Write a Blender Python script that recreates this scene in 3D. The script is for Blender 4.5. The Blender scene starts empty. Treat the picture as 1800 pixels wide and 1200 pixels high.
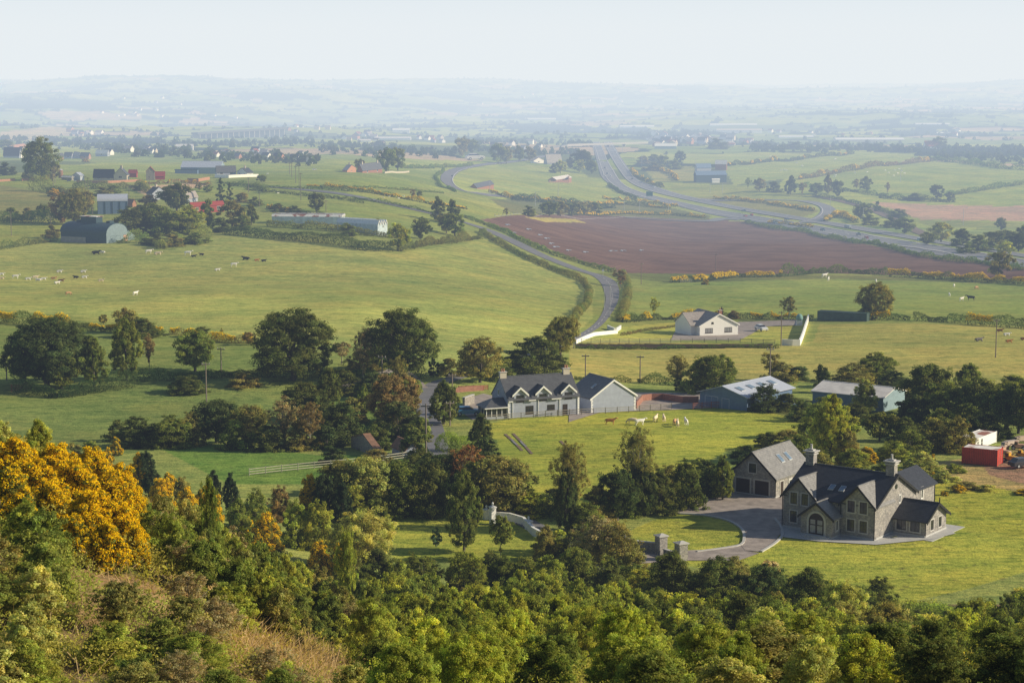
import bpy, math, random
import numpy as np
from mathutils import Vector
random.seed(11)
RNG = np.random.default_rng(11)
SC = bpy.context.scene
COL = SC.collection
PI = math.pi

# ------------------------------------------------------------------ camera model
F = 3400.0                      # focal length in photo pixels (photo 1800 x 1200)
HORIZON = 135.0
PITCH = math.atan((600 - HORIZON) / F)
CP, SP = math.cos(PITCH), math.sin(PITCH)
CAMZ = 60.0

def row_slope(row):             # drop per metre forward seen at a photo row
    v = (row - 600) / F
    return (SP + v * CP) / (CP - v * SP)

def pchip(xs, ys, x):
    xs = np.asarray(xs, float); ys = np.asarray(ys, float)
    h = np.diff(xs); dl = np.diff(ys) / h
    m = np.zeros(len(xs))
    m[0], m[-1] = dl[0], dl[-1]
    for i in range(1, len(xs) - 1):
        if dl[i-1] * dl[i] > 0:
            w1 = 2*h[i] + h[i-1]; w2 = h[i] + 2*h[i-1]
            m[i] = (w1 + w2) / (w1/dl[i-1] + w2/dl[i])
    x = np.clip(x, xs[0], xs[-1])
    k = np.clip(np.searchsorted(xs, x) - 1, 0, len(xs) - 2)
    t = (x - xs[k]) / h[k]
    return ((1+2*t)*(1-t)**2*ys[k] + t*(1-t)**2*h[k]*m[k] + t*t*(3-2*t)*ys[k+1] + t*t*(t-1)*h[k]*m[k+1])

def sstep(a, b, x):
    t = np.clip((x - a) / (b - a), 0, 1)
    return t * t * (3 - 2 * t)

# ------------------------------------------------------------------ noise
_tab = np.random.default_rng(5).random((256, 256))
def vnoise(x, y):
    xi = np.floor(x).astype(int); yi = np.floor(y).astype(int)
    fx = x - xi; fy = y - yi
    fx = fx*fx*(3-2*fx); fy = fy*fy*(3-2*fy)
    a = _tab[xi & 255, yi & 255]; b = _tab[(xi+1) & 255, yi & 255]
    c = _tab[xi & 255, (yi+1) & 255]; d = _tab[(xi+1) & 255, (yi+1) & 255]
    return (a*(1-fx) + b*fx)*(1-fy) + (c*(1-fx) + d*fx)*fy
def fbm(x, y, o=4):
    s = 0; a = .5; t = 0
    for i in range(o):
        s = s + a * vnoise(x * 2**i + 17.3*i, y * 2**i + 9.1*i); t += a; a *= .5
    return s / t

# ------------------------------------------------------------------ terrain
NEARR = [(1.5,1700),(5,1650),(12,1500),(25,1360)]
BASE = NEARR + [(55,1250),(75,1215),(100,1190),(125,1165),(155,1140),(185,1112),(205,1090),(216,1062),(252,938),(283,850),
        (358,735),(450,645),(540,590),(680,530),(850,480),(1100,435),(1417,398),(1800,345),(2270,300),(2900,266),
        (3800,244),(5600,218),(8800,184),(12000,148),(15000,152),(20000,162),(24000,165)]
LEFT = NEARR + [(55,1250),(70,1080),(85,930),(98,835),(112,800),(130,805),(170,862),(230,880),(283,850),
        (358,735),(450,605),(560,525),(640,490),(760,425),(1050,327),(1400,298),(2200,268),(2900,254),(3800,240),
        (5600,214),(8800,176),(12000,146),(15000,152),(20000,162),(24000,165)]
def _prof(tab, y):
    xs = np.log([p[0] for p in tab]); ys = [p[0] * row_slope(p[1]) for p in tab]
    return pchip(xs, ys, np.log(y))
def px_of_t(t): return 900 + t * F * 1.02

def drop(y, t):
    y = np.asarray(y, float); t = np.asarray(t, float)
    b = _prof(BASE, y); l = _prof(LEFT, y)
    px = 900 + t * F
    w1 = 1 - sstep(-60, 720, px)
    w2 = 1 - sstep(560, 1230, px)
    k = sstep(283, 358, y)
    w = w1 * (1 - k) + w2 * k
    D = b * (1 - w) + l * w
    x = t * y
    # rolling far hills
    r = sstep(2500, 5200, y)
    D = D - r * ((fbm(x/900, y/1500, 3) - .5) * 70 + (fbm(x/1900+7, y/3600+3, 2) - .5) * 125 * sstep(5000, 10000, y))
    # right-hand rounded pasture hill and gentle undulation
    D = D - 5.0 * np.exp(-((px-1640)/330)**2) * np.exp(-((np.log(y/2150))/.16)**2)
    D = D - (fbm(x/60+3, y/70, 2) - .5) * 1.6 * sstep(270, 420, y) * (1 + y/900)
    near = (1 - sstep(195, 214, y)) * sstep(30, 60, y)
    D = D - (fbm(x/14, y/14, 3) - .5) * 2.4 * near
    return D

TMAX = .36
ys = [1.5]
while ys[-1] < 23500:
    y = ys[-1]; Db = float(_prof(BASE, np.array([y]))[0])
    dy = min(y * .013, 1.7 * y * y / (F * Db))
    ys.append(y + max(dy, .0024 * y))
YS = np.array(ys); NY = len(YS)
NT = 720
TS = np.linspace(-TMAX, TMAX, NT)
GY, GT = np.meshgrid(YS, TS, indexing='ij')
GZ = CAMZ - drop(GY, GT)
GX = GT * GY
LOGY = np.log(YS)

def ground(x, y):
    t = x / y
    fi = np.interp(math.log(max(y, 1.6)), LOGY, np.arange(NY))
    fj = (t + TMAX) / (2*TMAX) * (NT - 1)
    fj = min(max(fj, 0), NT - 1.001); fi = min(max(fi, 0), NY - 1.001)
    i = int(fi); j = int(fj); a = (y - YS[i]) / (YS[i+1] - YS[i]); b = fj - j
    a = min(max(a, 0), 1)
    return float((GZ[i,j]*(1-b) + GZ[i,j+1]*b)*(1-a) + (GZ[i+1,j]*(1-b) + GZ[i+1,j+1]*b)*a)

def P(px, py, ymin=40.0):
    """first point of the ground seen at a photo pixel, at least ymin away"""
    u = (px - 900) / F; v = (py - 600) / F
    k = u / (CP - v*SP); s = row_slope(py)
    fj = min(max((k + TMAX) / (2*TMAX) * (NT - 1), 0), NT - 1.001); j = int(fj); b = fj - j
    z = GZ[:, j]*(1-b) + GZ[:, j+1]*b
    below = (CAMZ - s*YS) - z
    idx = np.where((below[1:] <= 0) & (YS[1:] > ymin))[0]
    if len(idx) == 0: i = NY - 2; a = 0.5
    else:
        i = int(idx[0]); d0, d1 = below[i], below[i+1]
        a = d0 / (d0 - d1) if d0 > 0 and d0 != d1 else 0.0
    y = YS[i] + a * (YS[i+1] - YS[i])
    return Vector((k*y, y, ground(k*y, y)))

def S(p):                       # photo pixels per metre at a point
    return F / (p[1]*CP - (p[2]-CAMZ)*SP)
def PROJ(x, y, z):
    d = y*CP - (z-CAMZ)*SP
    return 900 + F*x/d, 600 + F*(-(z-CAMZ)*CP - y*SP)/d

# ------------------------------------------------------------------ object helpers
REG = []                        # (object, description, px, py)
def link(o, parent=None):
    COL.objects.link(o)
    if parent is not None: o.parent = parent
    return o
def empty(name, loc=(0,0,0), rz=0.0):
    o = bpy.data.objects.new(name, None); o.location = loc; o.rotation_euler = (0,0,rz)
    o.empty_display_size = .5
    return link(o)
def tag(o, label, cat, group=None, kind=None):
    if label: o['label'] = label
    if cat: o['category'] = cat
    if group: o['group'] = group
    if kind: o['kind'] = kind
    return o
def reg(o, desc, cat, group, px, py):
    o['category'] = cat; o['group'] = group
    REG.append((o, desc, px, py)); return o
def dup(o, parent=None):
    c = o.copy(); COL.objects.link(c); c.parent = parent
    for k in o.children: dup(k, c)
    return c

class MB:
    def __init__(s): s.v = []; s.f = []; s.m = []
    def add(s, vs, fs, mi=0):
        n = len(s.v); s.v.extend([tuple(v) for v in vs]); s.f.extend([tuple(n+i for i in f) for f in fs]); s.m.extend([mi]*len(fs)); return s
    def box(s, x0,x1,y0,y1,z0,z1, mi=0):
        return s.add([(x0,y0,z0),(x1,y0,z0),(x1,y1,z0),(x0,y1,z0),(x0,y0,z1),(x1,y0,z1),(x1,y1,z1),(x0,y1,z1)],
              [(3,2,1,0),(4,5,6,7),(0,1,5,4),(1,2,6,5),(2,3,7,6),(3,0,4,7)], mi)
    def hexa(s, b, t, mi=0):     # bottom 4, top 4
        return s.add(list(b)+list(t), [(3,2,1,0),(4,5,6,7),(0,1,5,4),(1,2,6,5),(2,3,7,6),(3,0,4,7)], mi)
    def slab(s, q, th, mi=0):    # quad thickened downward
        return s.hexa([(p[0],p[1],p[2]-th) for p in q], q, mi)
    def prism(s, poly, a, b, axis='y', mi=0):   # 2-D polygon extruded
        n = len(poly)
        def pt(p, w): return (p[0], w, p[1]) if axis == 'y' else ((w, p[0], p[1]) if axis == 'x' else (p[0], p[1], w))
        vs = [pt(p, a) for p in poly] + [pt(p, b) for p in poly]
        fs = [tuple(range(n)), tuple(range(2*n-1, n-1, -1))] + [(i, (i+n), (i+1)%n+n, (i+1)%n) for i in range(n)]
        return s.add(vs, fs, mi)
    def tube(s, pts, rs, n=6, mi=0):
        base = len(s.v); pts = [Vector(p) for p in pts]
        for k, p in enumerate(pts):
            d = (pts[min(k+1, len(pts)-1)] - pts[max(k-1, 0)])
            d = d.normalized() if d.length > 1e-9 else Vector((0,0,1))
            a = d.cross(Vector((0,0,1)) if abs(d.z) < .9 else Vector((1,0,0))).normalized(); b = d.cross(a)
            for i in range(n):
                q = 2*PI*i/n; s.v.append(tuple(p + a*math.cos(q)*rs[k] + b*math.sin(q)*rs[k]))
        for k in range(len(pts)-1):
            for i in range(n):
                s.f.append((base+k*n+i, base+k*n+(i+1)%n, base+(k+1)*n+(i+1)%n, base+(k+1)*n+i)); s.m.append(mi)
        s.f.append(tuple(base+i for i in range(n-1,-1,-1))); s.m.append(mi)
        s.f.append(tuple(base+(len(pts)-1)*n+i for i in range(n))); s.m.append(mi)
        return s
    def mesh(s, name, mat):
        me = bpy.data.meshes.new(name); me.from_pydata(s.v, [], s.f)
        for m in (mat if isinstance(mat, (list, tuple)) else [mat]): me.materials.append(m)
        if any(s.m): me.polygons.foreach_set('material_index', s.m)
        import bmesh
        bm = bmesh.new(); bm.from_mesh(me); bmesh.ops.recalc_face_normals(bm, faces=bm.faces); bm.to_mesh(me); bm.free()
        me.update(); return me
    def build(s, name, mat, parent=None, smooth=False):
        me = s.mesh(name, mat)
        if smooth: me.polygons.foreach_set('use_smooth', [True]*len(me.polygons))
        return link(bpy.data.objects.new(name, me), parent)

def quads_mesh(name, V, col=None, mat=None):
    """V: (n,4,3) array of loose quads"""
    n = V.shape[0]; me = bpy.data.meshes.new(name)
    me.vertices.add(n*4); me.vertices.foreach_set('co', V.reshape(-1).astype(np.float32))
    me.loops.add(n*4); me.loops.foreach_set('vertex_index', np.arange(n*4, dtype=np.int32))
    me.polygons.add(n); me.polygons.foreach_set('loop_start', np.arange(0, n*4, 4, dtype=np.int32))
    me.update(calc_edges=True)
    if col is not None:
        a = me.attributes.new('col', 'FLOAT_COLOR', 'POINT')
        c = np.ones((n, 4, 4), np.float32); c[:, :, :3] = col[:, None, :]
        a.data.foreach_set('color', c.reshape(-1))
    if mat: me.materials.append(mat)
    return me

# ------------------------------------------------------------------ materials
def nmat(name):
    m = bpy.data.materials.new(name); m.use_nodes = True
    nt = m.node_tree; nt.nodes.clear()
    out = nt.nodes.new('ShaderNodeOutputMaterial'); return m, nt, out
def N(nt, t, **kw):
    n = nt.nodes.new(t)
    for k, v in kw.items():
        if k.startswith('i_'): n.inputs[k[2:].replace('_', ' ')].default_value = v
        else: setattr(n, k, v)
    return n
def ramp(nt, fac, stops):
    r = nt.nodes.new('ShaderNodeValToRGB'); nt.links.new(fac, r.inputs[0]); e = r.color_ramp.elements
    while len(e) < len(stops): e.new(.5)
    for q, (p, c) in zip(e, stops): q.position = p; q.color = (*c, 1) if len(c) == 3 else c
    return r.outputs[0]
def mulc(nt, a, b, blend='MULTIPLY', fac=1.0):
    m = nt.nodes.new('ShaderNodeMix'); m.data_type = 'RGBA'; m.blend_type = blend
    for s, i in ((fac, 0), (a, 6), (b, 7)):
        if hasattr(s, 'is_linked'): nt.links.new(s, m.inputs[i])
        else: m.inputs[i].default_value = s if i == 0 or len(s) == 4 else (*s, 1)
    return m.outputs[2]
def surf(name, base, rough=.85, var=.25, scale=1.5, streak=0, bump=.15, bscale=8, metal=0, spec=.3, pattern=None, tint=False):
    m, nt, out = nmat(name); L = nt.links.new
    tc = N(nt, 'ShaderNodeTexCoord'); co = tc.outputs['Object']
    n1 = N(nt, 'ShaderNodeTexNoise', i_Scale=scale, i_Detail=5.0, i_Roughness=.65); L(co, n1.inputs['Vector'])
    lo = 1 - var; hi = 1 + var
    c = ramp(nt, n1.outputs[0], [(.28, (lo, lo, lo)), (.72, (hi, hi, hi*.97))])
    c = mulc(nt, (*base, 1), c)
    if tint:
        oi = N(nt, 'ShaderNodeObjectInfo'); c = mulc(nt, c, oi.outputs['Color'])
    hsrc = None
    if pattern == 'stone':
        v = N(nt, 'ShaderNodeTexVoronoi', i_Scale=4.2, i_Randomness=.9); mp = N(nt, 'ShaderNodeMapping'); mp.inputs['Scale'].default_value = (1, 1, 1.8)
        L(co, mp.inputs[0]); L(mp.outputs[0], v.inputs['Vector'])
        bw = N(nt, 'ShaderNodeRGBToBW'); L(v.outputs['Color'], bw.inputs[0])
        c = mulc(nt, c, ramp(nt, bw.outputs[0], [(.15, (.72, .72, .74)), (.5, (.96, .95, .94)), (.85, (1.32, 1.28, 1.22))]))
        ve = N(nt, 'ShaderNodeTexVoronoi', i_Scale=4.2, feature='DISTANCE_TO_EDGE', i_Randomness=.9); L(mp.outputs[0], ve.inputs['Vector'])
        c = mulc(nt, c, ramp(nt, ve.outputs[0], [(.0, (1.2, 1.19, 1.17)), (.09, (1, 1, 1))])); hsrc = ve.outputs[0]
    elif pattern == 'slate':
        sx = N(nt, 'ShaderNodeSeparateXYZ'); L(co, sx.inputs[0])
        w = N(nt, 'ShaderNodeTexBrick', i_Scale=1.0, i_Mortar_Size=.012, i_Brick_Width=.32, i_Row_Height=.2)
        w.inputs['Color1'].default_value = (.85,.85,.85,1); w.inputs['Color2'].default_value = (1.12,1.12,1.12,1); w.inputs['Mortar'].default_value = (.55,.55,.55,1)
        cb = N(nt, 'ShaderNodeCombineXYZ'); ad = N(nt, 'ShaderNodeMath', operation='ADD'); L(sx.outputs[0], ad.inputs[0]); L(sx.outputs[1], ad.inputs[1])
        L(ad.outputs[0], cb.inputs[0]); L(sx.outputs[2], cb.inputs[1]); L(cb.outputs[0], w.inputs['Vector'])
        c = mulc(nt, c, w.outputs[0]); hsrc = w.outputs['Fac']
    elif pattern == 'corr':
        w = N(nt, 'ShaderNodeTexWave', i_Scale=1.1, i_Distortion=.3); w.bands_direction = 'X' ; L(co, w.inputs['Vector'])
        c = mulc(nt, c, ramp(nt, w.outputs[0], [(.2, (.82,.82,.82)), (.8, (1.1,1.1,1.1))])); hsrc = w.outputs[0]
    elif pattern == 'rust':
        n3 = N(nt, 'ShaderNodeTexNoise', i_Scale=.35, i_Detail=4.0); L(co, n3.inputs['Vector'])
        c = mulc(nt, c, (.33, .09, .05, 1), 'MIX', ramp(nt, n3.outputs[0], [(.50, (0,0,0)), (.60, (.9,.9,.9))]))
    elif pattern == 'brick':
        n3 = N(nt, 'ShaderNodeTexNoise', i_Scale=9.0, i_Detail=2.0); L(co, n3.inputs['Vector']); c = mulc(nt, c, ramp(nt, n3.outputs[0], [(.3,(.75,.75,.75)),(.7,(1.25,1.2,1.2))]))
    b = N(nt, 'ShaderNodeBsdfPrincipled', i_Roughness=rough, i_Metallic=metal); b.inputs['Specular IOR Level'].default_value = spec
    L(c, b.inputs['Base Color'])
    bp = N(nt, 'ShaderNodeBump', i_Strength=bump, i_Distance=.05)
    if hsrc is None:
        n2 = N(nt, 'ShaderNodeTexNoise', i_Scale=float(bscale), i_Detail=4.0); L(co, n2.inputs['Vector']); hsrc = n2.outputs[0]
    L(hsrc, bp.inputs['Height']); L(bp.outputs[0], b.inputs['Normal'])
    L(b.outputs[0], out.inputs[0]); return m

M = {}
M['stone'] = surf('stone_wall', (.30,.29,.28), pattern='stone', bump=.5)
M['quoin'] = surf('dressed_stone', (.52,.51,.49), var=.1)
M['slate'] = surf('slate_roof', (.036,.041,.055), rough=.55, spec=.4, var=.22, pattern='slate', bump=.3)  # shade of the villa's unlit main roof put into the slate colour
M['slate_dark'] = surf('dark_slate', (.10,.105,.118), rough=.45, spec=.7, var=.2, pattern='slate', bump=.3)
M['tile_grey'] = surf('grey_tiles', (.42,.38,.36), rough=.8, var=.15, pattern='slate', bump=.25)
M['black'] = surf('black_fascia', (.02,.02,.022), rough=.5, var=.1)
M['white'] = surf('white_paint', (.90,.90,.88), rough=.6, var=.04, scale=.8)
M['render_grey'] = surf('grey_roughcast', (.40,.44,.54), var=.12, scale=1.2, bump=.4, bscale=30)
M['cream'] = surf('cream_render', (.62,.56,.46), var=.1)
M['glass'] = surf('window_glass', (.025,.03,.04), rough=.12, var=.3, spec=.8, bump=.02, bscale=2)
M['curtain'] = surf('net_curtain_glass', (.30,.31,.33), rough=.2, var=.35, scale=3, spec=.6, bump=0)
M['skylight'] = surf('rooflight_glass', (.18,.26,.36), rough=.1, var=.3, spec=1, bump=0)
M['wood_dark'] = surf('dark_wood', (.045,.03,.025), rough=.6, var=.3, scale=4)
M['wood_fence'] = surf('weathered_rail', (.30,.27,.22), var=.3, scale=3)
M['wood_pale'] = surf('pale_rail', (.50,.47,.38), var=.25, scale=3)
M['red_rail'] = surf('red_brown_rail', (.34,.12,.08), var=.25, scale=3)
M['pole'] = surf('pole_wood', (.24,.20,.17), var=.3, scale=2)
M['pole_grey'] = surf('galvanised', (.50,.52,.54), var=.1, rough=.5)
M['barn_blue'] = surf('blue_grey_sheeting', (.16,.25,.40), rough=.6, var=.15, pattern='corr', bump=.3)
M['roof_blue'] = surf('blue_grey_roof', (.52,.57,.68), rough=.55, var=.1, pattern='corr', bump=.3)
M['roof_pale'] = surf('pale_fibre_roof', (.78,.75,.72), rough=.7, var=.2, scale=.6, pattern='corr', bump=.5)
M['barn_dark'] = surf('dark_barn_sheeting', (.045,.095,.125), rough=.6, var=.25, pattern='corr', bump=.3)
M['barn_light'] = surf('light_barn_sheeting', (.26,.36,.42), rough=.6, var=.2, pattern='corr', bump=.3)
M['barn_green'] = surf('green_sheeting', (.06,.11,.10), rough=.7, var=.2, pattern='corr')
M['concrete'] = surf('concrete', (.36,.35,.33), var=.2, scale=.7)
M['slate_sunlit'] = surf('sunlit_slate', (.27,.265,.26), rough=.5, var=.2, pattern='slate', bump=.3, spec=.6)  # lighter slate copy: sunlight on garage roof and gablets painted into the colour
M['pale_glass_roof'] = surf('pale_glass_roof', (.80,.86,.92), rough=.4, var=.15, pattern='corr')
M['rust_roof'] = surf('rusty_white_roof', (.88,.86,.82), rough=.8, var=.15, pattern='rust')
M['rust_tin'] = surf('rusted_tin', (.30,.17,.11), rough=.85, var=.4, scale=1.2, pattern='corr', bump=.5)
M['red_shed'] = surf('red_painted_metal', (.36,.05,.04), rough=.6, var=.2, pattern='corr')
M['red_box'] = surf('red_container_steel', (.50,.06,.035), rough=.55, var=.2, scale=.8, pattern='corr', bump=.5)
M['green_box'] = surf('green_container_steel', (.05,.10,.09), rough=.6, var=.25, scale=.7, pattern='corr', bump=.5)
M['brick'] = surf('red_brick', (.34,.17,.12), var=.2, pattern='brick')
M['brick_pale'] = surf('sandstone_brick', (.50,.27,.17), var=.2, pattern='brick')
M['red_roof'] = surf('red_tiles', (.36,.12,.09), var=.2, pattern='slate')
M['paint'] = surf('vehicle_paint', (1,1,1), rough=.3, var=.05, tint=True, spec=.6, bump=0)
M['rubber'] = surf('tyre_rubber', (.02,.02,.02), rough=.9, var=.2)
M['lamp'] = surf('headlamp_lens', (.7,.7,.68), rough=.15, var=.05, bump=0)
M['yellow'] = surf('yellow_machine_paint', (.62,.34,.02), rough=.55, var=.3, scale=1.5)
M['salmon'] = surf('faded_orange_paint', (.62,.38,.27), rough=.6, var=.3, scale=1.2)
M['hide'] = surf('hide', (1,1,1), rough=.9, var=.18, scale=2.2, tint=True)
M['sign_green'] = surf('sign_green', (.01,.16,.11), rough=.5, var=.08)
M['greenhouse'] = surf('glasshouse_panes', (.58,.70,.80), rough=.3, var=.3, scale=.6, pattern='corr', spec=.6)
M['teal'] = surf('pale_teal_tank', (.22,.40,.38), var=.15)
M['rubble'] = surf('rubble_wall', (.30,.28,.25), pattern='stone', bump=.6)
M['tarmac'] = surf('tarmac', (.20,.20,.22), var=.18, scale=.35, bump=.1)
M['tarmac_m'] = surf('motorway_asphalt', (.24,.245,.26), var=.12, scale=.05, bump=.05)
M['gravel'] = surf('gravel', (.36,.31,.28), var=.38, scale=.6, bump=.3)
M['paving'] = surf('pale_paving', (.50,.50,.49), var=.12, scale=1.2)
M['line_white'] = surf('road_paint', (.62,.62,.60), var=.2, scale=1.5)
M['earth'] = surf('bare_earth', (.22,.15,.10), var=.3, scale=.5)
M['puddle'] = surf('puddle_water', (.24,.22,.22), rough=.25, var=.1, spec=1, bump=0)
M['flower'] = None

def foliage_mat(name, trans=.35):
    m, nt, out = nmat(name); L = nt.links.new
    a = N(nt, 'ShaderNodeAttribute', attribute_name='col'); oi = N(nt, 'ShaderNodeObjectInfo')
    c = mulc(nt, a.outputs['Color'], oi.outputs['Color'])
    d = N(nt, 'ShaderNodeBsdfDiffuse'); t = N(nt, 'ShaderNodeBsdfTranslucent'); mx = N(nt, 'ShaderNodeMixShader'); mx.inputs[0].default_value = trans
    L(c, d.inputs[0]); L(mulc(nt, c, (1.25, 1.3, .6, 1)), t.inputs[0])
    L(d.outputs[0], mx.inputs[1]); L(t.outputs[0], mx.inputs[2]); L(mx.outputs[0], out.inputs[0]); return m
M['leaf'] = foliage_mat('leaves', .48)
M['petal'] = foliage_mat('gorse_flowers', .25)
M['bark'] = surf('bark', (.13,.11,.09), var=.4, scale=3)
M['bark_pale'] = surf('pale_bark', (.30,.28,.24), var=.3, scale=3)

# ------------------------------------------------------------------ camera, light, haze
cam = bpy.data.cameras.new('camera'); co = bpy.data.objects.new('camera', cam); COL.objects.link(co)
cam.sensor_width = 36; cam.lens = 36 * F / 1800; cam.clip_start = 1; cam.clip_end = 60000
co.location = (0, 0, CAMZ); co.rotation_euler = (PI/2 - PITCH, 0, 0); SC.camera = co
SUN_EL = math.radians(24.5); SUN_AZ = math.radians(93)          # from +Y toward +X
sd = Vector((math.sin(SUN_AZ)*math.cos(SUN_EL), math.cos(SUN_AZ)*math.cos(SUN_EL), math.sin(SUN_EL)))
sl = bpy.data.lights.new('sun', 'SUN'); so = bpy.data.objects.new('sun', sl); COL.objects.link(so)
sl.energy = 5.0; sl.angle = math.radians(.55); sl.color = (1, .88, .68)
so.rotation_euler = sd.to_track_quat('Z', 'Y').to_euler(); so.location = (300, 100, 300)
w = bpy.data.worlds.new('World'); SC.world = w; w.use_nodes = True; nt = w.node_tree; nt.nodes.clear()
sky = nt.nodes.new('ShaderNodeTexSky'); sky.sky_type = 'NISHITA'; sky.sun_disc = False
sky.sun_elevation = SUN_EL; sky.sun_rotation = SUN_AZ; sky.dust_density = 1.0; sky.ozone_density = 3.0; sky.altitude = 100
bg = nt.nodes.new('ShaderNodeBackground'); bg.inputs[1].default_value = .06
wo = nt.nodes.new('ShaderNodeOutputWorld'); nt.links.new(sky.outputs[0], bg.inputs[0]); nt.links.new(bg.outputs[0], wo.inputs[0])
SC.view_settings.view_transform = 'Standard'; SC.view_settings.look = 'None'; SC.view_settings.exposure = 0
SC.render.engine = 'CYCLES'; SC.cycles.use_denoising = True
SC.cycles.max_bounces = 4; SC.cycles.diffuse_bounces = 2; SC.cycles.glossy_bounces = 2; SC.cycles.transmission_bounces = 2
SC.cycles.volume_bounces = 0; SC.cycles.transparent_max_bounces = 4

def haze(name, ext, glow, y0, y1, top):
    m, nt, out = nmat('glowing_haze'); L = nt.links.new; k = max(ext)
    ab = N(nt, 'ShaderNodeVolumeAbsorption', i_Density=k)
    ab.inputs['Color'].default_value = tuple(1 - e/k for e in ext) + (1,)
    em = N(nt, 'ShaderNodeEmission'); mx = max(e*g for e, g in zip(ext, glow))  # haze brightness is emitted by the volume itself, no sunlight scattered
    em.inputs[0].default_value = tuple(e*g/mx for e, g in zip(ext, glow)) + (1,); em.inputs[1].default_value = mx
    ad = N(nt, 'ShaderNodeAddShader'); L(ab.outputs[0], ad.inputs[0]); L(em.outputs[0], ad.inputs[1]); L(ad.outputs[0], out.inputs['Volume'])
    b = MB().box(-16000, 16000, y0, y1, -420, top); o = b.build(name, m); o['kind'] = 'structure'
    o.display_type = 'WIRE'
GLOW = (.81, .86, .89)
haze('haze', (1/16000, 1/14000, 1/11000), GLOW, -600, 520, 190)
haze('haze', (1/5600, 1/4700, 1/3700), GLOW, 520.5, 26000, 700)
# ------------------------------------------------------------------ ground sheet with painted fields
GPX, GPY = PROJ(GX, GY, GZ)
colr = np.zeros((NY, NT, 3)); plough = np.zeros((NY, NT))
def inpoly(poly, X, Y):
    r = np.zeros(X.shape, bool); n = len(poly)
    for i in range(n):
        x0, y0 = poly[i]; x1, y1 = poly[(i+1) % n]
        c = ((y0 > Y) != (y1 > Y))
        with np.errstate(divide='ignore', invalid='ignore'):
            xx = (x1-x0)*(Y-y0)/((y1-y0) if y1 != y0 else 1e-9) + x0
        r ^= c & (X < xx)
    return r
jx = (fbm(GX/9, GY/9, 2)-.5); jy = (fbm(GX/9+40, GY/9+11, 2)-.5)
def paint(poly, c, ymin=200, ymax=1e9, rag=0.0, pl=0, a=1.0):
    xs = [p[0] for p in poly]; yv = [p[1] for p in poly]
    m = (GY > ymin) & (GY < ymax) & (GPX > min(xs)-20) & (GPX < max(xs)+20) & (GPY > min(yv)-20) & (GPY < max(yv)+20)
    idx = np.where(m)
    X = GPX[idx] + jx[idx]*rag; Y = GPY[idx] + jy[idx]*rag*.6
    k = inpoly(poly, X, Y); ii = (idx[0][k], idx[1][k])
    colr[ii] = colr[ii]*(1-a) + np.array(c)*a
    plough[ii] = pl
G1 = (.33,.365,.115); G2 = (.19,.245,.075); G3 = (.25,.30,.09); G4 = (.30,.32,.10); GL = (.325,.355,.065)
TAN = (.24,.19,.12); BRN = (.22,.138,.112)
colr[:] = G3
# foreground hillside: rank grass, moss and dry bracken
near = (GY < 216)
nz = fbm(GX/7, GY/7, 4); dry = sstep(.50, .62, fbm(GX/11+9, GY/11+5, 3))
fg = np.stack([.060+.05*nz, .080+.05*nz, .022+.01*nz], -1)
fg = fg*(1-dry[..., None]) + np.array((.20,.155,.085))*dry[..., None]
colr[near] = fg[near]
# far patchwork of fields
def patchwork():
    m = GY > 1350; x = GX[m]; y = GY[m]
    cs = 150 * (y/1500)**.45
    wx = x*math.cos(.35) + y*math.sin(.35) + 90*fbm(x/500, y/700, 2); wy = -x*math.sin(.35) + y*math.cos(.35) + 120*fbm(x/600+5, y/600+3, 2)
    U = wx/260; V = wy/420
    iu = np.floor(U); iv = np.floor(V)
    d1 = np.full(U.shape, 9.); d2 = np.full(U.shape, 9.); idn = np.zeros(U.shape)
    for a in (-1,0,1):
        for b in (-1,0,1):
            cu = iu+a; cv = iv+b
            h1 = np.abs(np.sin(cu*127.1+cv*311.7)*43758.5453) % 1; h2 = np.abs(np.sin(cu*269.5+cv*183.3)*24634.6345) % 1
            d = np.maximum(np.abs(U-cu-h1), np.abs(V-cv-h2)*.95) + .25*np.hypot(U-cu-h1, V-cv-h2)
            c = d < d1; d2 = np.where(c, d1, np.minimum(d2, d)); idn = np.where(c, h1*7.13+h2*3.71, idn); d1 = np.where(c, d, d1)
    r = idn % 1; r2 = (idn*5.7) % 1
    c = np.stack([.19+.17*r, .27+.14*r, .07+.05*r2], -1)
    br = (r2 > .86); c[br] = np.array((.44,.36,.25))
    db = (r2 < .10); c[db] = np.array((.13,.17,.07))
    edge = ((d2-d1) < .06 + .05*sstep(3000, 9000, y)) & (y > 2300)
    c[edge] = (.022,.040,.020)
    wd = fbm(x/330+4, y/520, 3) > .62; c[wd & (y > 2700)] = (.022,.040,.022)
    colr[m] = c
patchwork()
# hand-drawn fields, in photo pixels
paint([(0,425),(105,428),(230,420),(300,440),(390,412),(560,430),(700,445),(840,425),(900,450),(1000,480),(1045,510),(1040,560),(1000,600),(830,650),(700,610),(560,605),(400,605),(300,585),(230,565),(0,545)], G1, rag=3)
paint([(-300,425),(0,425),(0,545),(-300,530)], G1)
paint([(-400,560),(0,560),(100,562),(230,570),(300,590),(450,600),(480,655),(350,662),(240,660),(200,650),(100,640),(0,625),(-400,600)], G2)  # darker green: shade over the left fields put into the ground colour
paint([(-400,620),(100,645),(240,662),(350,662),(480,668),(640,680),(640,720),(300,790),(-400,860)], G2)
paint([(640,600),(700,610),(740,680),(735,760),(640,790),(560,720),(600,660)], (0.133,0.207,0.054))
paint([(270,782),(400,780),(560,800),(700,800),(760,800),(760,830),(640,850),(400,850)], (0.142,0.243,0.054), ymin=260)
paint([(835,750),(900,735),(1100,722),(1300,712),(1420,722),(1400,775),(1280,790),(1180,850),(1080,880),(950,900),(880,860),(850,800)], GL, rag=3)
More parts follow.
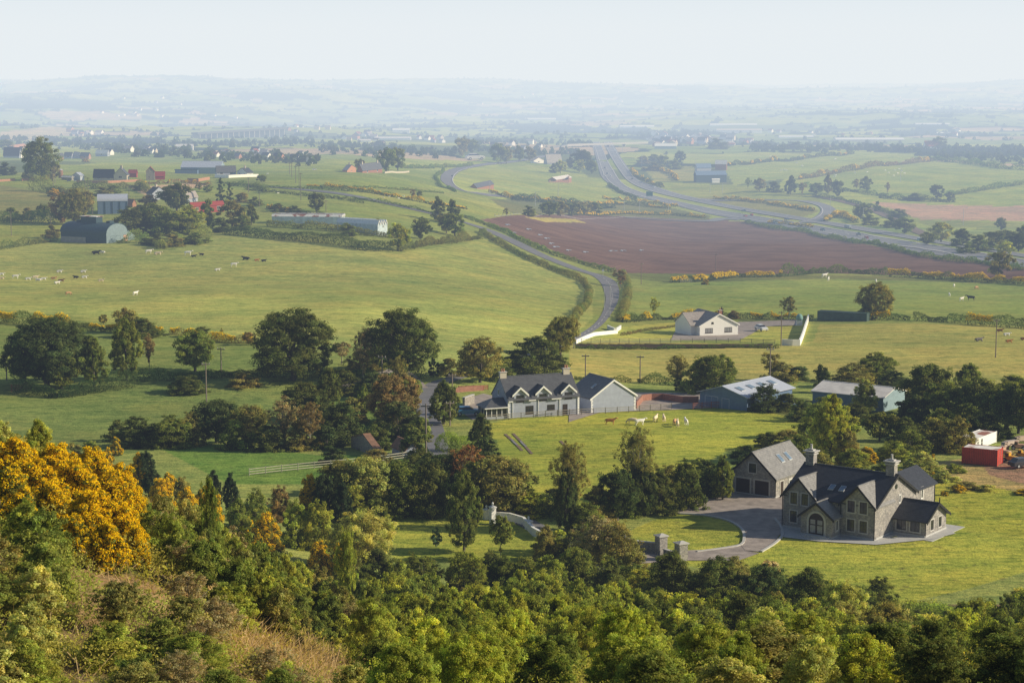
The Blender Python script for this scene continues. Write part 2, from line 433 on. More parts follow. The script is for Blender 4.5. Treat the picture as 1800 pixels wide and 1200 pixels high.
paint([(1095,560),(1100,520),(1180,497),(1400,490),(1800,500),(2000,510),(2000,570),(1800,565),(1500,563),(1300,552),(1150,560)], (0.266,0.333,0.090))
paint([(1000,605),(1100,600),(1380,606),(1430,600),(1440,570),(1600,568),(1800,575),(2000,580),(2000,700),(1800,690),(1600,690),(1400,670),(1100,672),(1000,665)], (0.342,0.333,0.108))
paint([(1010,604),(1360,604),(1355,610),(1200,613),(1010,612)], (0.050,0.045,0.035), rag=3)
paint([(1290,690),(1420,700),(1460,720),(1600,720),(1690,740),(1690,760),(1420,740),(1300,712)], (0.133,0.162,0.054))
paint([(1085,575),(1200,565),(1230,566),(1230,598),(1180,598),(1020,600),(1080,588)], (0.361,0.387,0.099))
paint([(1300,595),(1340,568),(1425,568),(1410,606),(1300,600)], (0.361,0.378,0.099))
# plough land
paint([(845,386),(900,378),(1000,377),(1200,382),(1310,390),(1400,405),(1500,425),(1600,444),(1740,462),(1900,488),(1900,500),(1700,487),(1450,480),(1250,484),(1180,492),(1120,488),(1080,478),(1000,453),(930,422)], BRN, pl=1)
paint([(920,381),(1010,385),(1030,392),(960,390)], (0.380,0.342,0.108), rag=4)
paint([(1010,479),(1500,484),(1750,492),(1800,498),(1450,490),(1180,497)], (0.171,0.198,0.072))
# upper left fields
paint([(-300,300),(0,300),(70,318),(170,312),(300,300),(300,318),(160,322),(0,330),(-300,340)], (0.247,0.306,0.072))
paint([(-200,330),(0,325),(110,345),(130,375),(70,382),(0,385),(-200,400)], (0.247,0.252,0.090))
paint([(-200,388),(0,388),(110,385),(110,400),(60,420),(0,428),(-200,440)], (0.304,0.342,0.081))
paint([(230,330),(330,322),(400,330),(260,345)], (0.576,0.416,0.272), rag=3)
paint([(300,335),(420,322),(560,330),(640,345),(760,372),(830,395),(700,400),(560,372),(470,365),(400,350)], (0.247,0.306,0.081))
paint([(420,300),(780,300),(800,330),(620,330),(500,325)], (0.228,0.297,0.081))
paint([(600,336),(760,342),(900,362),(980,376),(860,380),(760,370),(700,358)], (0.285,0.324,0.090))
paint([(810,302),(900,292),(1010,292),(1060,330),(980,332),(860,318)], (0.285,0.342,0.090))
paint([(860,345),(980,335),(1060,325),(1130,350),(1060,352)], (0.285,0.342,0.090))
paint([(860,350),(1000,352),(1130,356),(1250,380),(1240,388),(1000,376),(900,375)], (0.162,0.180,0.081), rag=3)
paint([(1270,292),(1480,266),(1610,270),(1600,282),(1500,297),(1400,312),(1290,325)], (0.304,0.369,0.099))
paint([(1405,312),(1530,292),(1640,282),(1900,302),(1900,322),(1680,343),(1560,350),(1440,330)], (0.294,0.360,0.090))
paint([(1670,345),(1900,325),(1900,362),(1700,360)], (0.294,0.360,0.090))
paint([(1530,355),(1700,362),(1900,362),(1900,392),(1720,387),(1620,386)], (0.480,0.320,0.224), rag=6)
paint([(1600,386),(1720,390),(1900,395),(1900,405),(1640,400)], (0.247,0.288,0.090))
paint([(1180,325),(1290,325),(1440,345),(1440,362),(1280,352),(1180,342)], (0.285,0.324,0.090))
paint([(1215,347),(1290,345),(1420,358),(1440,372),(1390,388),(1300,368)], (0.247,0.252,0.090))
paint([(1130,294),(1220,292),(1220,318),(1150,318)], (0.304,0.306,0.090))
paint([(0,232),(90,222),(140,228),(80,248),(0,248)], (0.480,0.416,0.272), ymax=9000)
# gardens of the stone villa and of the white-walled villa
paint([(1060,960),(1100,935),(1170,905),(1300,870),(1380,860),(1700,845),(2000,880),(2000,1010),(1800,1005),(1700,1035),(1560,1066),(1400,1040),(1300,1000),(1100,990)], GL)
paint([(1640,850),(1800,862),(2000,880),(2000,960),(1700,930)], (0.323,0.333,0.054), a=.6, rag=8)
paint([(610,915),(680,893),(800,890),(860,900),(950,935),(960,990),(880,990),(700,985),(620,930)], GL, ymin=200)
paint([(1640,815),(1700,808),(1760,800),(1800,780),(1950,780),(1950,866),(1800,866),(1690,852)], (.36,.30,.13), rag=14)
paint([(1730,815),(1800,805),(1950,800),(1950,850),(1800,852),(1740,836)], (.30,.20,.14), rag=16)
def groundmat():
    m, nt, out = nmat('ground'); L = nt.links.new
    tc = N(nt, 'ShaderNodeTexCoord'); co = tc.outputs['Object']
    a = N(nt, 'ShaderNodeAttribute', attribute_name='col'); p = N(nt, 'ShaderNodeAttribute', attribute_name='plough')
    c = mulc(nt, a.outputs['Color'], (1.30, 1.30, 1.26, 1))
    def noise(sc, det, vec=None, r=.6):
        n = N(nt, 'ShaderNodeTexNoise', i_Scale=sc, i_Detail=det, i_Roughness=r); L(vec or co, n.inputs['Vector']); return n.outputs[0]
    c = mulc(nt, c, ramp(nt, noise(.018, 4.0), [(.3, (.74,.82,.82)), (.7, (1.22,1.13,1.05))]))
    mp = N(nt, 'ShaderNodeMapping'); mp.inputs['Scale'].default_value = (.35, 1, 1); L(co, mp.inputs[0])
    c = mulc(nt, c, ramp(nt, noise(.22, 5.0, mp.outputs[0], .7), [(.34, (.70,.79,.76)), (.5, (1,1,1)), (.66, (1.24,1.17,1.1))]))
    c = mulc(nt, c, ramp(nt, noise(1.1, 4.0, mp.outputs[0], .75), [(.36, (.52,.62,.56)), (.47, (.95,.97,.95)), (.64, (1.28,1.2,1.15))]))
    c = mulc(nt, c, mulc(nt, c, (1.12, .92, .95, 1)), 'MIX', ramp(nt, noise(.045, 5.0, None, .65), [(.42, (0,0,0)), (.62, (.55,.55,.55))]))
    # brown bare flecks and rush tufts
    c = mulc(nt, c, (.10,.085,.045,1), 'MIX', ramp(nt, noise(.55, 3.0), [(.60, (0,0,0)), (.72, (.55,.55,.55))]))
    # mud lines in the plough land
    wv = N(nt, 'ShaderNodeTexWave', i_Scale=.045, i_Distortion=1.6, i_Detail=2.0); wv.bands_direction = 'Y'
    mp2 = N(nt, 'ShaderNodeMapping'); mp2.inputs['Rotation'].default_value = (0, 0, .5); L(co, mp2.inputs[0]); L(mp2.outputs[0], wv.inputs['Vector']); wv.inputs['Detail Scale'].default_value = 2
    pc = mulc(nt, a.outputs['Color'], ramp(nt, wv.outputs[0], [(.1, (.74,.74,.75)), (.9, (1.18,1.15,1.1))]))
    pc = mulc(nt, pc, ramp(nt, noise(.05, 5.0), [(.3, (.74,.72,.72)), (.7, (1.25,1.22,1.16))]))
    c = mulc(nt, c, pc, 'MIX', p.outputs['Fac'])
    b = N(nt, 'ShaderNodeBsdfDiffuse'); L(c, b.inputs[0])
    bp = N(nt, 'ShaderNodeBump', i_Strength=.7, i_Distance=.35); L(noise(1.3, 5.0, None, .7), bp.inputs['Height']); L(bp.outputs[0], b.inputs['Normal'])
    L(b.outputs[0], out.inputs[0]); return m
def build_ground():
    co = np.stack([GX, GY, GZ], -1).reshape(-1, 3).astype(np.float32)
    i = np.arange((NY-1)*NT).reshape(NY-1, NT)[:, :-1].reshape(-1)
    f = np.stack([i, i+1, i+NT+1, i+NT], -1).astype(np.int32)
    me = bpy.data.meshes.new('ground'); me.vertices.add(len(co)); me.vertices.foreach_set('co', co.reshape(-1))
    me.loops.add(f.size); me.loops.foreach_set('vertex_index', f.reshape(-1)); me.polygons.add(len(f)); me.polygons.foreach_set('loop_start', np.arange(0, f.size, 4, dtype=np.int32))
    me.polygons.foreach_set('use_smooth', np.ones(len(f), bool)); me.update(calc_edges=True)
    c = np.ones((len(co), 4), np.float32); c[:, :3] = colr.reshape(-1, 3)
    at = me.attributes.new('col', 'FLOAT_COLOR', 'POINT'); at.data.foreach_set('color', c.reshape(-1))
    at = me.attributes.new('plough', 'FLOAT', 'POINT'); at.data.foreach_set('value', plough.reshape(-1).astype(np.float32))
    me.materials.append(groundmat()); o = bpy.data.objects.new('ground', me); COL.objects.link(o); o['kind'] = 'structure'
build_ground()

# ------------------------------------------------------------------ roads
def catmull(pts, n=10):
    pts = [np.array(p, float) for p in pts]; q = [pts[0]] + pts + [pts[-1]]; out = []
    for i in range(1, len(q)-2):
        for k in range(n):
            t = k/n; a, b, c, d = q[i-1], q[i], q[i+1], q[i+2]
            out.append(.5*((2*b) + (c-a)*t + (2*a-5*b+4*c-d)*t*t + (3*b-a-3*c+d)*t**3))
    out.append(pts[-1]); return out
def resample(pts, step):
    pts = [np.array(p, float) for p in pts]; L = [0]
    for a, b in zip(pts, pts[1:]): L.append(L[-1] + np.linalg.norm(b-a))
    n = max(2, int(L[-1]/step)+1); s = np.linspace(0, L[-1], n); A = np.array(pts)
    return np.stack([np.interp(s, L, A[:, k]) for k in range(A.shape[1])], -1)
def lift(y): return .03 + y*.00013
def sheet(name, left, right, mat, off=0.0, cross=4, kind='structure', parent=None):
    n = len(left); b = MB(); vs = []
    for l, r in zip(left, right):
        for k in range(cross+1):
            p = np.array(l[:2])*(1-k/cross) + np.array(r[:2])*(k/cross)
            vs.append((p[0], p[1], ground(p[0], p[1]) + lift(p[1]) + off))
    fs = [(i*(cross+1)+k, i*(cross+1)+k+1, (i+1)*(cross+1)+k+1, (i+1)*(cross+1)+k) for i in range(n-1) for k in range(cross)]
    b.add(vs, fs); o = b.build(name, mat, parent)
    if kind: o['kind'] = kind
    return o
def offset_line(c, w0, w1=None):
    """c (n,2) centre line in metres, arrays of offsets to the left and right"""
    d = np.gradient(c[:, :2], axis=0); d /= np.linalg.norm(d, axis=1)[:, None] + 1e-9
    nrm = np.stack([-d[:, 1], d[:, 0]], -1)
    return c[:, :2] + nrm*np.reshape(w0, (-1, 1)), c[:, :2] + nrm*np.reshape(w1, (-1, 1))
def world_line(pxs, step=4, ymin=150):
    c = catmull([p[:2] for p in pxs], 8); w = [tuple(P(a[0], a[1], ymin)) for a in c]
    return resample([(q[0], q[1]) for q in w], step)
def road(name, pts, width, mat, step=4, ymin=150, off=0):
    c = world_line(pts, step, ymin)
    ws = np.interp(np.linspace(0, 1, len(c)), np.linspace(0, 1, len(width)), width) if isinstance(width, (list, tuple)) else np.full(len(c), width)
    l, r = offset_line(c, ws/2, -ws/2); sheet(name, l, r, mat, off); return c, ws
def dashes(c, off, w, on, gap, name='road_marking', up=.02):
    l, r = offset_line(c, np.full(len(c), off+w/2), np.full(len(c), off-w/2)); b = MB(); acc = 0; s = 0; vis = True
    lim = on
    for i in range(len(c)-1):
        seg = float(np.linalg.norm(c[i+1]-c[i]))
        if vis:
            q = []
            for p in (l[i], l[i+1], r[i+1], r[i]): q.append((p[0], p[1], ground(p[0], p[1]) + lift(p[1]) + up + p[1]*.00008))
            b.add(q, [(0,1,2,3)])
        acc += seg
        if gap > 0 and acc >= lim: vis = not vis; acc = 0; lim = on if vis else gap
    if b.f: o = b.build(name, M['line_white']); o['kind'] = 'structure'
lane_pts = [(1075,1000),(1010,975),(950,932),(890,900),(820,850),(778,800),(760,752),(748,705),(758,680),(800,664),(860,645),(930,625),(1000,600),(1046,575),(1068,548),(1076,518),(1062,490),(1010,472),(950,448),(893,420),(845,400),(780,381),(700,362),(600,341),(500,331),(430,326)]
lane, lw = road('country_lane', lane_pts, [3,3.6,4.2,2.6,2.2,2.6,4.5,7,8,8.5,8.5,7,6], M['tarmac'], step=2.5)
dashes(lane[int(len(lane)*.25):int(len(lane)*.62)], 0, .16, 4, 5)
def edge_pts(pts, n=200):
    c = np.array(catmull(pts, 10)); s = np.linspace(0, len(c)-1, n)
    c = np.stack([np.interp(s, np.arange(len(c)), c[:, k]) for k in (0, 1)], -1)
    return [P(a[0], a[1], 600) for a in c]
EL = [(1038,250),(1044,263),(1050,287),(1057,310),(1070,323),(1093,337),(1127,348),(1185,361),(1243,376),(1307,387),(1400,403),(1500,423),(1600,442),(1733,460),(1800,470),(1900,486)]
EM1 = [(1054,250),(1060,263),(1068,282),(1080,302),(1092,320),(1110,332),(1140,342),(1193,355),(1260,369),(1320,379),(1400,391.5),(1500,408),(1600,425),(1733,446),(1800,457),(1900,474)]
EM2 = [(1061,250),(1067,263),(1077,282),(1090,302),(1102,317),(1120,328),(1152,339),(1203,351),(1268,364),(1328,375),(1405,387.5),(1503,404),(1603,421),(1735,442),(1802,453),(1900,469)]
ER = [(1076,250),(1083,263),(1096,284),(1110,303),(1123,317),(1152,328),(1193,341),(1232,350),(1300,364),(1367,375),(1440,387),(1533,402),(1633,420),(1735,436),(1802,447),(1900,462)]
Q = [edge_pts(e) for e in (EL, EM1, EM2, ER)]
sheet('motorway', Q[0], Q[1], M['tarmac_m'], .1); sheet('motorway', Q[2], Q[3], M['tarmac_m'], .1)
def mix(a, b, t): return [p*(1-t) + q*t for p, q in zip(a, b)]
def line_between(a, b, t, w, dash=False):
    l = mix(a, b, t-w/2); r = mix(a, b, t+w/2)
    if not dash: o = sheet('road_marking', l, r, M['line_white'], .45, 1)
    else:
        bm = MB()
        for i in range(0, len(l)-1, 3):
            q = [(p.x, p.y, ground(p.x, p.y)+lift(p.y)+.5) for p in (l[i], l[i+1], r[i+1], r[i])]; bm.add(q, [(0,1,2,3)])
        o = bm.build('road_marking', M['line_white']); o['kind'] = 'structure'
for a, b in ((Q[0], Q[1]), (Q[2], Q[3])):
    line_between(a, b, .22 if a is Q[0] else .06, .035); line_between(a, b, .94 if a is Q[0] else .80, .035); line_between(a, b, .57 if a is Q[0] else .42, .02, True)
slip, _ = road('slip_road', [(1418,392),(1446,384),(1457,374),(1450,363),(1420,355),(1370,352),(1300,352),(1262,353),(1225,350)], [17,15,13,12,12,12,12], M['tarmac_m'], 8, 600, .15)
dashes(slip, 5, .7, 10, 0, up=.2)
slip2, _ = road('slip_road', [(1302,386),(1268,385),(1248,389),(1180,388),(1100,383)], [14,10,5,4,3], M['tarmac_m'], 8, 600, .15)
br, _ = road('side_road', [(1010,262),(960,274),(905,284),(840,291),(800,300),(786,312),(790,324),(815,336),(860,343),(940,348)], [8,9,10,11,12,11,9,8], M['tarmac'], 8, 600)
dashes(br, 4.6, .6, 10, 0, up=.2)
old, _ = road('railway_track', [(1430,345),(1470,352),(1520,365),(1575,387),(1620,410),(1660,420)], 9, M['earth'], 8, 600, .1)
lane2, _ = road('farm_track', [(740,682),(700,650),(640,668),(560,690)], 3, M['gravel'], 3, 250)
# gravel court and curving drive of the stone villa
def patch(name, poly, mat, off=.02, ymin=200, mesh=1.5, kind='structure'):
    """ground-hugging sheet inside a pixel polygon, triangulated as a fine grid clipped by its outline"""
    import bmesh
    w = [P(a, b, ymin) for a, b in poly]; bm = bmesh.new(); vs = [bm.verts.new((p.x, p.y, 0)) for p in w]; bm.faces.new(vs)
    x0, x1 = min(p.x for p in w), max(p.x for p in w); y0, y1 = min(p.y for p in w), max(p.y for p in w)
    for k in range(1, int((x1-x0)/mesh)+1):
        bmesh.ops.bisect_plane(bm, geom=bm.verts[:]+bm.edges[:]+bm.faces[:], plane_co=(x0+k*mesh,0,0), plane_no=(1,0,0))
    for k in range(1, int((y1-y0)/mesh)+1):
        bmesh.ops.bisect_plane(bm, geom=bm.verts[:]+bm.edges[:]+bm.faces[:], plane_co=(0,y0+k*mesh,0), plane_no=(0,1,0))
    for v in bm.verts: v.co.z = ground(v.co.x, v.co.y) + lift(v.co.y) + off
    bmesh.ops.recalc_face_normals(bm, faces=bm.faces)
    me = bpy.data.meshes.new(name); bm.to_mesh(me); bm.free(); me.materials.append(mat)
    o = bpy.data.objects.new(name, me); COL.objects.link(o)
    if kind: o['kind'] = kind
    return o
def smooth_poly(p, n=6): return [tuple(a) for a in catmull(list(p)+[p[0]], n)[:-1]]
patch('gravel_court', [(1180,897),(1215,882),(1262,866),(1300,858),(1380,862),(1380,905),(1376,925),(1372,938),(1360,955),(1335,970),(1310,968),(1302,958),(1308,945),(1305,932),(1290,920),(1265,911),(1230,905),(1195,903)], M['gravel'])
patch('gravel_drive', [(1302,956),(1310,968),(1335,972),(1300,985),(1200,985),(1110,992),(1100,972),(1190,968),(1250,966)], M['gravel'], .0)
patch('paved_apron', [(1372,930),(1440,938),(1540,951),(1600,940),(1660,930),(1680,938),(1640,948),(1540,958),(1440,952),(1372,944)], M['paving'], .04)
patch('farmyard', [(1000,742),(1000,690),(1130,690),(1240,690),(1290,715),(1140,722),(1060,724)], M['gravel'], .0)
patch('forecourt', [(812,725),(820,700),(850,692),(885,700),(885,735),(830,738)], M['gravel'], .0)
patch('gravel_court', [(1180,598),(1185,585),(1228,574),(1300,566),(1400,562),(1400,572),(1345,574),(1325,585),(1300,598)], M['gravel'], .0, 300, 3)

for a, b in (((888,763),(918,792)), ((902,762),(935,798)), ((985,775),(1000,792))):
    road('wheel_rut', [a, ((a[0]+b[0])/2+1, (a[1]+b[1])/2), b], .5, M['earth'], 2, 230)
    mx, my = (a[0]+b[0])/2, (a[1]+b[1])/2
    if a[0] < 950: road('puddle', [(mx-4, my-5), (mx, my), (mx+6, my+5)], .35, M['puddle'], 1.5, 230, .03)
for x, y, L in ((1078,441,12),(1096,440.5,7),(962,419,7),(903,409,6),(978,434,9),(1030,443,6),(930,403,6),(1128,440,4),(893,395,6),(970,428,6),(1000,440,6),(950,413,5)):
    road('puddle', [(x-L/2, y+1), (x-L/6, y-.5), (x+L/6, y+.6), (x+L/2, y)], 1.3, M['puddle'], 3, 600, .05)
# ------------------------------------------------------------------ building kit
def site(name, A, B, label=None, cat='house', group=None, ymin=200, dz=0.0):
    """Empty at the front-left corner; local x runs along A->B, y away, z up. returns root, length, metres per photo pixel"""
    a, b = P(A[0], A[1], ymin), P(B[0], B[1], ymin); d = b - a
    L = math.hypot(d.x, d.y); mid = (a+b)/2
    r = empty(name, (a.x, a.y, min(a.z, b.z)*.5 + mid.z*.5 + dz), math.atan2(d.y, d.x))
    tag(r, label, cat, group); return r, L, 1/S(mid)
FRONT = lambda x=0, y=0: (x, y, 0.0)
RIGHT = lambda x=0, y=0: (x, y, PI/2)
LEFTF = lambda x=0, y=0: (x, y, -PI/2)
def fbox(b, face, u0, u1, z0, z1, d0, d1, mi=0):
    ox, oy, a = face; c, s = math.cos(a), math.sin(a)
    def pt(u, d, z): return (ox + u*c + d*s, oy + u*s - d*c, z)
    return b.hexa([pt(u0,d1,z0),pt(u1,d1,z0),pt(u1,d0,z0),pt(u0,d0,z0)], [pt(u0,d1,z1),pt(u1,d1,z1),pt(u1,d0,z1),pt(u0,d0,z1)], mi)
def opening(root, face, u, z, w, h, name='window', frame='white', pane='glass', sur=None, mull=1, trans=0, sill=True, label=None):
    """u,z = centre and bottom; frame mesh with a pane (or leaf) as its child"""
    b = MB(); t = min(.09, w*.14); e = .06; m = [M[frame]]
    if sur:
        m.append(M[sur]); q = .16
        fbox(b, face, u-w/2-q, u-w/2, z-q, z+h+q, -.01, .045, 1); fbox(b, face, u+w/2, u+w/2+q, z-q, z+h+q, -.01, .045, 1)
        fbox(b, face, u-w/2, u+w/2, z+h, z+h+q, -.01, .045, 1); fbox(b, face, u-w/2, u+w/2, z-q, z, -.01, .065, 1)
    fbox(b, face, u-w/2, u-w/2+t, z, z+h, -.02, e-.03); fbox(b, face, u+w/2-t, u+w/2, z, z+h, -.02, e-.03)
    fbox(b, face, u-w/2+t, u+w/2-t, z+h-t, z+h, -.02, e-.03); fbox(b, face, u-w/2+t, u+w/2-t, z, z+t, -.02, e-.03)
    for k in range(mull): uu = u - w/2 + w*(k+1)/(mull+1); fbox(b, face, uu-t*.4, uu+t*.4, z+t, z+h-t, -.02, e-.035)
    if trans: fbox(b, face, u-w/2+t, u+w/2-t, z+h*.62, z+h*.62+t*.8, -.02, e-.037)
    if sill and not sur: fbox(b, face, u-w/2-.08, u+w/2+.08, z-.09, z, -.02, .09)
    o = b.build(name, m, root)
    p = MB(); fbox(p, face, u-w/2+t, u+w/2-t, z+t, z+h-t, -.02, .008)
    p.build('pane' if 'window' in name else 'leaf', M[pane], o)
    if label: o['label'] = label
    return o
def roof_x(b, x0, x1, y0, y1, ze, zr, ov=.3, th=.16, vg=.25, mi=0):     # ridge along x
    ym = (y0+y1)/2; sl = (zr-ze)/(ym-y0)
    for s, ye in ((-1, y0-ov), (1, y1+ov)):
        e = ze - sl*ov
        q = [(x0-vg, ye, e+th), (x1+vg, ye, e+th), (x1+vg, ym, zr+th), (x0-vg, ym, zr+th)]
        if s > 0: q = [q[1], q[0], q[3], q[2]]
        b.slab(q, th, mi)
    b.box(x0-vg, x1+vg, ym-.12, ym+.12, zr+th-.06, zr+th+.05, mi)
def roof_y(b, x0, x1, y0, y1, ze, zr, ov=.3, th=.16, vg=.25, mi=0):     # ridge along y
    xm = (x0+x1)/2; sl = (zr-ze)/(xm-x0)
    for s, xe in ((-1, x0-ov), (1, x1+ov)):
        e = ze - sl*ov
        q = [(xe, y1+vg, e+th), (xe, y0-vg, e+th), (xm, y0-vg, zr+th), (xm, y1+vg, zr+th)]
        if s > 0: q = [q[1], q[0], q[3], q[2]]
        b.slab(q, th, mi)
    b.box(xm-.12, xm+.12, y0-vg, y1+vg, zr+th-.06, zr+th+.05, mi)
def body_x(b, x0, x1, y0, y1, ze, zr, base=-1.2, mi=0):
    b.prism([(y0,base),(y1,base),(y1,ze),((y0+y1)/2,zr),(y0,ze)], x0, x1, 'x', mi)
def body_y(b, x0, x1, y0, y1, ze, zr, base=-1.2, mi=0):
    b.prism([(x0,base),(x1,base),(x1,ze),((x0+x1)/2,zr),(x0,ze)], y0, y1, 'y', mi)
def verge_y(b, x0, x1, y, ze, zr, ov=.3, d=.28, th=.07, mi=0):           # barge boards on a gable facing -y
    xm = (x0+x1)/2; sl = (zr-ze)/(xm-x0)
    for xe in (x0-ov, x1+ov):
        e = ze - sl*ov
        b.hexa([(xe,y,e-d*.6),(xm,y,zr-d*.6),(xm,y+th,zr-d*.6),(xe,y+th,e-d*.6)], [(xe,y,e+.19),(xm,y,zr+.19),(xm,y+th,zr+.19),(xe,y+th,e+.19)], mi)
def verge_x(b, y0, y1, x, ze, zr, ov=.3, d=.28, th=.07, mi=0):
    ym = (y0+y1)/2; sl = (zr-ze)/(ym-y0)
    for ye in (y0-ov, y1+ov):
        e = ze - sl*ov
        b.hexa([(x,ye,e-d*.6),(x,ym,zr-d*.6),(x+th,ym,zr-d*.6),(x+th,ye,e-d*.6)], [(x,ye,e+.19),(x,ym,zr+.19),(x+th,ym,zr+.19),(x+th,ye,e+.19)], mi)
def chimney(root, x, y, z0, z1, w=1.0, d=.7, mat='render_grey', cap='quoin', pots=1, potmat='brick_pale'):
    b = MB(); b.box(x-w/2, x+w/2, y-d/2, y+d/2, z0, z1, 0); b.box(x-w/2-.12, x+w/2+.12, y-d/2-.12, y+d/2+.12, z1, z1+.16, 1)
    o = b.build('chimney', [M[mat], M[cap]], root); p = MB()
    for k in range(pots): xx = x + (k-(pots-1)/2)*.45; p.tube([(xx,y,z1+.16),(xx,y,z1+.75)], [.17,.13], 8)
    p.build('chimney_pot', M[potmat], o); return o
def rooflight(root, cx, cy, z, slope_dir, sl, w=.9, h=1.3):
    """slope_dir: outward horizontal unit (x,y) down the roof, sl = rise/run"""
    b = MB(); ux, uy = -slope_dir[1], slope_dir[0]; nrm = math.hypot(1, sl)
    def pt(a, t, up): return (cx + ux*a + slope_dir[0]*t/nrm, cy + uy*a + slope_dir[1]*t/nrm, z - sl*t/nrm + up)
    b.hexa([pt(-w/2,-h/2,.1),pt(w/2,-h/2,.1),pt(w/2,h/2,.1),pt(-w/2,h/2,.1)], [pt(-w/2,-h/2,.27),pt(w/2,-h/2,.27),pt(w/2,h/2,.27),pt(-w/2,h/2,.27)])
    o = b.build('skylight', M['pole_grey'], root); p = MB(); a = w/2-.08; t = h/2-.08
    p.hexa([pt(-a,-t,.2),pt(a,-t,.2),pt(a,t,.2),pt(-a,t,.2)], [pt(-a,-t,.285),pt(a,-t,.285),pt(a,t,.285),pt(-a,t,.285)]); p.build('pane', M['skylight'], o)

# ------------------------------------------------------------------ stone villa
def stone_villa():
    r, L, mpp = site('stone_villa', (1378,925), (1538,950), 'large grey stone house with arched porch and three front gables', 'house')
    k = L/13.0; H = .97; W = 11.6*k
    ze, zr = 4.7*H, 8.0*H
    X = lambda v: v*k
    wl = MB(); body_x(wl, 0, L, 0, W, ze, zr)
    body_y(wl, 0, X(4.6), -.35, 1, ze, 7.15*H); body_y(wl, X(8.4), L+.0-.004, -.35, 1, ze, 7.15*H)
    body_y(wl, X(3.95), X(8.4)-.01, -2.9, 1.0, 2.9*H, 4.75*H)
    body_y(wl, L-X(5.6), L-.006, 5.5, W+X(6.0), ze+.15, 6.9*H)
    sx0, sx1, sy0, sy1 = L-.5, L+X(4.5), X(4.9), X(11.3)
    body_x(wl, sx0, sx1, sy0, sy1, 2.35*H, 4.25*H)
    wl.build('wall', M['stone'], r)
    rf = MB(); roof_x(rf, 0, L, 0, W, ze, zr, .35, vg=.3)
    for x0, x1 in ((0, X(4.6)), (X(8.4), L), (X(3.95), X(8.4))):
        g = MB(); pch = x1-x0 < X(4.55) and x0 > 1 and x0 < X(5)
        roof_y(g, x0, x1, -2.9 if pch else -.35, 1.2 if pch else W*.42, 2.9*H if pch else ze, (4.75 if pch else 7.15)*H, .33, vg=.25); g.build('gable_roof', M['slate_sunlit'], r)
    rx0, rx1, rz, rr = L-X(5.6), L, ze+.15, 6.9*H; rm = (rx0+rx1)/2; rs = (rr-rz)/(rm-rx0); yb = W+X(6.0)+.3
    rf.slab([(rm, W*.58, rr+.16), (rx1+.3, W-.1, rz-rs*.3+.16), (rx1+.3, yb, rz-rs*.3+.16), (rm, yb, rr+.16)], .16)
    rf.slab([(rx0-.3, W-.1, rz-rs*.3+.16), (rm, W*.58, rr+.16), (rm, yb, rr+.16), (rx0-.3, yb, rz-rs*.3+.16)], .16)
    roof_x(rf, sx0, sx1, sy0, sy1, 2.35*H, 4.25*H, .35, vg=.45)
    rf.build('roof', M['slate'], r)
    for x0, x1 in ((0, X(4.6)), (X(8.4), L)): vb = MB(); verge_y(vb, x0, x1, -.68, ze, 7.15*H, .36); vb.build('bargeboard', M['black'], r)
    vb = MB(); verge_y(vb, X(3.95), X(8.4), -3.23, 2.9*H, 4.75*H, .4); vb.build('bargeboard', M['black'], r)
    vb = MB(); verge_x(vb, 0, W, L+.305, ze, zr, .4); vb.build('bargeboard', M['black'], r)
    vb = MB(); verge_x(vb, sy0, sy1, sx1+.46, 2.35*H, 4.25*H, .4); vb.build('bargeboard', M['black'], r)
    MB().box(sx1+.42, sx1+.54, (sy0+sy1)/2-.06, (sy0+sy1)/2+.06, 4.1*H, 5.1*H).build('finial', M['black'], r)
    for x, y in ((X(8.35), -.5), (L+.06, -.42), (-.06, -.42), (L+.04, W+X(5.9)), (sx1+.05, sy0+.1)):
        hh = 2.4*H if y > 1 and x > L+1 else ze-.1
        MB().tube([(x, y, -.2), (x, y, hh)], [.06, .06], 6).build('downpipe', M['black'], r)
    pl = MB(); e = .07
    pl.box(-e, X(3.95), -.35-e, 0, -1.2, .32); pl.box(X(3.95)-e, X(8.4), -2.9-e, -.3, -1.2, .32); pl.box(X(8.4), L+e, -.35-e, .2, -1.2, .32)
    pl.box(L-.2, L+e, -.3, W+X(6), -1.2, .32); pl.box(L, sx1+e, sy0-e, sy1+e, -1.2, .32)
    pl.box(L, sx1+1.6, sy0-1.1, sy1+2.6, -1.2, .06); pl.box(L, L+.9, -1.3, sy0, -1.2, .05)
    pl.box(-1.6, X(3.8), -2.0, -.3, -1.2, .05); pl.box(X(8.6), L+.5, -1.6, -.3, -1.2, .055); pl.box(-1.2, X(9.2), -4.0, -2.85, -1.2, .052)
    pl.build('plinth', M['paving'], r)
    st = MB(); cx = X(6.17)
    for i, (rad, z) in enumerate(((2.5, .14), (2.0, .27), (1.55, .40))):
        st.prism([(cx + rad*math.cos(a), -2.95 + -rad*.75*math.sin(a)) for a in np.linspace(0, PI, 18)], -.6, z, 'z')
    st.build('step', M['paving'], r)
    f0 = FRONT(0, -.35)
    for u, z in ((1.55, 3.55), (3.15, 3.55), (1.55, .95)): opening(r, f0, X(u), z*H, 1.0, 1.55, frame='wood_dark', pane='glass', sur='quoin', mull=1, trans=1)
    for u, z in ((9.75, 3.55), (11.45, 3.55), (9.75, .95), (11.5, .95)): opening(r, f0, X(u), z*H, 1.05, 1.55, frame='wood_dark', pane='glass', sur='quoin', mull=1, trans=1)
    opening(r, RIGHT(X(8.4), -2.9), 1.35, .95, .6, 1.45, sur='quoin', mull=0)
    opening(r, RIGHT(L, 0), 6.9*k, 3.95*H, .5, 1.05, sur='quoin', mull=0); opening(r, RIGHT(L, 0), 13.6*k, 3.3*H, .65, 1.5, sur='quoin', mull=0)
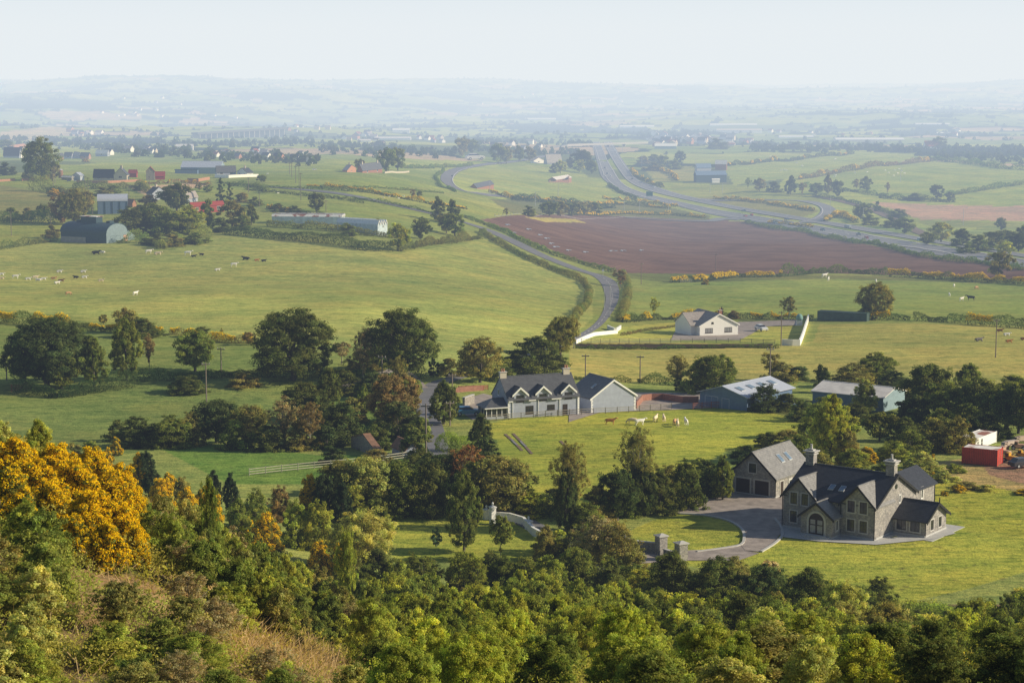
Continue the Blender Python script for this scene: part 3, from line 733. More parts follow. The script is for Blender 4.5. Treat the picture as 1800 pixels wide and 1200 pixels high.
    rv = MB(); rv.tube([(L, 5.7*k, 6.45*H), (L+.08, 5.7*k, 6.45*H)], [.34, .34], 16); rv.build('round_vent', M['glass'], r)
    for u in (1.25, 3.15): opening(r, FRONT(L, sy0), X(u), .72, 1.35, 1.35, sur='quoin', frame='wood_dark', pane='glass', mull=1)
    for u in (2.1, 4.5): opening(r, RIGHT(sx1, sy0), u*k, .75, .95, 1.35, sur='quoin', frame='wood_dark', mull=1)
    # arched door and its stone surround
    R = 1.12; zs = 2.15; y = -2.9
    d = MB(); poly = [(cx-R, .35)] + [(cx - R*math.cos(a), zs + R*math.sin(a)) for a in np.linspace(0, PI, 16)] + [(cx+R, .35)]
    d.prism(poly, y-.03, y+.1, 'y'); door = d.build('front_door', M['wood_dark'], r)
    dp = MB()
    for s in (-1, 1): dp.box(cx+s*.52-.38, cx+s*.52+.38, y-.06, y-.03, .6, 1.6); dp.box(cx+s*.52-.36, cx+s*.52+.36, y-.05, y-.03, 1.75, 2.35)
    dp.build('door_panel', M['curtain'], door)
    s_ = MB(); R2 = R+.28; inner = [(cx-R, .2)] + [(cx - R*math.cos(a), zs + R*math.sin(a)) for a in np.linspace(0, PI, 16)] + [(cx+R, .2)]
    outer = [(cx-R2, .2)] + [(cx - R2*math.cos(a), zs + R2*math.sin(a)) for a in np.linspace(0, PI, 16)] + [(cx+R2, .2)]
    for i in range(len(inner)-1):
        q = [inner[i], inner[i+1], outer[i+1], outer[i]]; s_.prism(q, y-.09, y+.02, 'y')
    s_.build('door_surround', M['quoin'], r)
    for x in (.75, L-.75): chimney_big(r, x, W/2, zr-.5, zr+1.75)
    sl = (zr-ze)/(W/2)
    for x in (5.8, 7.3): rooflight(r, X(x), W*.17, ze + sl*W*.17, (0, -1), sl, .8, 1.1)
def chimney_big(r, x, y, z0, z1):
    b = MB(); b.box(x-.6, x+.6, y-.5, y+.5, z0, z1, 0); b.box(x-.75, x+.75, y-.65, y+.65, z1-.35, z1-.2, 1); b.box(x-.9, x+.9, y-.8, y+.8, z1, z1+.16, 1); b.box(x-.45, x+.45, y-.35, y+.35, z1+.16, z1+.34, 1)
    o = b.build('chimney', [M['stone'], M['quoin']], r); MB().tube([(x,y,z1+.34),(x,y,z1+.75),(x,y,z1+1.0)], [.2,.15,.18], 8).build('chimney_pot', M['quoin'], o)
stone_villa()
def villa_garage():
    r, L, m = site('stone_garage', (1283,864), (1362,876), 'grey stone double garage with two dark doors and sunlit slate roof', 'garage')
    W = 10.8; ze, zr = 2.95, 6.25; b = MB(); body_y(b, 0, L, 0, W, ze, zr); b.build('wall', M['stone'], r)
    f = MB(); roof_y(f, 0, L, 0, W, ze, zr, .35, vg=.3); f.build('roof', M['slate_sunlit'], r)
    v = MB(); verge_y(v, 0, L, -.33, ze, zr, .38); v.build('bargeboard', M['black'], r); MB().tube([(L+.05,.05,0),(L+.05,.05,ze-.2)], [.06,.06]).build('downpipe', M['black'], r)
    p = MB(); p.box(-.07, L+.07, -.07, W+.07, -1.2, .25); p.build('plinth', M['paving'], r)
    for u in (.29, .71): opening(r, FRONT(), L*u, .15, L*.33, 2.25, name='garage_door', frame='quoin', pane='wood_dark', mull=0, sur='quoin', sill=False)
    opening(r, FRONT(), L*.5, 3.35, 1.2, 1.35, sur='quoin', frame='wood_dark', pane='glass'); opening(r, RIGHT(L, 0), 2.0, .1, .9, 2.1, name='side_door', frame='wood_dark', pane='wood_dark', mull=0, sur='quoin', sill=False)
    opening(r, RIGHT(L, 0), 4.6, .9, .9, 1.2, sur='quoin')
    sl = (zr-ze)/(L/2)
    for y in (5.0, 7.2): rooflight(r, L*.74, y, ze + sl*L*.26, (1, 0), sl, .95, 1.5)
villa_garage()
# ------------------------------------------------------------------ dormer farmhouse and its garage
def quoins(b, x, y, ze, sx=1):
    z = .1; k = 0
    while z < ze-.3:
        w = .42 if k % 2 else .28; b.box(x-(w if sx > 0 else .03), x+(.03 if sx > 0 else w), y-.03, y+.05, z, z+.27); z += .33; k += 1
def farmhouse():
    r, L, m = site('dormer_farmhouse', (893,735), (1018,729), 'grey rendered farmhouse with slate roof and three dormer gables', 'house')
    W = 8.2; ze, zr = 3.75, 7.35
    b = MB(); body_x(b, 0, L, 0, W, ze, zr); dc = [L*.167, L*.487, L*.845]
    for c in dc: body_y(b, c-1.25, c+1.25, -.02, 3.0, 4.75, 5.85, 3.0)
    b.build('wall', M['render_grey'], r)
    f = MB(); roof_x(f, 0, L, 0, W, ze, zr, .35, vg=.12)
    for c in dc: roof_y(f, c-1.25, c+1.25, -.02, 3.2, 4.75, 5.85, .35, vg=.3)
    f.build('roof', M['slate_dark'], r)
    v = MB()
    for c in dc: verge_y(v, c-1.25, c+1.25, -.4, 4.75, 5.85, .42, .35, .08)
    e0 = 0
    for c in dc + [L+.9]:
        x1 = min(c-1.6, L); 
        if x1 > e0: v.box(e0, x1, -.5, -.38, ze-.42, ze-.25)
        e0 = c+1.6
    for x in (.9, L*.42, L*.72, L-.35): v.tube([(x,-.1,.1),(x,-.1,ze-.4)], [.06,.06], 6)
    quoins(v, .0, -.0, ze, -1); quoins(v, L, 0, ze, 1); v.build('white_trim', M['white'], r)
    for c in dc: opening(r, FRONT(0, -.02), c, 3.2, 1.5, 1.25, mull=1, frame='wood_dark')
    for u, w, h, z in ((.30, 1.6, 1.5, .85), (.60, 1.55, .95, 1.35)): opening(r, FRONT(), L*u, z, w, h, mull=2, frame='wood_dark')
    opening(r, FRONT(), L*.80, .1, 1.0, 2.1, name='back_door', frame='wood_dark', pane='wood_dark', mull=0, sill=False)
    opening(r, LEFTF(0, W), 3.4, 3.9, .8, 1.1); 
    for x in (.55, L-1.0): chimney(r, x, W/2, zr-.4, zr+.95, 1.3, .7, 'cream', 'quoin', 2)
    # sun porch at the left end
    q = MB(); q.box(-4.2, -.01, .3, 4.5, -1.2, .7); 
    q.build('porch_wall', M['render_grey'], r)
    hp = MB(); z0, z1 = 2.35, 3.9
    hp.add([(-4.7,-.2,z0),(.25,-.2,z0),(.25,5.0,z0),(-4.7,5.0,z0),(-2.2,2.4,z1),(.25,2.4,z1)], [(0,1,5,4),(3,4,5,2),(0,4,3),(3,2,1,0)]); hp.build('porch_roof', M['slate_dark'], r)
    for x in np.linspace(-4.2, -.1, 5): MB().box(x-.06, x+.06, .24, .36, .7, 2.35).build('porch_post', M['white'], r)
    for y in np.linspace(1.6, 4.5, 3): MB().box(-4.26, -4.14, y-.06, y+.06, .7, 2.35).build('porch_post', M['white'], r)
    MB().box(-4.75, .2, -.28, -.16, 2.25, 2.42).build('fascia', M['white'], r)
    pg = MB(); pg.box(-4.16, -.03, .3, 4.4, .7, 2.3); pg.build('porch_glazing', M['glass'], r)
farmhouse()
def farm_garage():
    r, L, m = site('rendered_garage', (1039,726), (1117,722), 'grey rendered garage with white verge and dark roof beside farmhouse', 'garage')
    W = 9; ze, zr = 3.1, 6.3; b = MB(); body_y(b, 0, L, 0, W, ze, zr); b.build('wall', M['render_grey'], r)
    f = MB(); roof_y(f, 0, L, 0, W, ze, zr, .3, vg=.2); f.build('roof', M['slate_dark'], r)
    v = MB(); verge_y(v, 0, L, -.24, ze, zr, .35, .3); quoins(v, 0, 0, ze, -1); quoins(v, L, 0, ze, 1); v.build('white_trim', M['white'], r)
    sl = (zr-ze)/(L/2); rooflight(r, L*.25, 3.2, ze + sl*L*.25, (-1, 0), sl, .8, 1.2)
farm_garage()
# ------------------------------------------------------------------ white bungalow
def bungalow():
    r, L, m = site('white_bungalow', (1230,590.5), (1297,588.5), 'white bungalow with grey tiled roof and dark chimneys', 'bungalow')
    W = 13; ze, zr = 3.1, 6.2; b = MB(); body_y(b, 0, L, 0, W, ze, zr); body_x(b, -1.6, .5, 2.5, 12.5, ze, 6.0); b.build('wall', M['white'], r)
    f = MB(); roof_y(f, 0, L, 0, W, ze, zr, .4, vg=.35); roof_x(f, -1.6, L/2, 2.5, 12.5, ze, 6.0, .4, vg=.3); f.build('roof', M['tile_grey'], r)
    v = MB(); verge_y(v, 0, L, -.4, ze, zr, .42, .25); v.build('bargeboard', M['white'], r)
    for u in (.24, .745): opening(r, FRONT(), L*u, .95, 2.4, 1.35, mull=2, frame='wood_dark', pane='curtain')
    opening(r, FRONT(), L*.33, 3.5, .7, .5, frame='wood_dark', mull=0); opening(r, RIGHT(L, 0), 3, .95, 1.5, 1.2, frame='wood_dark'); opening(r, RIGHT(L, 0), 7, .1, 1, 2.1, name='side_door', frame='wood_dark', pane='wood_dark', sill=False, mull=0)
    chimney(r, L*.56, .9, zr-.6, zr+.9, .9, .7, 'brick', 'quoin', 1); chimney(r, L*.93, 8.5, zr-2.2, zr+.2, .6, .6, 'wood_dark', 'wood_dark', 1, 'wood_dark')
bungalow()

# ------------------------------------------------------------------ barns and sheds
def portal_barn(name, label, A, B, depth, he, hr, ridge, wall, roof, lower=None, group=None, extra=None, ov=.25, dz=0, lights=0, cat='barn'):
    """he, hr, depth in photo pixels' worth of metres at the site when negative, metres otherwise"""
    r, L, m = site(name, A, B, label, cat, group, dz=dz)
    conv = lambda v: v if v > 0 else -v*m
    he, hr, W = conv(he), conv(hr), conv(depth)
    b = MB(); (body_x if ridge == 'x' else body_y)(b, 0, L, 0, W, he, hr, -1.5)
    if lower: b.box(-.06, L+.06, -.06, W+.06, -1.5, he*.38, 1); b.build('wall', [M[wall], M[lower]], r)
    else: b.build('wall', M[wall], r)
    f = MB(); (roof_x if ridge == 'x' else roof_y)(f, 0, L, 0, W, he, hr, ov, .14*max(1, m*6), ov); f.build('roof', M[roof], r)
    if lights:
        sl = (hr-he)/((L if ridge == 'y' else W)/2)
        for k in range(lights):
            if ridge == 'y': rooflight(r, L*.72, W*(k+.6)/(lights+.3), he + sl*L*.28, (1, 0), sl, W*.09, L*.16)
            else: rooflight(r, L*(k+.6)/lights, W*.25, he + sl*W*.25, (0, -1), sl, 1.2, 3)
    if extra: extra(r, L, W, he, hr, m)
    return r
def barn_doors(r, L, W, he, hr, m):
    opening(r, FRONT(), L*.55, 0, L*.16, he*.75, name='barn_door', frame='roof_blue', pane='barn_blue', mull=0, sill=False)
    opening(r, FRONT(), L*.25, 0, L*.28, he*.8, name='barn_door', frame='roof_blue', pane='barn_blue', mull=1, sill=False)
portal_barn('blue_barn', 'wide low blue-grey sheeted barn with shallow pale roof', (1230,714), (1313,722), 16, 2.9, 4.5, 'y', 'barn_blue', 'roof_blue', extra=barn_doors, lights=4, ov=.5)
def doors2(r, L, W, he, hr, m):
    opening(r, RIGHT(L, 0), W*.5, 0, W*.35, he*.8, name='barn_door', frame='pole_grey', pane='barn_light', mull=1, sill=False)
# pale ribbed barn: ridge runs back-left, gable to the right
portal_barn('ribbed_roof_barn', 'long barn with pale ribbed roof and grey gable behind trees', (1552,724), (1590,714), 15, 3.0, 4.3, 'y', 'barn_light', 'roof_pale', ov=.3)
def barrel(name, label, A, B, depth, he, hr, wall, roof, gable, extra=None, lower=None, dz=0):
    r, L, m = site(name, A, B, label, 'barn', dz=dz); W = depth
    arc = [(W/2 - W/2*math.cos(a), he + (hr-he)*math.sin(a)) for a in np.linspace(0, PI, 15)]
    b = MB(); b.prism([(0,-1.5),(W,-1.5)] + arc[::-1][0:], .05, L-.05, 'x', 0)
    if lower: b.box(L*.0+.2, L*.55, -.07, .05, -1.5, he*.55, 1)
    b.build('wall', [M[wall], M[lower or wall]], r)
    f = MB(); o = [(W/2 - (W/2+.15)*math.cos(a), he + .0 + (hr-he+.15)*math.sin(a)) for a in np.linspace(0, PI, 15)]
    for i in range(14): f.prism([arc[i], arc[i+1], o[i+1], o[i]], -.2, L+.2, 'x')
    f.build('roof', M[roof], r)
    if extra: extra(r, L, W, he, hr, m)
    return r
def darkx(r, L, W, he, hr, m):
    g = MB(); g.box(L*.30, L*.64, W*.32, W*.62, hr-.8, hr+2.4); o = g.build('roof_lantern', M['barn_dark'], r); t = MB(); t.box(L*.28, L*.66, W*.3, W*.64, hr+2.4, hr+2.55); t.build('lantern_roof', M['rust_roof'], o)
    for x in (.2, .86): q = MB(); q.box(L*x-.9, L*x+.9, W*.4, W*.6, hr-.6, hr+.9); q.build('roof_vent', M['barn_dark'], r)
    gb = MB(); gb.prism([(.05,-1.5),(W-.05,-1.5)] + [(W/2 - (W/2-.05)*math.cos(a), he + (hr-he)*math.sin(a)) for a in np.linspace(0, PI, 15)][::-1], L-.04, L+.06, 'x'); gb.build('gable_sheeting', M['barn_light'], r)
    ln = MB(); ln.hexa([(L-4,W-.1,-1.5),(L+.05,W-.1,-1.5),(L+.05,W+4.5,-1.5),(L-4,W+4.5,-1.5)], [(L-4,W-.1,he+.6),(L+.05,W-.1,he+.6),(L+.05,W+4.5,he-1.8),(L-4,W+4.5,he-1.8)]); ln.build('lean_to', M['barn_light'], r)
    for u, mt in ((.3, 'barn_light'), (.55, 'barn_light'), (.9, 'salmon')): opening(r, RIGHT(L+.06, 0), W*u, 0, W*.2, he*.7, name='barn_door', frame='barn_dark', pane=mt, mull=0, sill=False)
barrel('round_roof_barn', 'dark round-roofed barn with square roof lantern in the pasture corner', (107,425), (187,428), 13, 4.0, 7.6, 'barn_dark', 'barn_dark', 'barn_light', darkx, 'concrete')
def hayx(r, L, W, he, hr, m):
    b = MB()
    for x in np.linspace(0, L, 5): b.box(x-.12, x+.12, -.2, 0, -1, he)
    b.build('post', M['barn_dark'], r)
barrel('hay_barn', 'grey round-roofed hay barn with open blue front', (172,377), (224,375), 11, 5.8, 8.6, 'barn_blue', 'roof_blue', 'barn_dark', hayx)
def sm(name, label, A, B, depth, he, hr, ridge='x', wall='white', roof='slate', wins=2, chim=1, cat='house', group=None, side=1, sidewall=None, dz=0, winside='FRONT'):
    """small far building; depth/he/hr given in photo pixels"""
    r, L, m = site(name, A, B, label, cat, group, dz=dz); W, he, hr = depth*m, he*m, hr*m
    b = MB(); (body_x if ridge == 'x' else body_y)(b, 0, L, 0, W, he, hr, -1.5); b.build('wall', M[wall], r)
    f = MB(); th = max(.15, .5*m); (roof_x if ridge == 'x' else roof_y)(f, 0, L, 0, W, he, hr, .5*m+.2, th, .4*m+.1); f.build('roof', M[roof], r)
    for k in range(wins):
        u = L*(k+.5)/wins; w = min(L*.5/wins, 2.0*max(1, m*1.2)); opening(r, FRONT(), u, he*.35, w, he*.42, mull=1 if m < .35 else 0)
    if side and W > 3: opening(r, RIGHT(L, 0), W*.5, he*.35, min(W*.2, 2.0), he*.4, mull=0)
    for k in range(chim):
        if ridge == 'x': chimney(r, [L*.12, L*.88][k % 2], W/2, hr-.4, hr+2.2*m+.6, 1.2*max(1, m*2), .8*max(1, m*2), 'cream', 'quoin', 1)
        else: chimney(r, L/2, W*.5, hr-.4, hr+2*m+.6, 1.1*max(1, m*2), .9*max(1, m*2), 'cream', 'quoin', 1)
    return r
# near left: roofless-looking old shed and its small neighbour
r = sm('old_stone_shed', 'ruinous low stone shed with rusted tin roof by lane', (617,786), (663,803), 11, 16, 34, 'y', 'rubble', 'rust_tin', 0, 0, 'shed', side=0)
r = sm('field_store', 'small grey rendered store with rusty sloping roof under trees', (689,797), (713,803), 24, 14, 27, 'x', 'render_grey', 'rust_tin', 0, 0, 'shed', side=0)
# farm on the left
sm('stone_outhouse', 'small pink stone outhouse with gable below hay barn', (180,376), (195,376), 9, 10, 17, 'y', 'brick_pale', 'slate_dark', 0, 0, 'shed', side=0)
sm('stone_outhouse', 'low stone outhouse with brown roof right of hay barn', (212,362), (233,364), 8, 7, 13, 'x', 'brick_pale', 'rust_tin', 0, 0, 'shed', side=0)
sm('farm_cottage', 'pale grey farm cottage half hidden by dark trees', (268,352), (292,350), 14, 12, 22, 'y', 'render_grey', 'slate', 1, 1)
sm('farm_cottage', 'mauve slate-roofed cottage behind the conifers', (330,356), (348,354), 10, 9, 18, 'x', 'render_grey', 'tile_grey', 0, 0)
sm('red_shed', 'long low red metal shed showing between round trees', (337,376), (394,372), 8, 14, 19, 'x', 'red_shed', 'red_shed', 3, 0, 'shed')
sm('gabled_house', 'cream gabled house with dark roof and white verges', (200,317), (223,317), 16, 10, 21, 'y', 'cream', 'slate_dark', 1, 1)
sm('house_wing', 'low cream wing with slate roof left of cream gabled house', (164,317), (199,317), 9, 7, 19, 'x', 'cream', 'slate', 2, 0)
sm('round_red_shed', 'small red round-topped shed left of the grey stone barn', (226,312), (240,312), 8, 8, 13, 'x', 'red_shed', 'red_shed', 0, 0, 'shed', side=0)
sm('stone_barn', 'grey stone barn with tall gable beside red roofed lean-to', (257,317), (272,317), 9, 16, 24, 'y', 'rubble', 'red_shed', 0, 0, 'barn', side=0)
sm('red_lean_to', 'bright red curved roof shed beside the grey stone barn', (273,316), (290,316), 6, 8, 14, 'x', 'red_shed', 'red_shed', 0, 0, 'shed', side=0)
r = MB(); 
def silo(px, py, h, w, mat, label):
    p = P(px, py); m = 1/S(p); b = MB(); b.tube([(0,0,-1),(0,0,h*m)], [w*m/2]*2, 16); r = empty('silo', p); tag(r, label, 'silo'); b.build('silo_drum', M[mat], r, True)
    c = MB(); c.tube([(0,0,h*m),(0,0,(h+2)*m)], [w*m/2*1.06, w*m*.12], 16); c.build('silo_cap', M['pole_grey'], r)
silo(107, 313, 14, 8, 'rust_tin', 'short round rust-brown silo beside the big pasture tree')
sm('farm_office', 'small grey lean-to store right of the brown silo', (128,316), (141,317), 8, 8, 13, 'y', 'roof_blue', 'roof_blue', 0, 0, 'shed', side=0)
sm('farm_shed', 'low pale shed with flat roof right of the brown silo', (108,316), (126,317), 6, 5, 7, 'x', 'concrete', 'roof_pale', 1, 0, 'shed', side=0)
def bluex(r, L, W, he, hr, m):
    b = MB(); b.box(-4*m*2, L*.45, -9*m, -.1, -1.5, 7*m); b.build('annexe', M['barn_blue'], r); b = MB(); b.box(-4*m*2-.5, L*.46, -9.4*m, 0, 7*m, 8*m); b.build('annexe_roof', M['barn_dark'], r)
portal_barn('blue_roof_barn', 'large pale blue-roofed cattle barn on upper left farm', (318,305), (388,306), -30, -11, -21, 'x', 'barn_light', 'roof_blue', extra=bluex, lights=3)
sm('roadside_bungalow', 'white gabled bungalow with dark roof behind long white wall', (417,309), (434,310), 12, 7, 14, 'y', 'white', 'slate_dark', 2, 1, 'bungalow')
sm('bungalow_wing', 'grey bungalow wing left of the roadside bungalow', (381,309), (415,309), 9, 8, 17, 'x', 'render_grey', 'slate_dark', 2, 0, 'bungalow')
def wall_run(name, label, pts, h, th, mat, cat='wall', cap=None, ymin=200, group=None, zoff=0):
    w = [P(a, b, ymin) for a, b in pts]; m = 1/S(w[0]); hm = h*m if h > 0 else -h; tm = th
    c = resample([(p.x, p.y) for p in w], 3.0); r = empty(name, (c[0][0], c[0][1], ground(*c[0]))); o = r.location; tag(r, label, cat, group)
    b = MB(); cp = MB(); l, q = offset_line(c, np.full(len(c), tm/2), np.full(len(c), -tm/2)); l2, q2 = offset_line(c, np.full(len(c), tm/2+.05), np.full(len(c), -tm/2-.05))
    for i in range(len(c)-1):
        z0, z1 = ground(*c[i]), ground(*c[i+1])
        def v(p, z): return (p[0]-o.x, p[1]-o.y, z-o.z)
        b.hexa([v(l[i],z0-.6),v(l[i+1],z1-.6),v(q[i+1],z1-.6),v(q[i],z0-.6)], [v(l[i],z0+hm),v(l[i+1],z1+hm),v(q[i+1],z1+hm),v(q[i],z0+hm)])
        if cap: cp.hexa([v(l2[i],z0+hm),v(l2[i+1],z1+hm),v(q2[i+1],z1+hm),v(q2[i],z0+hm)], [v(l2[i],z0+hm+.12),v(l2[i+1],z1+hm+.12),v(q2[i+1],z1+hm+.12),v(q2[i],z0+hm+.12)])
    b.build('wall_face', M[mat], r)
    if cap: cp.build('coping', M[cap], r)
    return r
wall_run('garden_wall', 'long white garden wall in front of the roadside bungalow', [(378,312),(400,313),(454,311)], 5, .5, 'white')
wall_run('garden_wall', 'pale pink wall left of the roadside bungalow', [(330,318),(350,319),(368,316)], 5, .5, 'brick_pale')
wall_run('garden_wall', 'pale roadside wall left of the big pasture tree', [(-5,320),(26,318)], 4, .5, 'brick_pale')
wall_run('garden_wall', 'low pale wall under the big pasture tree', [(38,318),(62,317)], 4, .5, 'brick_pale')
wall_run('garden_wall', 'long pale wall below the cream gabled house', [(135,321),(190,322),(248,319)], 4, .5, 'brick_pale')
sm('hill_house', 'grey house with steep roof at the left edge above pasture', (6,277), (34,278), 8, 6, 18, 'x', 'render_grey', 'slate', 0, 0)
sm('white_cottage', 'small white gable cottage against the big pasture tree', (37,278), (44,278), 5, 9, 20, 'y', 'white', 'slate_dark', 0, 0)
sm('hill_barn', 'long tan-roofed shed on the left skyline pasture', (18,261), (46,261), 8, 4, 7, 'x', 'brick_pale', 'brick_pale', 0, 0, 'barn', side=0)
for a, b, lb in (((100,281),(112,281),'pink walled farm shed right of the big pasture tree'), ((113,279),(126,279),'dark green farm shed in the distant left yard'), ((128,278),(138,279),'slate barn right of the dark green farm shed'), ((141,279),(156,280),'pale gabled farmhouse of the distant left yard'), ((168,275),(189,275),'low pale-roofed shed right of the distant left yard')):
    sm('farm_building', lb, a, b, 6, 6, 11, 'x', 'brick_pale' if 'p' in lb[:4] else 'render_grey', 'slate_dark' if 'pale-roof' not in lb else 'roof_pale', 1, 0, 'farm building')
# glasshouses
def ribbed(name, label, A, B, depth, he, hr, bays, wall, roof):
    r, L, m = site(name, A, B, label, 'glasshouse'); W, he, hr = depth*m, he*m, hr*m; bw = W/bays
    b = MB(); f = MB()
    for k in range(bays):
        y0 = k*bw; body_x(b, 0, L, y0+.01*k, y0+bw-.01, he, hr, -1.5)
        roof_x(f, 0, L, y0, y0+bw, he, hr, .0, .14, .15)
    b.build('wall', M[wall], r); f.build('roof', M[roof], r)
    v = MB()
    for k in range(bays): verge_x(v, k*bw, (k+1)*bw, L+.16, he, hr, 0, .5, .12)
    v.build('gable_frame', M['white'], r); return r
ribbed('rusty_glasshouse', 'long glasshouse with white roof streaked by rust', (478,393), (600,395), 34, 13, 17, 4, 'greenhouse', 'rust_roof')
ribbed('blue_glasshouse', 'pale blue ribbed glasshouse with white zigzag gables', (592,403), (664,414), 26, 17, 24, 4, 'greenhouse', 'pale_glass_roof')
# middle distance
sm('brick_gabled_house', 'brick house with dark roof and gable left of tall trees', (637,304), (672,304), 10, 8, 18, 'x', 'brick', 'slate_dark', 2, 2)
sm('brick_cottage', 'small pink brick cottage left of the gabled brick house', (610,303), (626,303), 8, 7, 14, 'y', 'brick_pale', 'slate_dark', 1, 1)
wall_run('garden_wall', 'pale wall right of the gabled brick house', [(676,305),(719,303)], 3, .6, 'cream')
sm('stone_barn', 'low brick barn with dark roof beside the bending side road', (838,332), (868,333), 12, 8, 14, 'x', 'brick', 'slate_dark', 0, 0, 'barn')
sm('tent_roof_house', 'white-fronted bungalow by the dark wedge-roofed hall', (938,287), (956,287), 8, 5, 10, 'y', 'white', 'tile_grey', 1, 0, 'bungalow')
sm('wedge_roof_hall', 'dark steep-roofed hall left of the round dark tree', (962,289), (988,290), 10, 5, 18, 'x', 'render_grey', 'slate_dark', 0, 0, 'hall')
def brick_yard():
    r, L, m = site('walled_brick_building', (973,322), (1033,321), 'orange brick walled building with pillared walls near motorway', 'building')
    b = MB(); c = MB()
    def run(p0, p1, h):
        d = Vector(p1) - Vector(p0); n = max(2, int(d.length/(4.2*m)))
        ang = math.atan2(d.y, d.x); f = (p0[0], p0[1], ang); fbox(b, f, 0, d.length, -1.5, h, -.6, 0)
        for k in range(n+1): u = d.length*k/n; fbox(c, f, u-.5*m, u+.5*m, -1.5, h+.7*m, -.2, .6)
    run((0, 0), (L*.56, 30*m*.8), 9*m) if False else None
    run((L*.0, 9*m), (L*.45, 2*m), 8*m); run((L*.45, 2*m), (L*.98, 34*m), 11*m); run((L*.0, 9*m), (L*.55, 40*m), 8*m)
    b.build('perimeter_wall', M['brick_pale'], r); c.build('pillar', M['salmon'], r)
    h = MB(); body_x(h, L*.35, L*.8, 18*m, 32*m, 9*m, 13*m); h.build('hall', M['brick'], r); h = MB(); roof_x(h, L*.35, L*.8, 18*m, 32*m, 9*m, 13*m, .5); h.build('roof', M['roof_pale'], r)
brick_yard()
sm('dark_green_barn', 'dark green barn with grey roof beside motorway pasture', (1224,321), (1277,321), 12, 14, 20, 'x', 'barn_dark', 'barn_blue', 0, 0, 'barn', side=0)
sm('white_lean_to', 'small white lean-to on the front of the dark green barn', (1252,321.5), (1265,321.5), 3, 6, 7, 'x', 'white', 'white', 0, 0, 'shed', side=0)
sm('slate_barn', 'grey slate barn behind the dark green barn', (1225,302), (1250,302), 8, 8, 14, 'x', 'render_grey', 'barn_blue', 0, 0, 'barn', side=0)
sm('tall_brick_barn', 'tall pink brick barn with pale roof beside motorway pasture', (1257,299), (1277,299), 9, 11, 17, 'x', 'brick', 'roof_pale', 0, 0, 'barn', side=0)
sm('red_roof_house', 'white house with red hipped roof on the right hilltop', (1627,262), (1652,262), 9, 6, 14, 'x', 'white', 'red_roof', 3, 0)
# machinery yard
def crate_box(name, label, A, B, depth, h, mat, roof=None, cat='container', doors=True):
    r, L, m = site(name, A, B, label, cat); b = MB(); b.box(0, L, 0, depth, .12, h)
    for x in np.linspace(0, L, 2): b.box(x-.08, x+.08, -.05, .05, 0, h+.05); b.box(x-.08, x+.08, depth-.05, depth+.05, 0, h+.05)
    b.box(-.06, L+.06, -.06, .06, h, h+.1); b.box(-.06, L+.06, depth-.06, depth+.06, h, h+.1); b.box(.06, L-.06, -.03, .0, 1.0, 1.06); b.build('shell', M[mat], r)
    t = MB(); t.box(.08, L-.08, .08, depth-.08, h, h+.05); t.build('roof', M[roof or mat], r)
    if doors:
        d = MB(); d.box(L, L+.04, .1, depth/2-.03, .2, h-.1); d.box(L, L+.04, depth/2+.03, depth-.1, .2, h-.1); o = d.build('door', M[mat], r)
        k = MB(); [k.tube([(L+.07, y, .2), (L+.07, y, h-.1)], [.03,.03]) for y in (depth*.3, depth*.7)]; k.build('locking_bar', M['pole_grey'], o)
    return r
crate_box('red_container', 'long red shipping container in the machinery yard', (1691,815), (1752,820), 3.2, 2.6, 'red_box', 'rust_roof')
crate_box('green_container', 'long dark green container behind the hedge right of bungalow', (1437,564), (1523,565), 3, 2.9, 'green_box', None)
r = crate_box('site_cabin', 'long white site cabin behind the red container', (1714,789), (1751,779), 3, 1.9, 'white', 'rust_roof', 'cabin', False)
opening(r, FRONT(), 1.2, .7, .9, .7); opening(r, FRONT(), 2.8, .15, .8, 1.6, name='cabin_door', mull=0, sill=False)
crate_box('white_trailer_box', 'short white box body behind the white site cabin', (1713,764), (1732,765), 2.4, 1.7, 'white', None, 'box body', False)
# bridges
def bridge():
    a, b = P(1008,259,600), P(1135,258,600); d = b-a; L = math.hypot(d.x, d.y); m = 1/S((a+b)/2); h = 6*m
    r = empty('motorway_bridge', (a.x, a.y, (a.z+b.z)/2), math.atan2(d.y, d.x)); tag(r, 'pale concrete road bridge crossing over the motorway', 'bridge')
    k = MB(); k.box(-14*m, L+6*m, 0, 9, h-2.2*m, h); k.build('deck', M['quoin'], r); p = MB(); p.box(-14*m, L+6*m, -.3, .1, h, h+1.3*m); p.build('parapet', M['quoin'], r)
    for x in (.27, .50, .72): q = MB(); q.box(L*x-.8, L*x+.8, 1, 8, -6, h-2.2*m); q.build('pier', M['concrete'], r)
    g = MB(); g.hexa([(-60*m,-2,-3),(-14*m,-2,-3),(-14*m,11,-3),(-60*m,11,-3)], [(-60*m,0,h-7*m),(-14*m,0,h-.1),(-14*m,9,h-.1),(-60*m,9,h-7*m)]); g.build('ramp', M['concrete'], r)
bridge()
def viaduct():
    a, b = P(352,243,1500), P(500,241,1500); d = b-a; L = math.hypot(d.x, d.y); m = 1/S((a+b)/2); h = 9*m
    r = empty('viaduct', (a.x, a.y, a.z), math.atan2(d.y, d.x)); tag(r, 'long many-arched grey railway viaduct far off in haze', 'viaduct')
    k = MB(); k.box(-10*m, L+10*m, -1, 12, h-2.6*m, h+.5*m); k.build('deck', M['slate_dark'], r)
    n = 16
    for i in range(n+1): q = MB(); x = L*i/n; q.hexa([(x-1.1*m,0,-12),(x+1.1*m,0,-12),(x+1.1*m,12,-12),(x-1.1*m,12,-12)], [(x-.9*m,0,h-1.6*m),(x+.9*m,0,h-1.6*m),(x+.9*m,12,h-1.6*m),(x-.9*m,12,h-1.6*m)]); q.build('pier', M['concrete'], r)
viaduct()
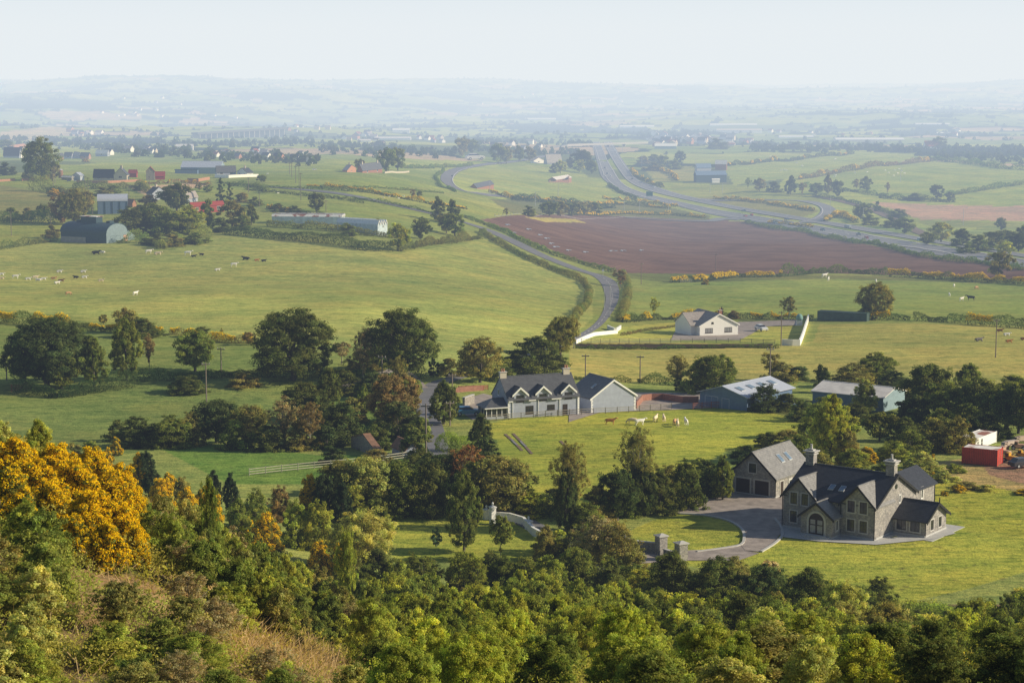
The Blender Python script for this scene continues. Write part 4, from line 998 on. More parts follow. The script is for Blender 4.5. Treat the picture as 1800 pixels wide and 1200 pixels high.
# ------------------------------------------------------------------ foliage library
def unit(v): return v / (np.linalg.norm(v, axis=-1, keepdims=True) + 1e-9)
def leaf_quads(pos, nrm, size, rng, aspect=.62):
    n = len(pos); r = unit(rng.normal(size=(n, 3))); nn = unit(nrm + r*.9)
    a = unit(np.cross(nn, unit(rng.normal(size=(n, 3))))); b = np.cross(nn, a)
    s = (size * (.65 + .7*rng.random(n)))[:, None] if np.isscalar(size) else (size*(.65+.7*rng.random(n)))[:, None]
    return np.stack([pos - a*s, pos - b*s*aspect, pos + a*s, pos + b*s*aspect], 1)
def profile(style, z):          # half width (0..0.5) at height z (0..1)
    z = np.clip(z, 0, 1)
    if style in ('round',): return .5*np.sqrt(np.clip(1-((z-.52)/.48)**2, 0, 1))**.8
    if style == 'spread': return .5*np.sqrt(np.clip(1-((z-.45)/.55)**2, 0, 1))**.6
    if style in ('bush', 'gorse'): return .5*np.clip(1-z**2.2, 0, 1)**.55
    if style == 'tall': return .5*np.clip(np.sin(PI*np.clip(z*.92+.06, 0, 1))**.55, 0, 1)*(1.05-.35*z)
    if style == 'cone': return .5*np.clip((1-z)**.8*(.45+1.1*np.minimum(z*4, 1)*.5), 0, 1)
    if style in ('bare', 'sapling'): return .46*np.sqrt(np.clip(1-((z-.58)/.44)**2, 0, 1))
    return .5*np.sqrt(np.clip(1-(2*z-1)**2, 0, 1))
CROWNZ = dict(round=.14, spread=.12, bush=.0, gorse=.0, tall=.10, cone=.04, bare=.28, sapling=.30)
LOD = {0: (46000, .0115, 520), 1: (17000, .019, 240), 2: (4600, .037, 54), 3: (1000, .075, 30)}
_lib = {}
def crown_mesh(style, lod, seed):
    key = (style, lod, seed)
    if key in _lib: return _lib[key]
    rng = np.random.default_rng(hash((len(style)*7+ord(style[0])*13+ord(style[-1]), lod, seed)) % (2**31))
    n, ls, nc = LOD[lod]; z0 = CROWNZ[style]
    if style in ('bare',): n = int(n*.45); ls *= .8
    if style == 'sapling': n = int(n*.55); nc = int(nc*1.3)
    # big lobes first: they give the outline its bays and bulges
    nl = 9 + int(rng.random()*5); lobes = []
    ph = rng.random()*6
    for i in range(nl):
        zz = (i+.5)/nl; w = profile(style, zz); a = ph + i*2.4 + rng.random()*.9; rr = w*(.55+.35*rng.random())
        lobes.append((math.cos(a)*rr, math.sin(a)*rr, z0 + (1-z0)*zz, .13+.13*rng.random()))
    lobes = np.array(lobes)
    # leaf clumps over the profile surface, pushed by the lobes
    cz = rng.random(nc)**(.8 if style not in ('cone', 'bush', 'gorse') else 1.25); ca = rng.random(nc)*2*PI
    depth = 1.02 - .6*rng.random(nc)**2.6
    if style in ('bare', 'sapling'): depth = 1 - .75*rng.random(nc)
    bump = .82 + .30*np.sin(ca*3+ph+cz*5) * .5 + .10*rng.normal(size=nc)
    cr = profile(style, cz)*depth*bump
    C = np.stack([np.cos(ca)*cr, np.sin(ca)*cr, z0 + (1-z0)*cz*(.96+.06*rng.normal(size=nc))], -1)
    d = C[:, None, :] - lobes[None, :, :3]; dist = np.linalg.norm(d*np.array([1, 1, .8]), axis=2); k = dist.argmin(1)
    pull = np.exp(-(dist[np.arange(nc), k]/(lobes[k, 3]*1.6))**2)[:, None]*.36
    tgt = lobes[k, :3] + unit(d[np.arange(nc), k])*lobes[k, 3:4]; C = C*(1-pull) + tgt*pull
    C[:, 2] = np.clip(C[:, 2], .02 if z0 == 0 else z0*.7, 1.05)
    crad = ({0: .062, 1: .08}.get(lod, .105) if style not in ('bare', 'sapling') else {0: .042, 1: .055}.get(lod, .065)) * (.6+.8*rng.random(nc)) * (1 + .5*(lod == 3) + .2*(lod == 2))
    if style == 'tall': crad *= .85
    if style == 'cone': crad *= .6
    # leaves
    ci = rng.integers(0, nc, n); dv = unit(rng.normal(size=(n, 3))); rad = crad[ci]*(rng.random(n)**.45)
    pos = C[ci] + dv*rad[:, None]*np.array([1, 1, .72])
    if style == 'cone': pos = C[ci] + dv*rad[:, None]*np.array([1, 1, .5])
    out = unit(pos - np.array([0, 0, .45])); nrm = dv*.6 + out*.6 + np.array([0, 0, .25])
    V = leaf_quads(pos, nrm, ls, rng, .62 if style != 'cone' else .3)
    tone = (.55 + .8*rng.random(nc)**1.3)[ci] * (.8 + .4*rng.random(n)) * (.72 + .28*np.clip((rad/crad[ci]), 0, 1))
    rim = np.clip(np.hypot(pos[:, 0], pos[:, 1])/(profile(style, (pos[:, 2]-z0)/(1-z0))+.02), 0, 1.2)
    tone *= .68 + .32*rim  # leaves deep in clumps and crown darkened: inner shade put into colour
    warm = rng.random(n)*.25 + rng.random(nc)[ci]*.25
    col = np.stack([tone*(.9+warm), tone, tone*(.95-.3*warm)], -1)
    V[:, :, 2] = np.maximum(V[:, :, 2], 0.0)
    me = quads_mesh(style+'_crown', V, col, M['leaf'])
    _lib[key] = (me, C, lobes); return _lib[key]
def trunk_mesh(style, lod, seed):
    key = ('t', style, lod, seed)
    if key in _lib: return _lib[key]
    me, C, lobes = crown_mesh(style, lod, seed); rng = random.Random(seed*7+3); b = MB()
    h0 = CROWNZ[style]; top = .62 if style in ('round', 'spread', 'bush', 'gorse') else .88
    r0 = .028 if style in ('round', 'spread', 'tall') else .018
    if style == 'sapling': r0 = .011
    bend = (rng.uniform(-.04, .04), rng.uniform(-.04, .04)); sd = 7 if lod < 2 else 5
    sp = [(bend[0]*math.sin(k*1.3), bend[1]*math.sin(k*1.1+.4), top*k/5 - (.06 if k == 0 else 0)) for k in range(6)]
    b.tube(sp, [r0*1.5, r0*1.05, r0*.85, r0*.65, r0*.42, r0*.15], sd)
    m = {0: 26, 1: 16, 2: 8, 3: 4}[lod] if style not in ('bare',) else {0: 70, 1: 46, 2: 22, 3: 9}[lod]
    for k in range(m):
        c = C[(k*37+seed*11) % len(C)]; z = max(.05, min(top-.02, h0*.7 + (c[2]-h0*.7)*.45)); q = z/top*5; i = min(4, int(q)); f = q-i
        p = [sp[i][j]*(1-f)+sp[i+1][j]*f for j in range(3)]; md = [p[j]*.5+c[j]*.5 for j in range(3)]; md[2] -= .02
        b.tube([p, md, tuple(c)], [r0*.42, r0*.26, r0*.07], 4 if lod > 1 else 5)
    _lib[key] = b.mesh(style+'_trunk', M['bark_pale' if style in ('bare', 'sapling') else 'bark']); return _lib[key]
def flower_mesh(lod, seed, frac=1.0):
    key = ('f', lod, seed, frac)
    if key in _lib: return _lib[key]
    me, C, lobes = crown_mesh('gorse', lod, seed); rng = np.random.default_rng(seed+77)
    n = int({0: 52000, 1: 18000, 2: 4200, 3: 800}[lod]*frac); ls = {0: .0105, 1: .017, 2: .034, 3: .075}[lod]
    keep = C[rng.random(len(C)) < .35+.65*frac]; keep = keep[keep[:, 2] > .12]
    ci = rng.integers(0, len(keep), n); dv = unit(rng.normal(size=(n, 3)) + np.array([.1, -.1, .7])); 
    pos = keep[ci] + dv*{0: .060, 1: .078}.get(lod, .10)*(.85+.3*rng.random(n))[:, None]
    V = leaf_quads(pos, dv, ls, rng, .8); t = .75+.25*rng.random(n); g = .85+.3*rng.random(n)
    # solid little flower spikes: each clump reads yellow to orange
    col = np.stack([1.0*t, .66*t*g, .012*t], -1); V[:, :, 2] = np.maximum(V[:, :, 2], 0)
    _lib[key] = quads_mesh('gorse_flowers', V, col, M['petal']); return _lib[key]

TINT = dict(dark=(.064,.084,.027), deep=(.045,.066,.026), mid=(.088,.115,.030), fresh=(.130,.158,.034), yellow=(.165,.195,.035), olive=(.12,.125,.045),
            brown=(.13,.105,.05), rust=(.155,.092,.045), blue=(.07,.115,.075), pale=(.18,.20,.07), gorse=(.060,.075,.020), grey=(.16,.15,.09), conifer=(.022,.036,.020))
WORD = dict(dark='dark green', deep='very dark green', mid='green', fresh='fresh green', yellow='yellow-green', olive='olive', brown='brownish', rust='rusty brown',
            blue='blue-green', pale='pale green', gorse='gorse', grey='greyish', conifer='blackish')
GAIN = 1.0
def rt(c): f = GAIN*3.0 + random.uniform(-.25, .25); g = random.uniform(-.05, .05); return (c[0]*f*(1+g), c[1]*f, c[2]*f, 1)
def put_tree(pos, h, w, style, tint, lod=None, ivy=False, ymul=1.0, flower=1.0):
    """one plant: an Empty with its trunk and crown"""
    s = S(pos)*.569; hp = max(h, w*.8)*s
    if lod is None: lod = 0 if hp > 62 else 1 if hp > 30 else 2 if hp > 11 else 3
    seed = random.randrange(3 if lod < 1 else 4)
    nm = {'bush': 'bush', 'gorse': 'gorse_bush', 'cone': 'conifer', 'sapling': 'young_tree', 'bare': 'sparse_tree'}.get(style, 'tree')
    if w > h*1.9 and style == 'bush': nm = 'thicket'
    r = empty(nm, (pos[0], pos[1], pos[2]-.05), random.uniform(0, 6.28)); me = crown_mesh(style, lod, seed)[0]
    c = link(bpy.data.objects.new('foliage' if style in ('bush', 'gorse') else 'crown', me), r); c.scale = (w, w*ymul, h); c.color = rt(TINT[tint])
    if not (lod == 3 and style in ('bush', 'gorse')):
        t = link(bpy.data.objects.new('stem' if style in ('bush', 'gorse') else 'trunk', trunk_mesh(style, lod, seed)), r); t.scale = (w, w, h)
    if style == 'gorse': f = link(bpy.data.objects.new('flowers', flower_mesh(lod, seed, flower)), r); f.scale = (w, w*ymul, h)
    if ivy:
        i = link(bpy.data.objects.new('ivy', crown_mesh('tall', min(lod+1, 3), seed)[0]), r); i.scale = (w*.34, w*.34, h*.72); i.color = rt(TINT['deep'])
    return r
SHAPE = dict(round='round leafy tree', spread='broad spreading tree', bush='rounded bush', gorse='gorse bush', tall='tall leafy tree', cone='conifer', bare='thinly leafed tree', sapling='slender young tree')
def T(px, base, h, w, style='round', tint='mid', ivy=False, ymin=200, group=None, desc=None, flower=1.0):
    pos = P(px, base, ymin); m = 1/S(pos)
    if style in ('bush', 'round') and ymin >= 200: w *= 1.22
    r = put_tree(pos, h*m, w*m, style, tint, None, ivy, flower=flower)
    d = desc or (('flowering ' if style == 'gorse' and flower > .5 else '') + ('' if style == 'gorse' else WORD[tint] + ' ') + SHAPE[style] + (' wrapped in ivy' if ivy else ''))
    reg(r, d, {'bush': 'bush', 'gorse': 'gorse', 'cone': 'conifer'}.get(style, 'tree'), group or {'bush': 'bushes among the fields', 'gorse': 'gorse bushes in flower', 'cone': 'dark conifers'}.get(style, 'trees along the fields and lane'), px, base - h*.5)
    return r
# ------------------------------------------------------------------ hedges: one leafy mesh per hedge
def hedge(label, pts, h, w, tint='mid', ymin=200, dens=1.0, gorse=0.0, step=None, group='hedges', name='hedge', rough=.35):
    """pts photo pixels of the foot; h, w in photo pixels"""
    P0 = [P(a, b, ymin) for a, b in pts]; sc = sum(S(p) for p in P0)/len(P0); hm, wm = h/sc, w/sc
    c = resample([(p.x, p.y) for p in P0], max(.5, 2.0/sc)); n0 = len(c)
    Ltot = float(np.sum(np.linalg.norm(np.diff(c, axis=0), axis=1)))
    ls = 1.0/(sc*.569)*.5; ls = max(ls, .045)             # leaf about one render pixel and a half
    n = int(min(70000, dens * 2.6 * Ltot*(hm*2+wm) / (ls*ls*2)*.42)); rng = np.random.default_rng(int(abs(pts[0][0])*31+pts[0][1]*7+h*3) % 99991)
    s = rng.random(n)*(n0-1); i = np.minimum(s.astype(int), n0-2); f = (s-i)[:, None]; ctr = c[i]*(1-f)+c[i+1]*f
    d = unit(c[i+1]-c[i]); nr = np.stack([-d[:, 1], d[:, 0]], -1); u = s*Ltot/(n0-1)
    tall = 1 + rough*1.6*(fbm(u/(hm*2.2)+3, u*0+h, 3)-.5)*2; tall = np.clip(tall, .35, 1.7)
    a = rng.random(n)*PI; rr = .72+.28*rng.random(n)**.5
    off = np.cos(a)*wm*.5*rr*tall; z = np.abs(np.sin(a))**.6*hm*tall*rr
    low = rng.random(n) < .25; z = np.where(low, z*rng.random(n), z)
    cl = fbm(u/(.28*hm+.3), z/(.3*hm+.2)+off/(.3*hm), 2)
    off = off + nr[:, 0]*0 + (cl-.5)*.35*wm; z = z + (cl-.5)*.3*hm
    X = ctr[:, 0]+nr[:, 0]*off; Y = ctr[:, 1]+nr[:, 1]*off
    gz = np.interp(s, np.arange(n0), [ground(*q) for q in c]); o = Vector((float(c[n0//2][0]), float(c[n0//2][1]), ground(*c[n0//2])))
    pos = np.stack([X-o.x, Y-o.y, gz+np.maximum(z, .02)-o.z], -1)
    nrm = np.stack([nr[:, 0]*np.cos(a), nr[:, 1]*np.cos(a), np.abs(np.sin(a))+.2], -1)
    V = leaf_quads(pos, nrm, ls, rng, .7)
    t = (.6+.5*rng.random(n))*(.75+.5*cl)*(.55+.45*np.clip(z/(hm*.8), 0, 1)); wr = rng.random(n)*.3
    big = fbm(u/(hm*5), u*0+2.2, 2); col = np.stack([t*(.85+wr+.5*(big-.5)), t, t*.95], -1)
    r = empty(name, o); tag(r, label, name.replace('_', ' ').split()[0] if name != 'hedge' else 'hedge', group)
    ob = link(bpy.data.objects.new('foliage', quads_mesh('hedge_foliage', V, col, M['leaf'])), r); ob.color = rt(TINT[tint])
    if gorse:
        gm = (fbm(u/(hm*2.6)+9, u*0+4, 2) > 1-gorse*.70) if gorse < 1 else np.ones(n, bool)
        k = gm & (z > hm*.35) & (rng.random(n) < .8); vv = leaf_quads(pos[k] + np.array([0, 0, .14*hm]) + nrm[k]*.05*hm, nrm[k]+np.array([.3, -.2, .4]), ls*1.15, rng, .9)
        tt = .7+.3*rng.random(len(vv)); g = .42+.1*rng.random(len(vv))
        link(bpy.data.objects.new('gorse_flowers', quads_mesh('gorse_flowers', vv, np.stack([1.0*tt, 1.5*tt*g, .012*tt], -1), M['petal'])), r)
    return r
H = hedge
# along the lane
H('trimmed dark hedge on the pasture side of the winding lane', [(845,408),(874,427),(926,455),(985,480),(1024,495),(1036,512),(1033,535),(1010,563),(975,588)], 10, 11, 'olive', dens=1.1)
H('hedge between the winding lane and the ploughed field', [(815,382),(860,398),(905,418),(960,443),(1020,463),(1080,480)], 7, 8, 'mid')
H('overgrown hedge on the right verge of the lane bend', [(1092,484),(1104,505),(1102,530),(1094,552),(1088,566)], 10, 12, 'olive', rough=.6)
H('long dark hedge along the top of the big cattle pasture', [(392,412),(440,415),(520,423),(590,430),(640,440),(690,442)], 17, 14, 'dark', rough=.2)
H('lower hedge in front of the glasshouses', [(470,398),(560,404),(640,414),(700,420)], 12, 10, 'olive')
H('scrubby hedge from the dark pasture barn to the trees', [(205,428),(250,425),(285,438),(320,425),(370,415)], 14, 12, 'pale', rough=.7)
H('thorn hedge right of the long dark hedge', [(700,442),(745,432),(790,428),(845,420)], 14, 12, 'olive', rough=.6)
H('rough hedge left of the dark pasture barn', [(-10,440),(40,432),(100,424)], 10, 10, 'olive', rough=.7)
H('gorse and thorn hedge at left below the cattle pasture', [(-10,566),(40,570),(110,577),(170,582),(230,585),(285,588)], 16, 12, 'gorse', gorse=.75, rough=.6)
H('broken gorse hedge between pasture and lone poles', [(300,586),(330,592),(370,598),(410,603),(445,603)], 9, 9, 'brown', gorse=.7, rough=.8)
H('dark hedge behind the shaded meadow pole', [(230,668),(300,668),(380,664),(450,662),(560,662),(650,664)], 18, 14, 'dark', rough=.4)
H('shaded hedge left end under the tall leafy trees', [(30,690),(100,700),(170,690),(240,678)], 24, 18, 'deep', rough=.5)
H('dark hedge right of the broad round tree', [(560,662),(620,668),(700,672),(745,664)], 20, 14, 'dark', rough=.5)
H('gorse hedge along the near edge of the ploughed field', [(1180,497),(1230,495),(1290,488),(1360,487)], 9, 8, 'gorse', gorse=.9)
H('dark thorn hedge between two gorse runs below plough land', [(1365,487),(1420,482),(1480,480),(1560,484)], 14, 10, 'mid', rough=.7, gorse=.2)
H('bright gorse hedge at the right end of the plough land', [(1560,486),(1620,488),(1680,493),(1800,501),(1860,504)], 11, 9, 'gorse', gorse=.85, rough=.5)
H('gorse hedge behind the white bungalow garden', [(1095,567),(1150,562),(1230,560),(1320,560),(1430,562)], 10, 9, 'gorse', gorse=.45, rough=.6)
H('gorse hedge right of the dark green container', [(1530,562),(1560,562),(1600,563)], 11, 8, 'gorse', gorse=.7, rough=.5)
H('dark thorn hedge in the middle of the right pastures', [(1605,564),(1640,565),(1700,569)], 15, 10, 'dark', rough=.8)
H('gorse hedge on the far right above the lone pole', [(1700,570),(1750,574),(1830,580)], 16, 10, 'gorse', gorse=.7, rough=.4)
H('low bank of weeds under the post and rail fence', [(1010,612),(1100,614),(1200,612),(1300,611),(1370,612)], 5, 8, 'dark', rough=.7)
H('clipped garden hedge between lane bend and bungalow', [(1092,590),(1130,582),(1190,574)], 4, 5, 'brown')
H('hedge behind the farmhouse yard', [(1120,672),(1180,676),(1240,682)], 14, 14, 'dark', rough=.5)
H('low dark hedge left of the blue barn', [(1010,667),(1060,668),(1110,672)], 8, 10, 'dark', rough=.6)
H('hedge on the verge left of the rising lane', [(700,745),(715,720),(730,700),(735,680)], 12, 16, 'mid')
H('yellow-green hedge right of the rising lane', [(775,790),(800,795),(830,790)], 34, 40, 'yellow', rough=.4)
H('sunlit hedge bank under the villa meadow', [(880,880),(930,895),(960,905)], 18, 22, 'yellow', rough=.4)
H('dark shaded hedge between lane and meadow', [(845,850),(880,870),(930,895),(980,915)], 26, 22, 'deep', rough=.4)
# far hedges
far = [([(540,330),(600,332),(680,345),(760,360),(820,368)],6,'gorse',.9,'orange gorse hedge above the winding lane'),
 ([(860,338),(900,350),(1000,358),(1100,360),(1180,367)],6,'gorse',.8,'gorse bank below the brick walled building'),
 ([(900,352),(1010,362),(1080,366)],9,'deep',0,'dark scrub bank under the motorway gorse'),
 ([(1000,378),(1100,376),(1180,378),(1240,384)],5,'gorse',.8,'lower gorse run beside the ploughed field top'),
 ([(1060,350),(1130,356),(1190,364)],5,'gorse',.7,'gorse strip left of the green motorway sign'),
 ([(1310,391),(1400,406),(1500,427),(1600,447),(1740,466),(1800,476)],7,'mid',0,'long low hedge between motorway and ploughed field'),
 ([(1255,350),(1300,353),(1350,358),(1400,366),(1430,372)],5,'gorse',.8,'gorse bank inside the slip road loop'),
 ([(1450,390),(1475,378),(1490,385),(1505,393)],7,'gorse',.7,'gorse mound right of the slip road bend'),
 ([(1350,392),(1400,397),(1430,400)],4,'gorse',.6,'gorse edge on the near side of slip loop'),
 ([(1280,292),(1350,285),(1420,278),(1500,270)],6,'gorse',.3,'upper hedge of the rounded right pasture'),
 ([(1405,316),(1440,310),(1500,300),(1560,292),(1640,283)],7,'brown',.3,'brown hedge crossing the right sheep pasture'),
 ([(1640,281),(1700,288),(1760,297),(1830,303)],7,'mid',0,'dark hedge at the top right of sheep pasture'),
 ([(1660,345),(1720,336),(1800,325)],7,'mid',0,'hedge between the two lower right pastures'),
 ([(1545,348),(1600,352),(1680,356)],8,'dark',0,'thorn hedge above the tan bare field'),
 ([(1560,345),(1490,336),(1400,328)],6,'mid',0,'hedge below the sheep pasture trees'),
 ([(700,345),(600,336),(480,330),(380,322)],4,'mid',0,'thin roadside hedge of the upper lane'),
 ([(640,358),(560,346),(480,338),(430,334)],4,'dark',0,'lower roadside hedge of the upper lane'),
 ([(470,366),(530,376),(590,388)],8,'dark',.15,'hedge behind the rusty glasshouse'),
 ([(620,350),(700,362),(770,378),(790,390)],5,'mid',0,'roadside hedge above the blue glasshouse'),
 ([(780,300),(765,312),(772,326),(800,338)],4,'mid',0,'hedge outside the bend of the side road'),
 ([(1110,300),(1118,312),(1140,322),(1165,330)],6,'gorse',.5,'gorse cutting edge right of the motorway'),
 ([(1130,300),(1150,298),(1180,306),(1190,318)],5,'gorse',.8,'gorse patch on the motorway embankment'),
 ([(1070,326),(1090,340),(1120,352)],5,'deep',0,'dark verge scrub along the motorway bend'),
 ([(830,290),(760,296),(700,294)],5,'mid',0,'low hedge behind the side road bend'),
 ([(1430,345),(1480,352),(1540,366),(1590,386)],5,'dark',0,'scrub along the old railway bank'),
 ([(0,392),(60,392),(100,394)],16,'mid',0,'bushy hedge left of the hay barn'),
 ([(60,334),(100,340),(140,350),(150,372)],18,'olive',.1,'wide bushy hedge with gorse down the farm slope'),
 ([(130,330),(180,333),(240,330),(262,340)],10,'olive',0,'brushy hedge above the hay barn'),
 ([(250,324),(320,322),(370,326)],5,'rust',.3,'red-tinged hedge right of the red lean-to shed'),
 ([(400,326),(450,330),(470,340)],8,'mid',0,'hedge beside the farm road junction'),
 ([(780,340),(700,334),(620,330),(540,327)],3,'mid',0,'upper thin hedge left of side road')]
for pts, h, tint, g, lb in far: H(lb, pts, h, h*1.1, tint, 500, gorse=g, rough=.6, group='far hedges')

# ------------------------------------------------------------------ named trees, photo pixels: x, foot row, height, width
for a in [
 (515,668,118,150,'spread','dark'),(705,668,120,112,'round','dark'),(640,672,92,60,'bare','grey'),(700,690,62,46,'bare','olive'),(762,662,48,30,'cone','conifer'),
 (85,682,120,125,'round','deep'),(110,684,92,78,'tall','mid'),(165,680,86,60,'tall','mid'),(222,668,108,66,'tall','mid'),(45,674,90,60,'round','dark'),
 (342,652,68,60,'round','mid'),(262,650,60,34,'bare','brown'),(222,585,44,34,'round','olive'),(250,592,32,60,'bush','dark'),(182,570,18,14,'round','olive'),(355,592,18,22,'round','dark'),(438,606,22,20,'round','brown'),
 (390,595,20,10,'bare','olive'),
 (845,672,75,68,'round','olive'),(945,655,62,92,'bush','dark'),(985,628,70,50,'round','olive'),(1008,612,55,36,'bare','olive'),(905,650,36,50,'bush','dark'),(820,660,34,30,'bush','olive'),
 (578,735,84,56,'tall','dark'),(535,740,66,66,'round','dark'),(780,745,74,66,'tall','dark'),(640,730,52,26,'tall','mid'),(692,755,95,80,'round','brown'),(700,770,62,88,'bush','deep'),
 (383,778,74,78,'round','deep'),(240,785,52,66,'bush','dark'),(300,786,54,70,'bush','mid'),(335,782,56,50,'bush','olive'),(440,785,70,64,'round','olive'),(500,790,88,76,'bare','grey'),(545,792,84,64,'bare','brown'),(470,792,44,60,'bush','dark'),(575,790,40,50,'bush','deep'),(210,775,36,40,'bush','dark'),
 (728,802,50,46,'bush','dark'),(845,805,74,50,'tall','deep'),(600,780,70,70,'bush','deep'),(585,815,30,40,'bush','deep'),
 (1150,560,38,26,'bare','yellow'),(1540,560,60,54,'round','olive'),(1523,562,26,30,'bush','dark'),(1386,562,42,36,'bare','olive'),(1290,560,14,20,'bush','brown'),
 (1190,686,62,60,'bare','olive'),(1192,686,42,24,'cone','deep'),(1255,690,64,72,'round','mid'),(1225,690,50,50,'bush','mid'),(1355,668,50,56,'bare','olive'),(1375,672,34,50,'bush','olive'),
 (1345,722,46,56,'bush','deep'),(1382,722,30,50,'bush','dark'),(1400,668,26,46,'bush','deep'),(1445,690,48,40,'tall','deep'),(1500,680,40,70,'bush','olive'),(1540,672,50,56,'round','mid'),(1570,686,34,60,'bush','deep'),
 (1460,812,116,76,'tall','yellow'),(1520,728,58,54,'tall','pale'),(1505,742,34,60,'bush','dark'),(1545,775,52,46,'round','dark'),(1490,815,60,40,'bush','olive'),
 (1630,730,88,76,'round','dark'),(1665,745,70,70,'round','mid'),(1700,700,60,60,'tall','mid'),(1720,750,82,80,'round','dark'),(1770,755,80,80,'round','mid'),(1640,790,54,70,'bush','olive'),(1600,800,44,60,'bush','mid'),(1680,795,62,60,'bush','olive'),(1790,762,90,70,'round','deep'),(1740,772,46,60,'bush','deep'),(1825,770,90,80,'round','dark'),(1590,745,40,50,'bush','dark'),
 (1400,828,62,80,'bush','mid'),(1350,790,30,50,'bush','dark'),(1435,838,46,60,'bush','olive'),(1270,878,74,48,'tall','mid'),(1240,870,60,60,'bush','deep'),(1300,830,26,30,'bush','deep'),(1205,892,82,60,'bush','dark'),(1160,900,70,56,'bush','dark'),
 (1118,902,150,100,'bare','olive',True),(1130,905,90,60,'tall','deep'),(1000,930,150,100,'bare','olive',True),(995,935,110,52,'tall','deep'),(1085,915,86,66,'round','deep'),(1100,905,60,50,'bush','mid'),
 (820,880,96,92,'bare','rust'),(880,905,100,100,'round','olive'),(840,900,90,80,'bush','dark'),(700,905,88,80,'bush','mid'),(640,905,100,84,'round','pale'),(600,900,90,70,'round','olive'),(755,905,96,70,'bush','dark'),(780,880,80,60,'round','deep'),
 (815,970,140,70,'tall','dark'),(768,975,46,26,'sapling','blue'),(690,950,34,24,'bare','yellow'),
 (1755,487,42,42,'round','olive'),(1090,505,32,34,'bare','brown'),(740,420,36,28,'round','dark'),(700,440,44,34,'round','yellow'),(770,388,38,28,'tall','dark'),(795,395,40,26,'tall','dark'),(800,415,38,34,'round','mid'),(785,410,34,28,'round','olive'),(665,412,26,22,'bush','olive'),(612,414,22,30,'bush','mid'),
 ]: T(*a)
for a in [  # upper left farm and middle distance
 (72,318,72,54,'round','mid'),(50,314,30,20,'bush','dark'),(12,308,22,34,'bush','deep'),(8,264,18,26,'round','mid'),(92,318,34,24,'round','olive'),
 (230,412,46,66,'bush','dark'),(270,408,48,60,'round','mid'),(300,412,40,50,'bush','mid'),(330,410,46,60,'bush','yellow'),(310,372,50,44,'round','dark'),(260,372,28,36,'bush','brown'),(365,400,46,34,'tall','mid'),(408,402,46,42,'round','olive'),(442,396,36,26,'tall','mid'),(388,356,42,26,'cone','deep'),(404,358,36,22,'cone','deep'),(557,372,32,26,'round','dark'),(130,395,60,40,'round','olive'),(110,392,50,40,'round','brown'),(148,378,40,30,'round','olive'),
 (20,388,22,30,'bush','mid'),(48,386,20,22,'bush','olive'),(76,386,26,20,'round','mid'),(90,418,22,26,'bush','olive'),(180,345,16,30,'bush','olive'),(245,335,14,20,'bush','mid'),(200,340,14,24,'bush','mid'),
 (425,356,18,26,'bush','olive'),(450,362,16,26,'bush','mid'),(490,372,14,24,'bush','dark'),(520,376,14,28,'bush','dark'),(365,338,12,14,'round','mid'),(350,335,12,10,'round','olive'),(460,320,12,16,'round','mid'),
 (680,302,40,30,'round','mid'),(700,300,38,26,'round','mid'),(632,300,20,16,'round','olive'),(726,352,20,16,'bare','brown'),(738,346,10,10,'round','mid'),
 (812,275,32,24,'round','olive'),(875,288,34,26,'round','mid'),(890,288,30,20,'round','olive'),(912,284,26,16,'round','mid'),(930,284,24,20,'round','olive'),(830,270,24,20,'round','mid'),(870,382,0,0,None,None),
 (1025,298,34,32,'round','deep'),(1018,303,22,20,'round','yellow'),(1040,306,24,20,'round','mid'),(985,305,22,18,'round','yellow'),(974,304,16,14,'bush','dark'),(1003,296,18,14,'round','olive'),
 (930,380,18,22,'bush','mid'),(965,380,26,26,'round','mid'),(985,380,24,24,'round','olive'),(1005,380,24,26,'round','mid'),(1025,378,22,26,'round','olive'),(1045,379,22,24,'round','mid'),(890,382,16,14,'bare','olive'),
 (1335,336,22,20,'round','olive'),(1315,332,20,18,'bare','mid'),(1360,338,18,24,'bush','dark'),(1390,342,32,22,'tall','deep'),(1410,344,24,20,'bare','brown'),(1435,342,20,24,'round','dark'),(1455,340,34,18,'tall','olive'),(1472,346,28,20,'round','dark'),(1505,338,24,18,'bare','grey'),(1522,338,26,20,'round','mid'),(1560,342,22,14,'bare','brown'),(1648,350,24,22,'round','dark'),(1670,352,14,14,'round','dark'),(1610,352,12,30,'bush','dark'),
 (1515,385,26,28,'round','dark'),(1530,396,18,30,'bush','mid'),(1565,400,18,28,'bush','dark'),(1590,410,26,34,'round','mid'),(1542,372,20,18,'cone','deep'),(1580,382,14,30,'bush','dark'),
 (1630,430,22,26,'round','mid'),(1655,426,34,34,'round','yellow'),(1690,432,30,36,'bush','dark'),(1720,440,26,36,'bush','mid'),(1745,438,30,36,'round','dark'),(1765,452,28,26,'round','yellow'),(1790,442,32,34,'round','deep'),(1770,432,26,30,'round','dark'),(1700,445,16,30,'bush','mid'),(1760,405,22,16,'round','mid'),(1800,428,30,30,'round','mid'),
 (1650,262,20,24,'round','mid'),(1150,288,16,24,'bush','mid'),(1165,294,20,20,'round','mid'),(1130,288,14,20,'bush','olive'),(1185,298,16,22,'bush','mid'),(1195,288,22,16,'round','deep'),(1262,262,18,32,'bush','dark'),(1350,262,10,30,'bush','deep'),(1400,262,12,40,'bush','dark'),
 (1130,252,0,0,None,None),
 ]:
    if a[4]: T(*a, ymin=500, group='far trees between the fields')
for a in [  # gorse
 (985+540,815,30,34,1),(1420-155+320,845,18,22,1),(1710,505,0,0,0),(1680,850,0,0,0)]:
    if a[2]: T(a[0], a[1], a[2], a[3], 'gorse', 'gorse')
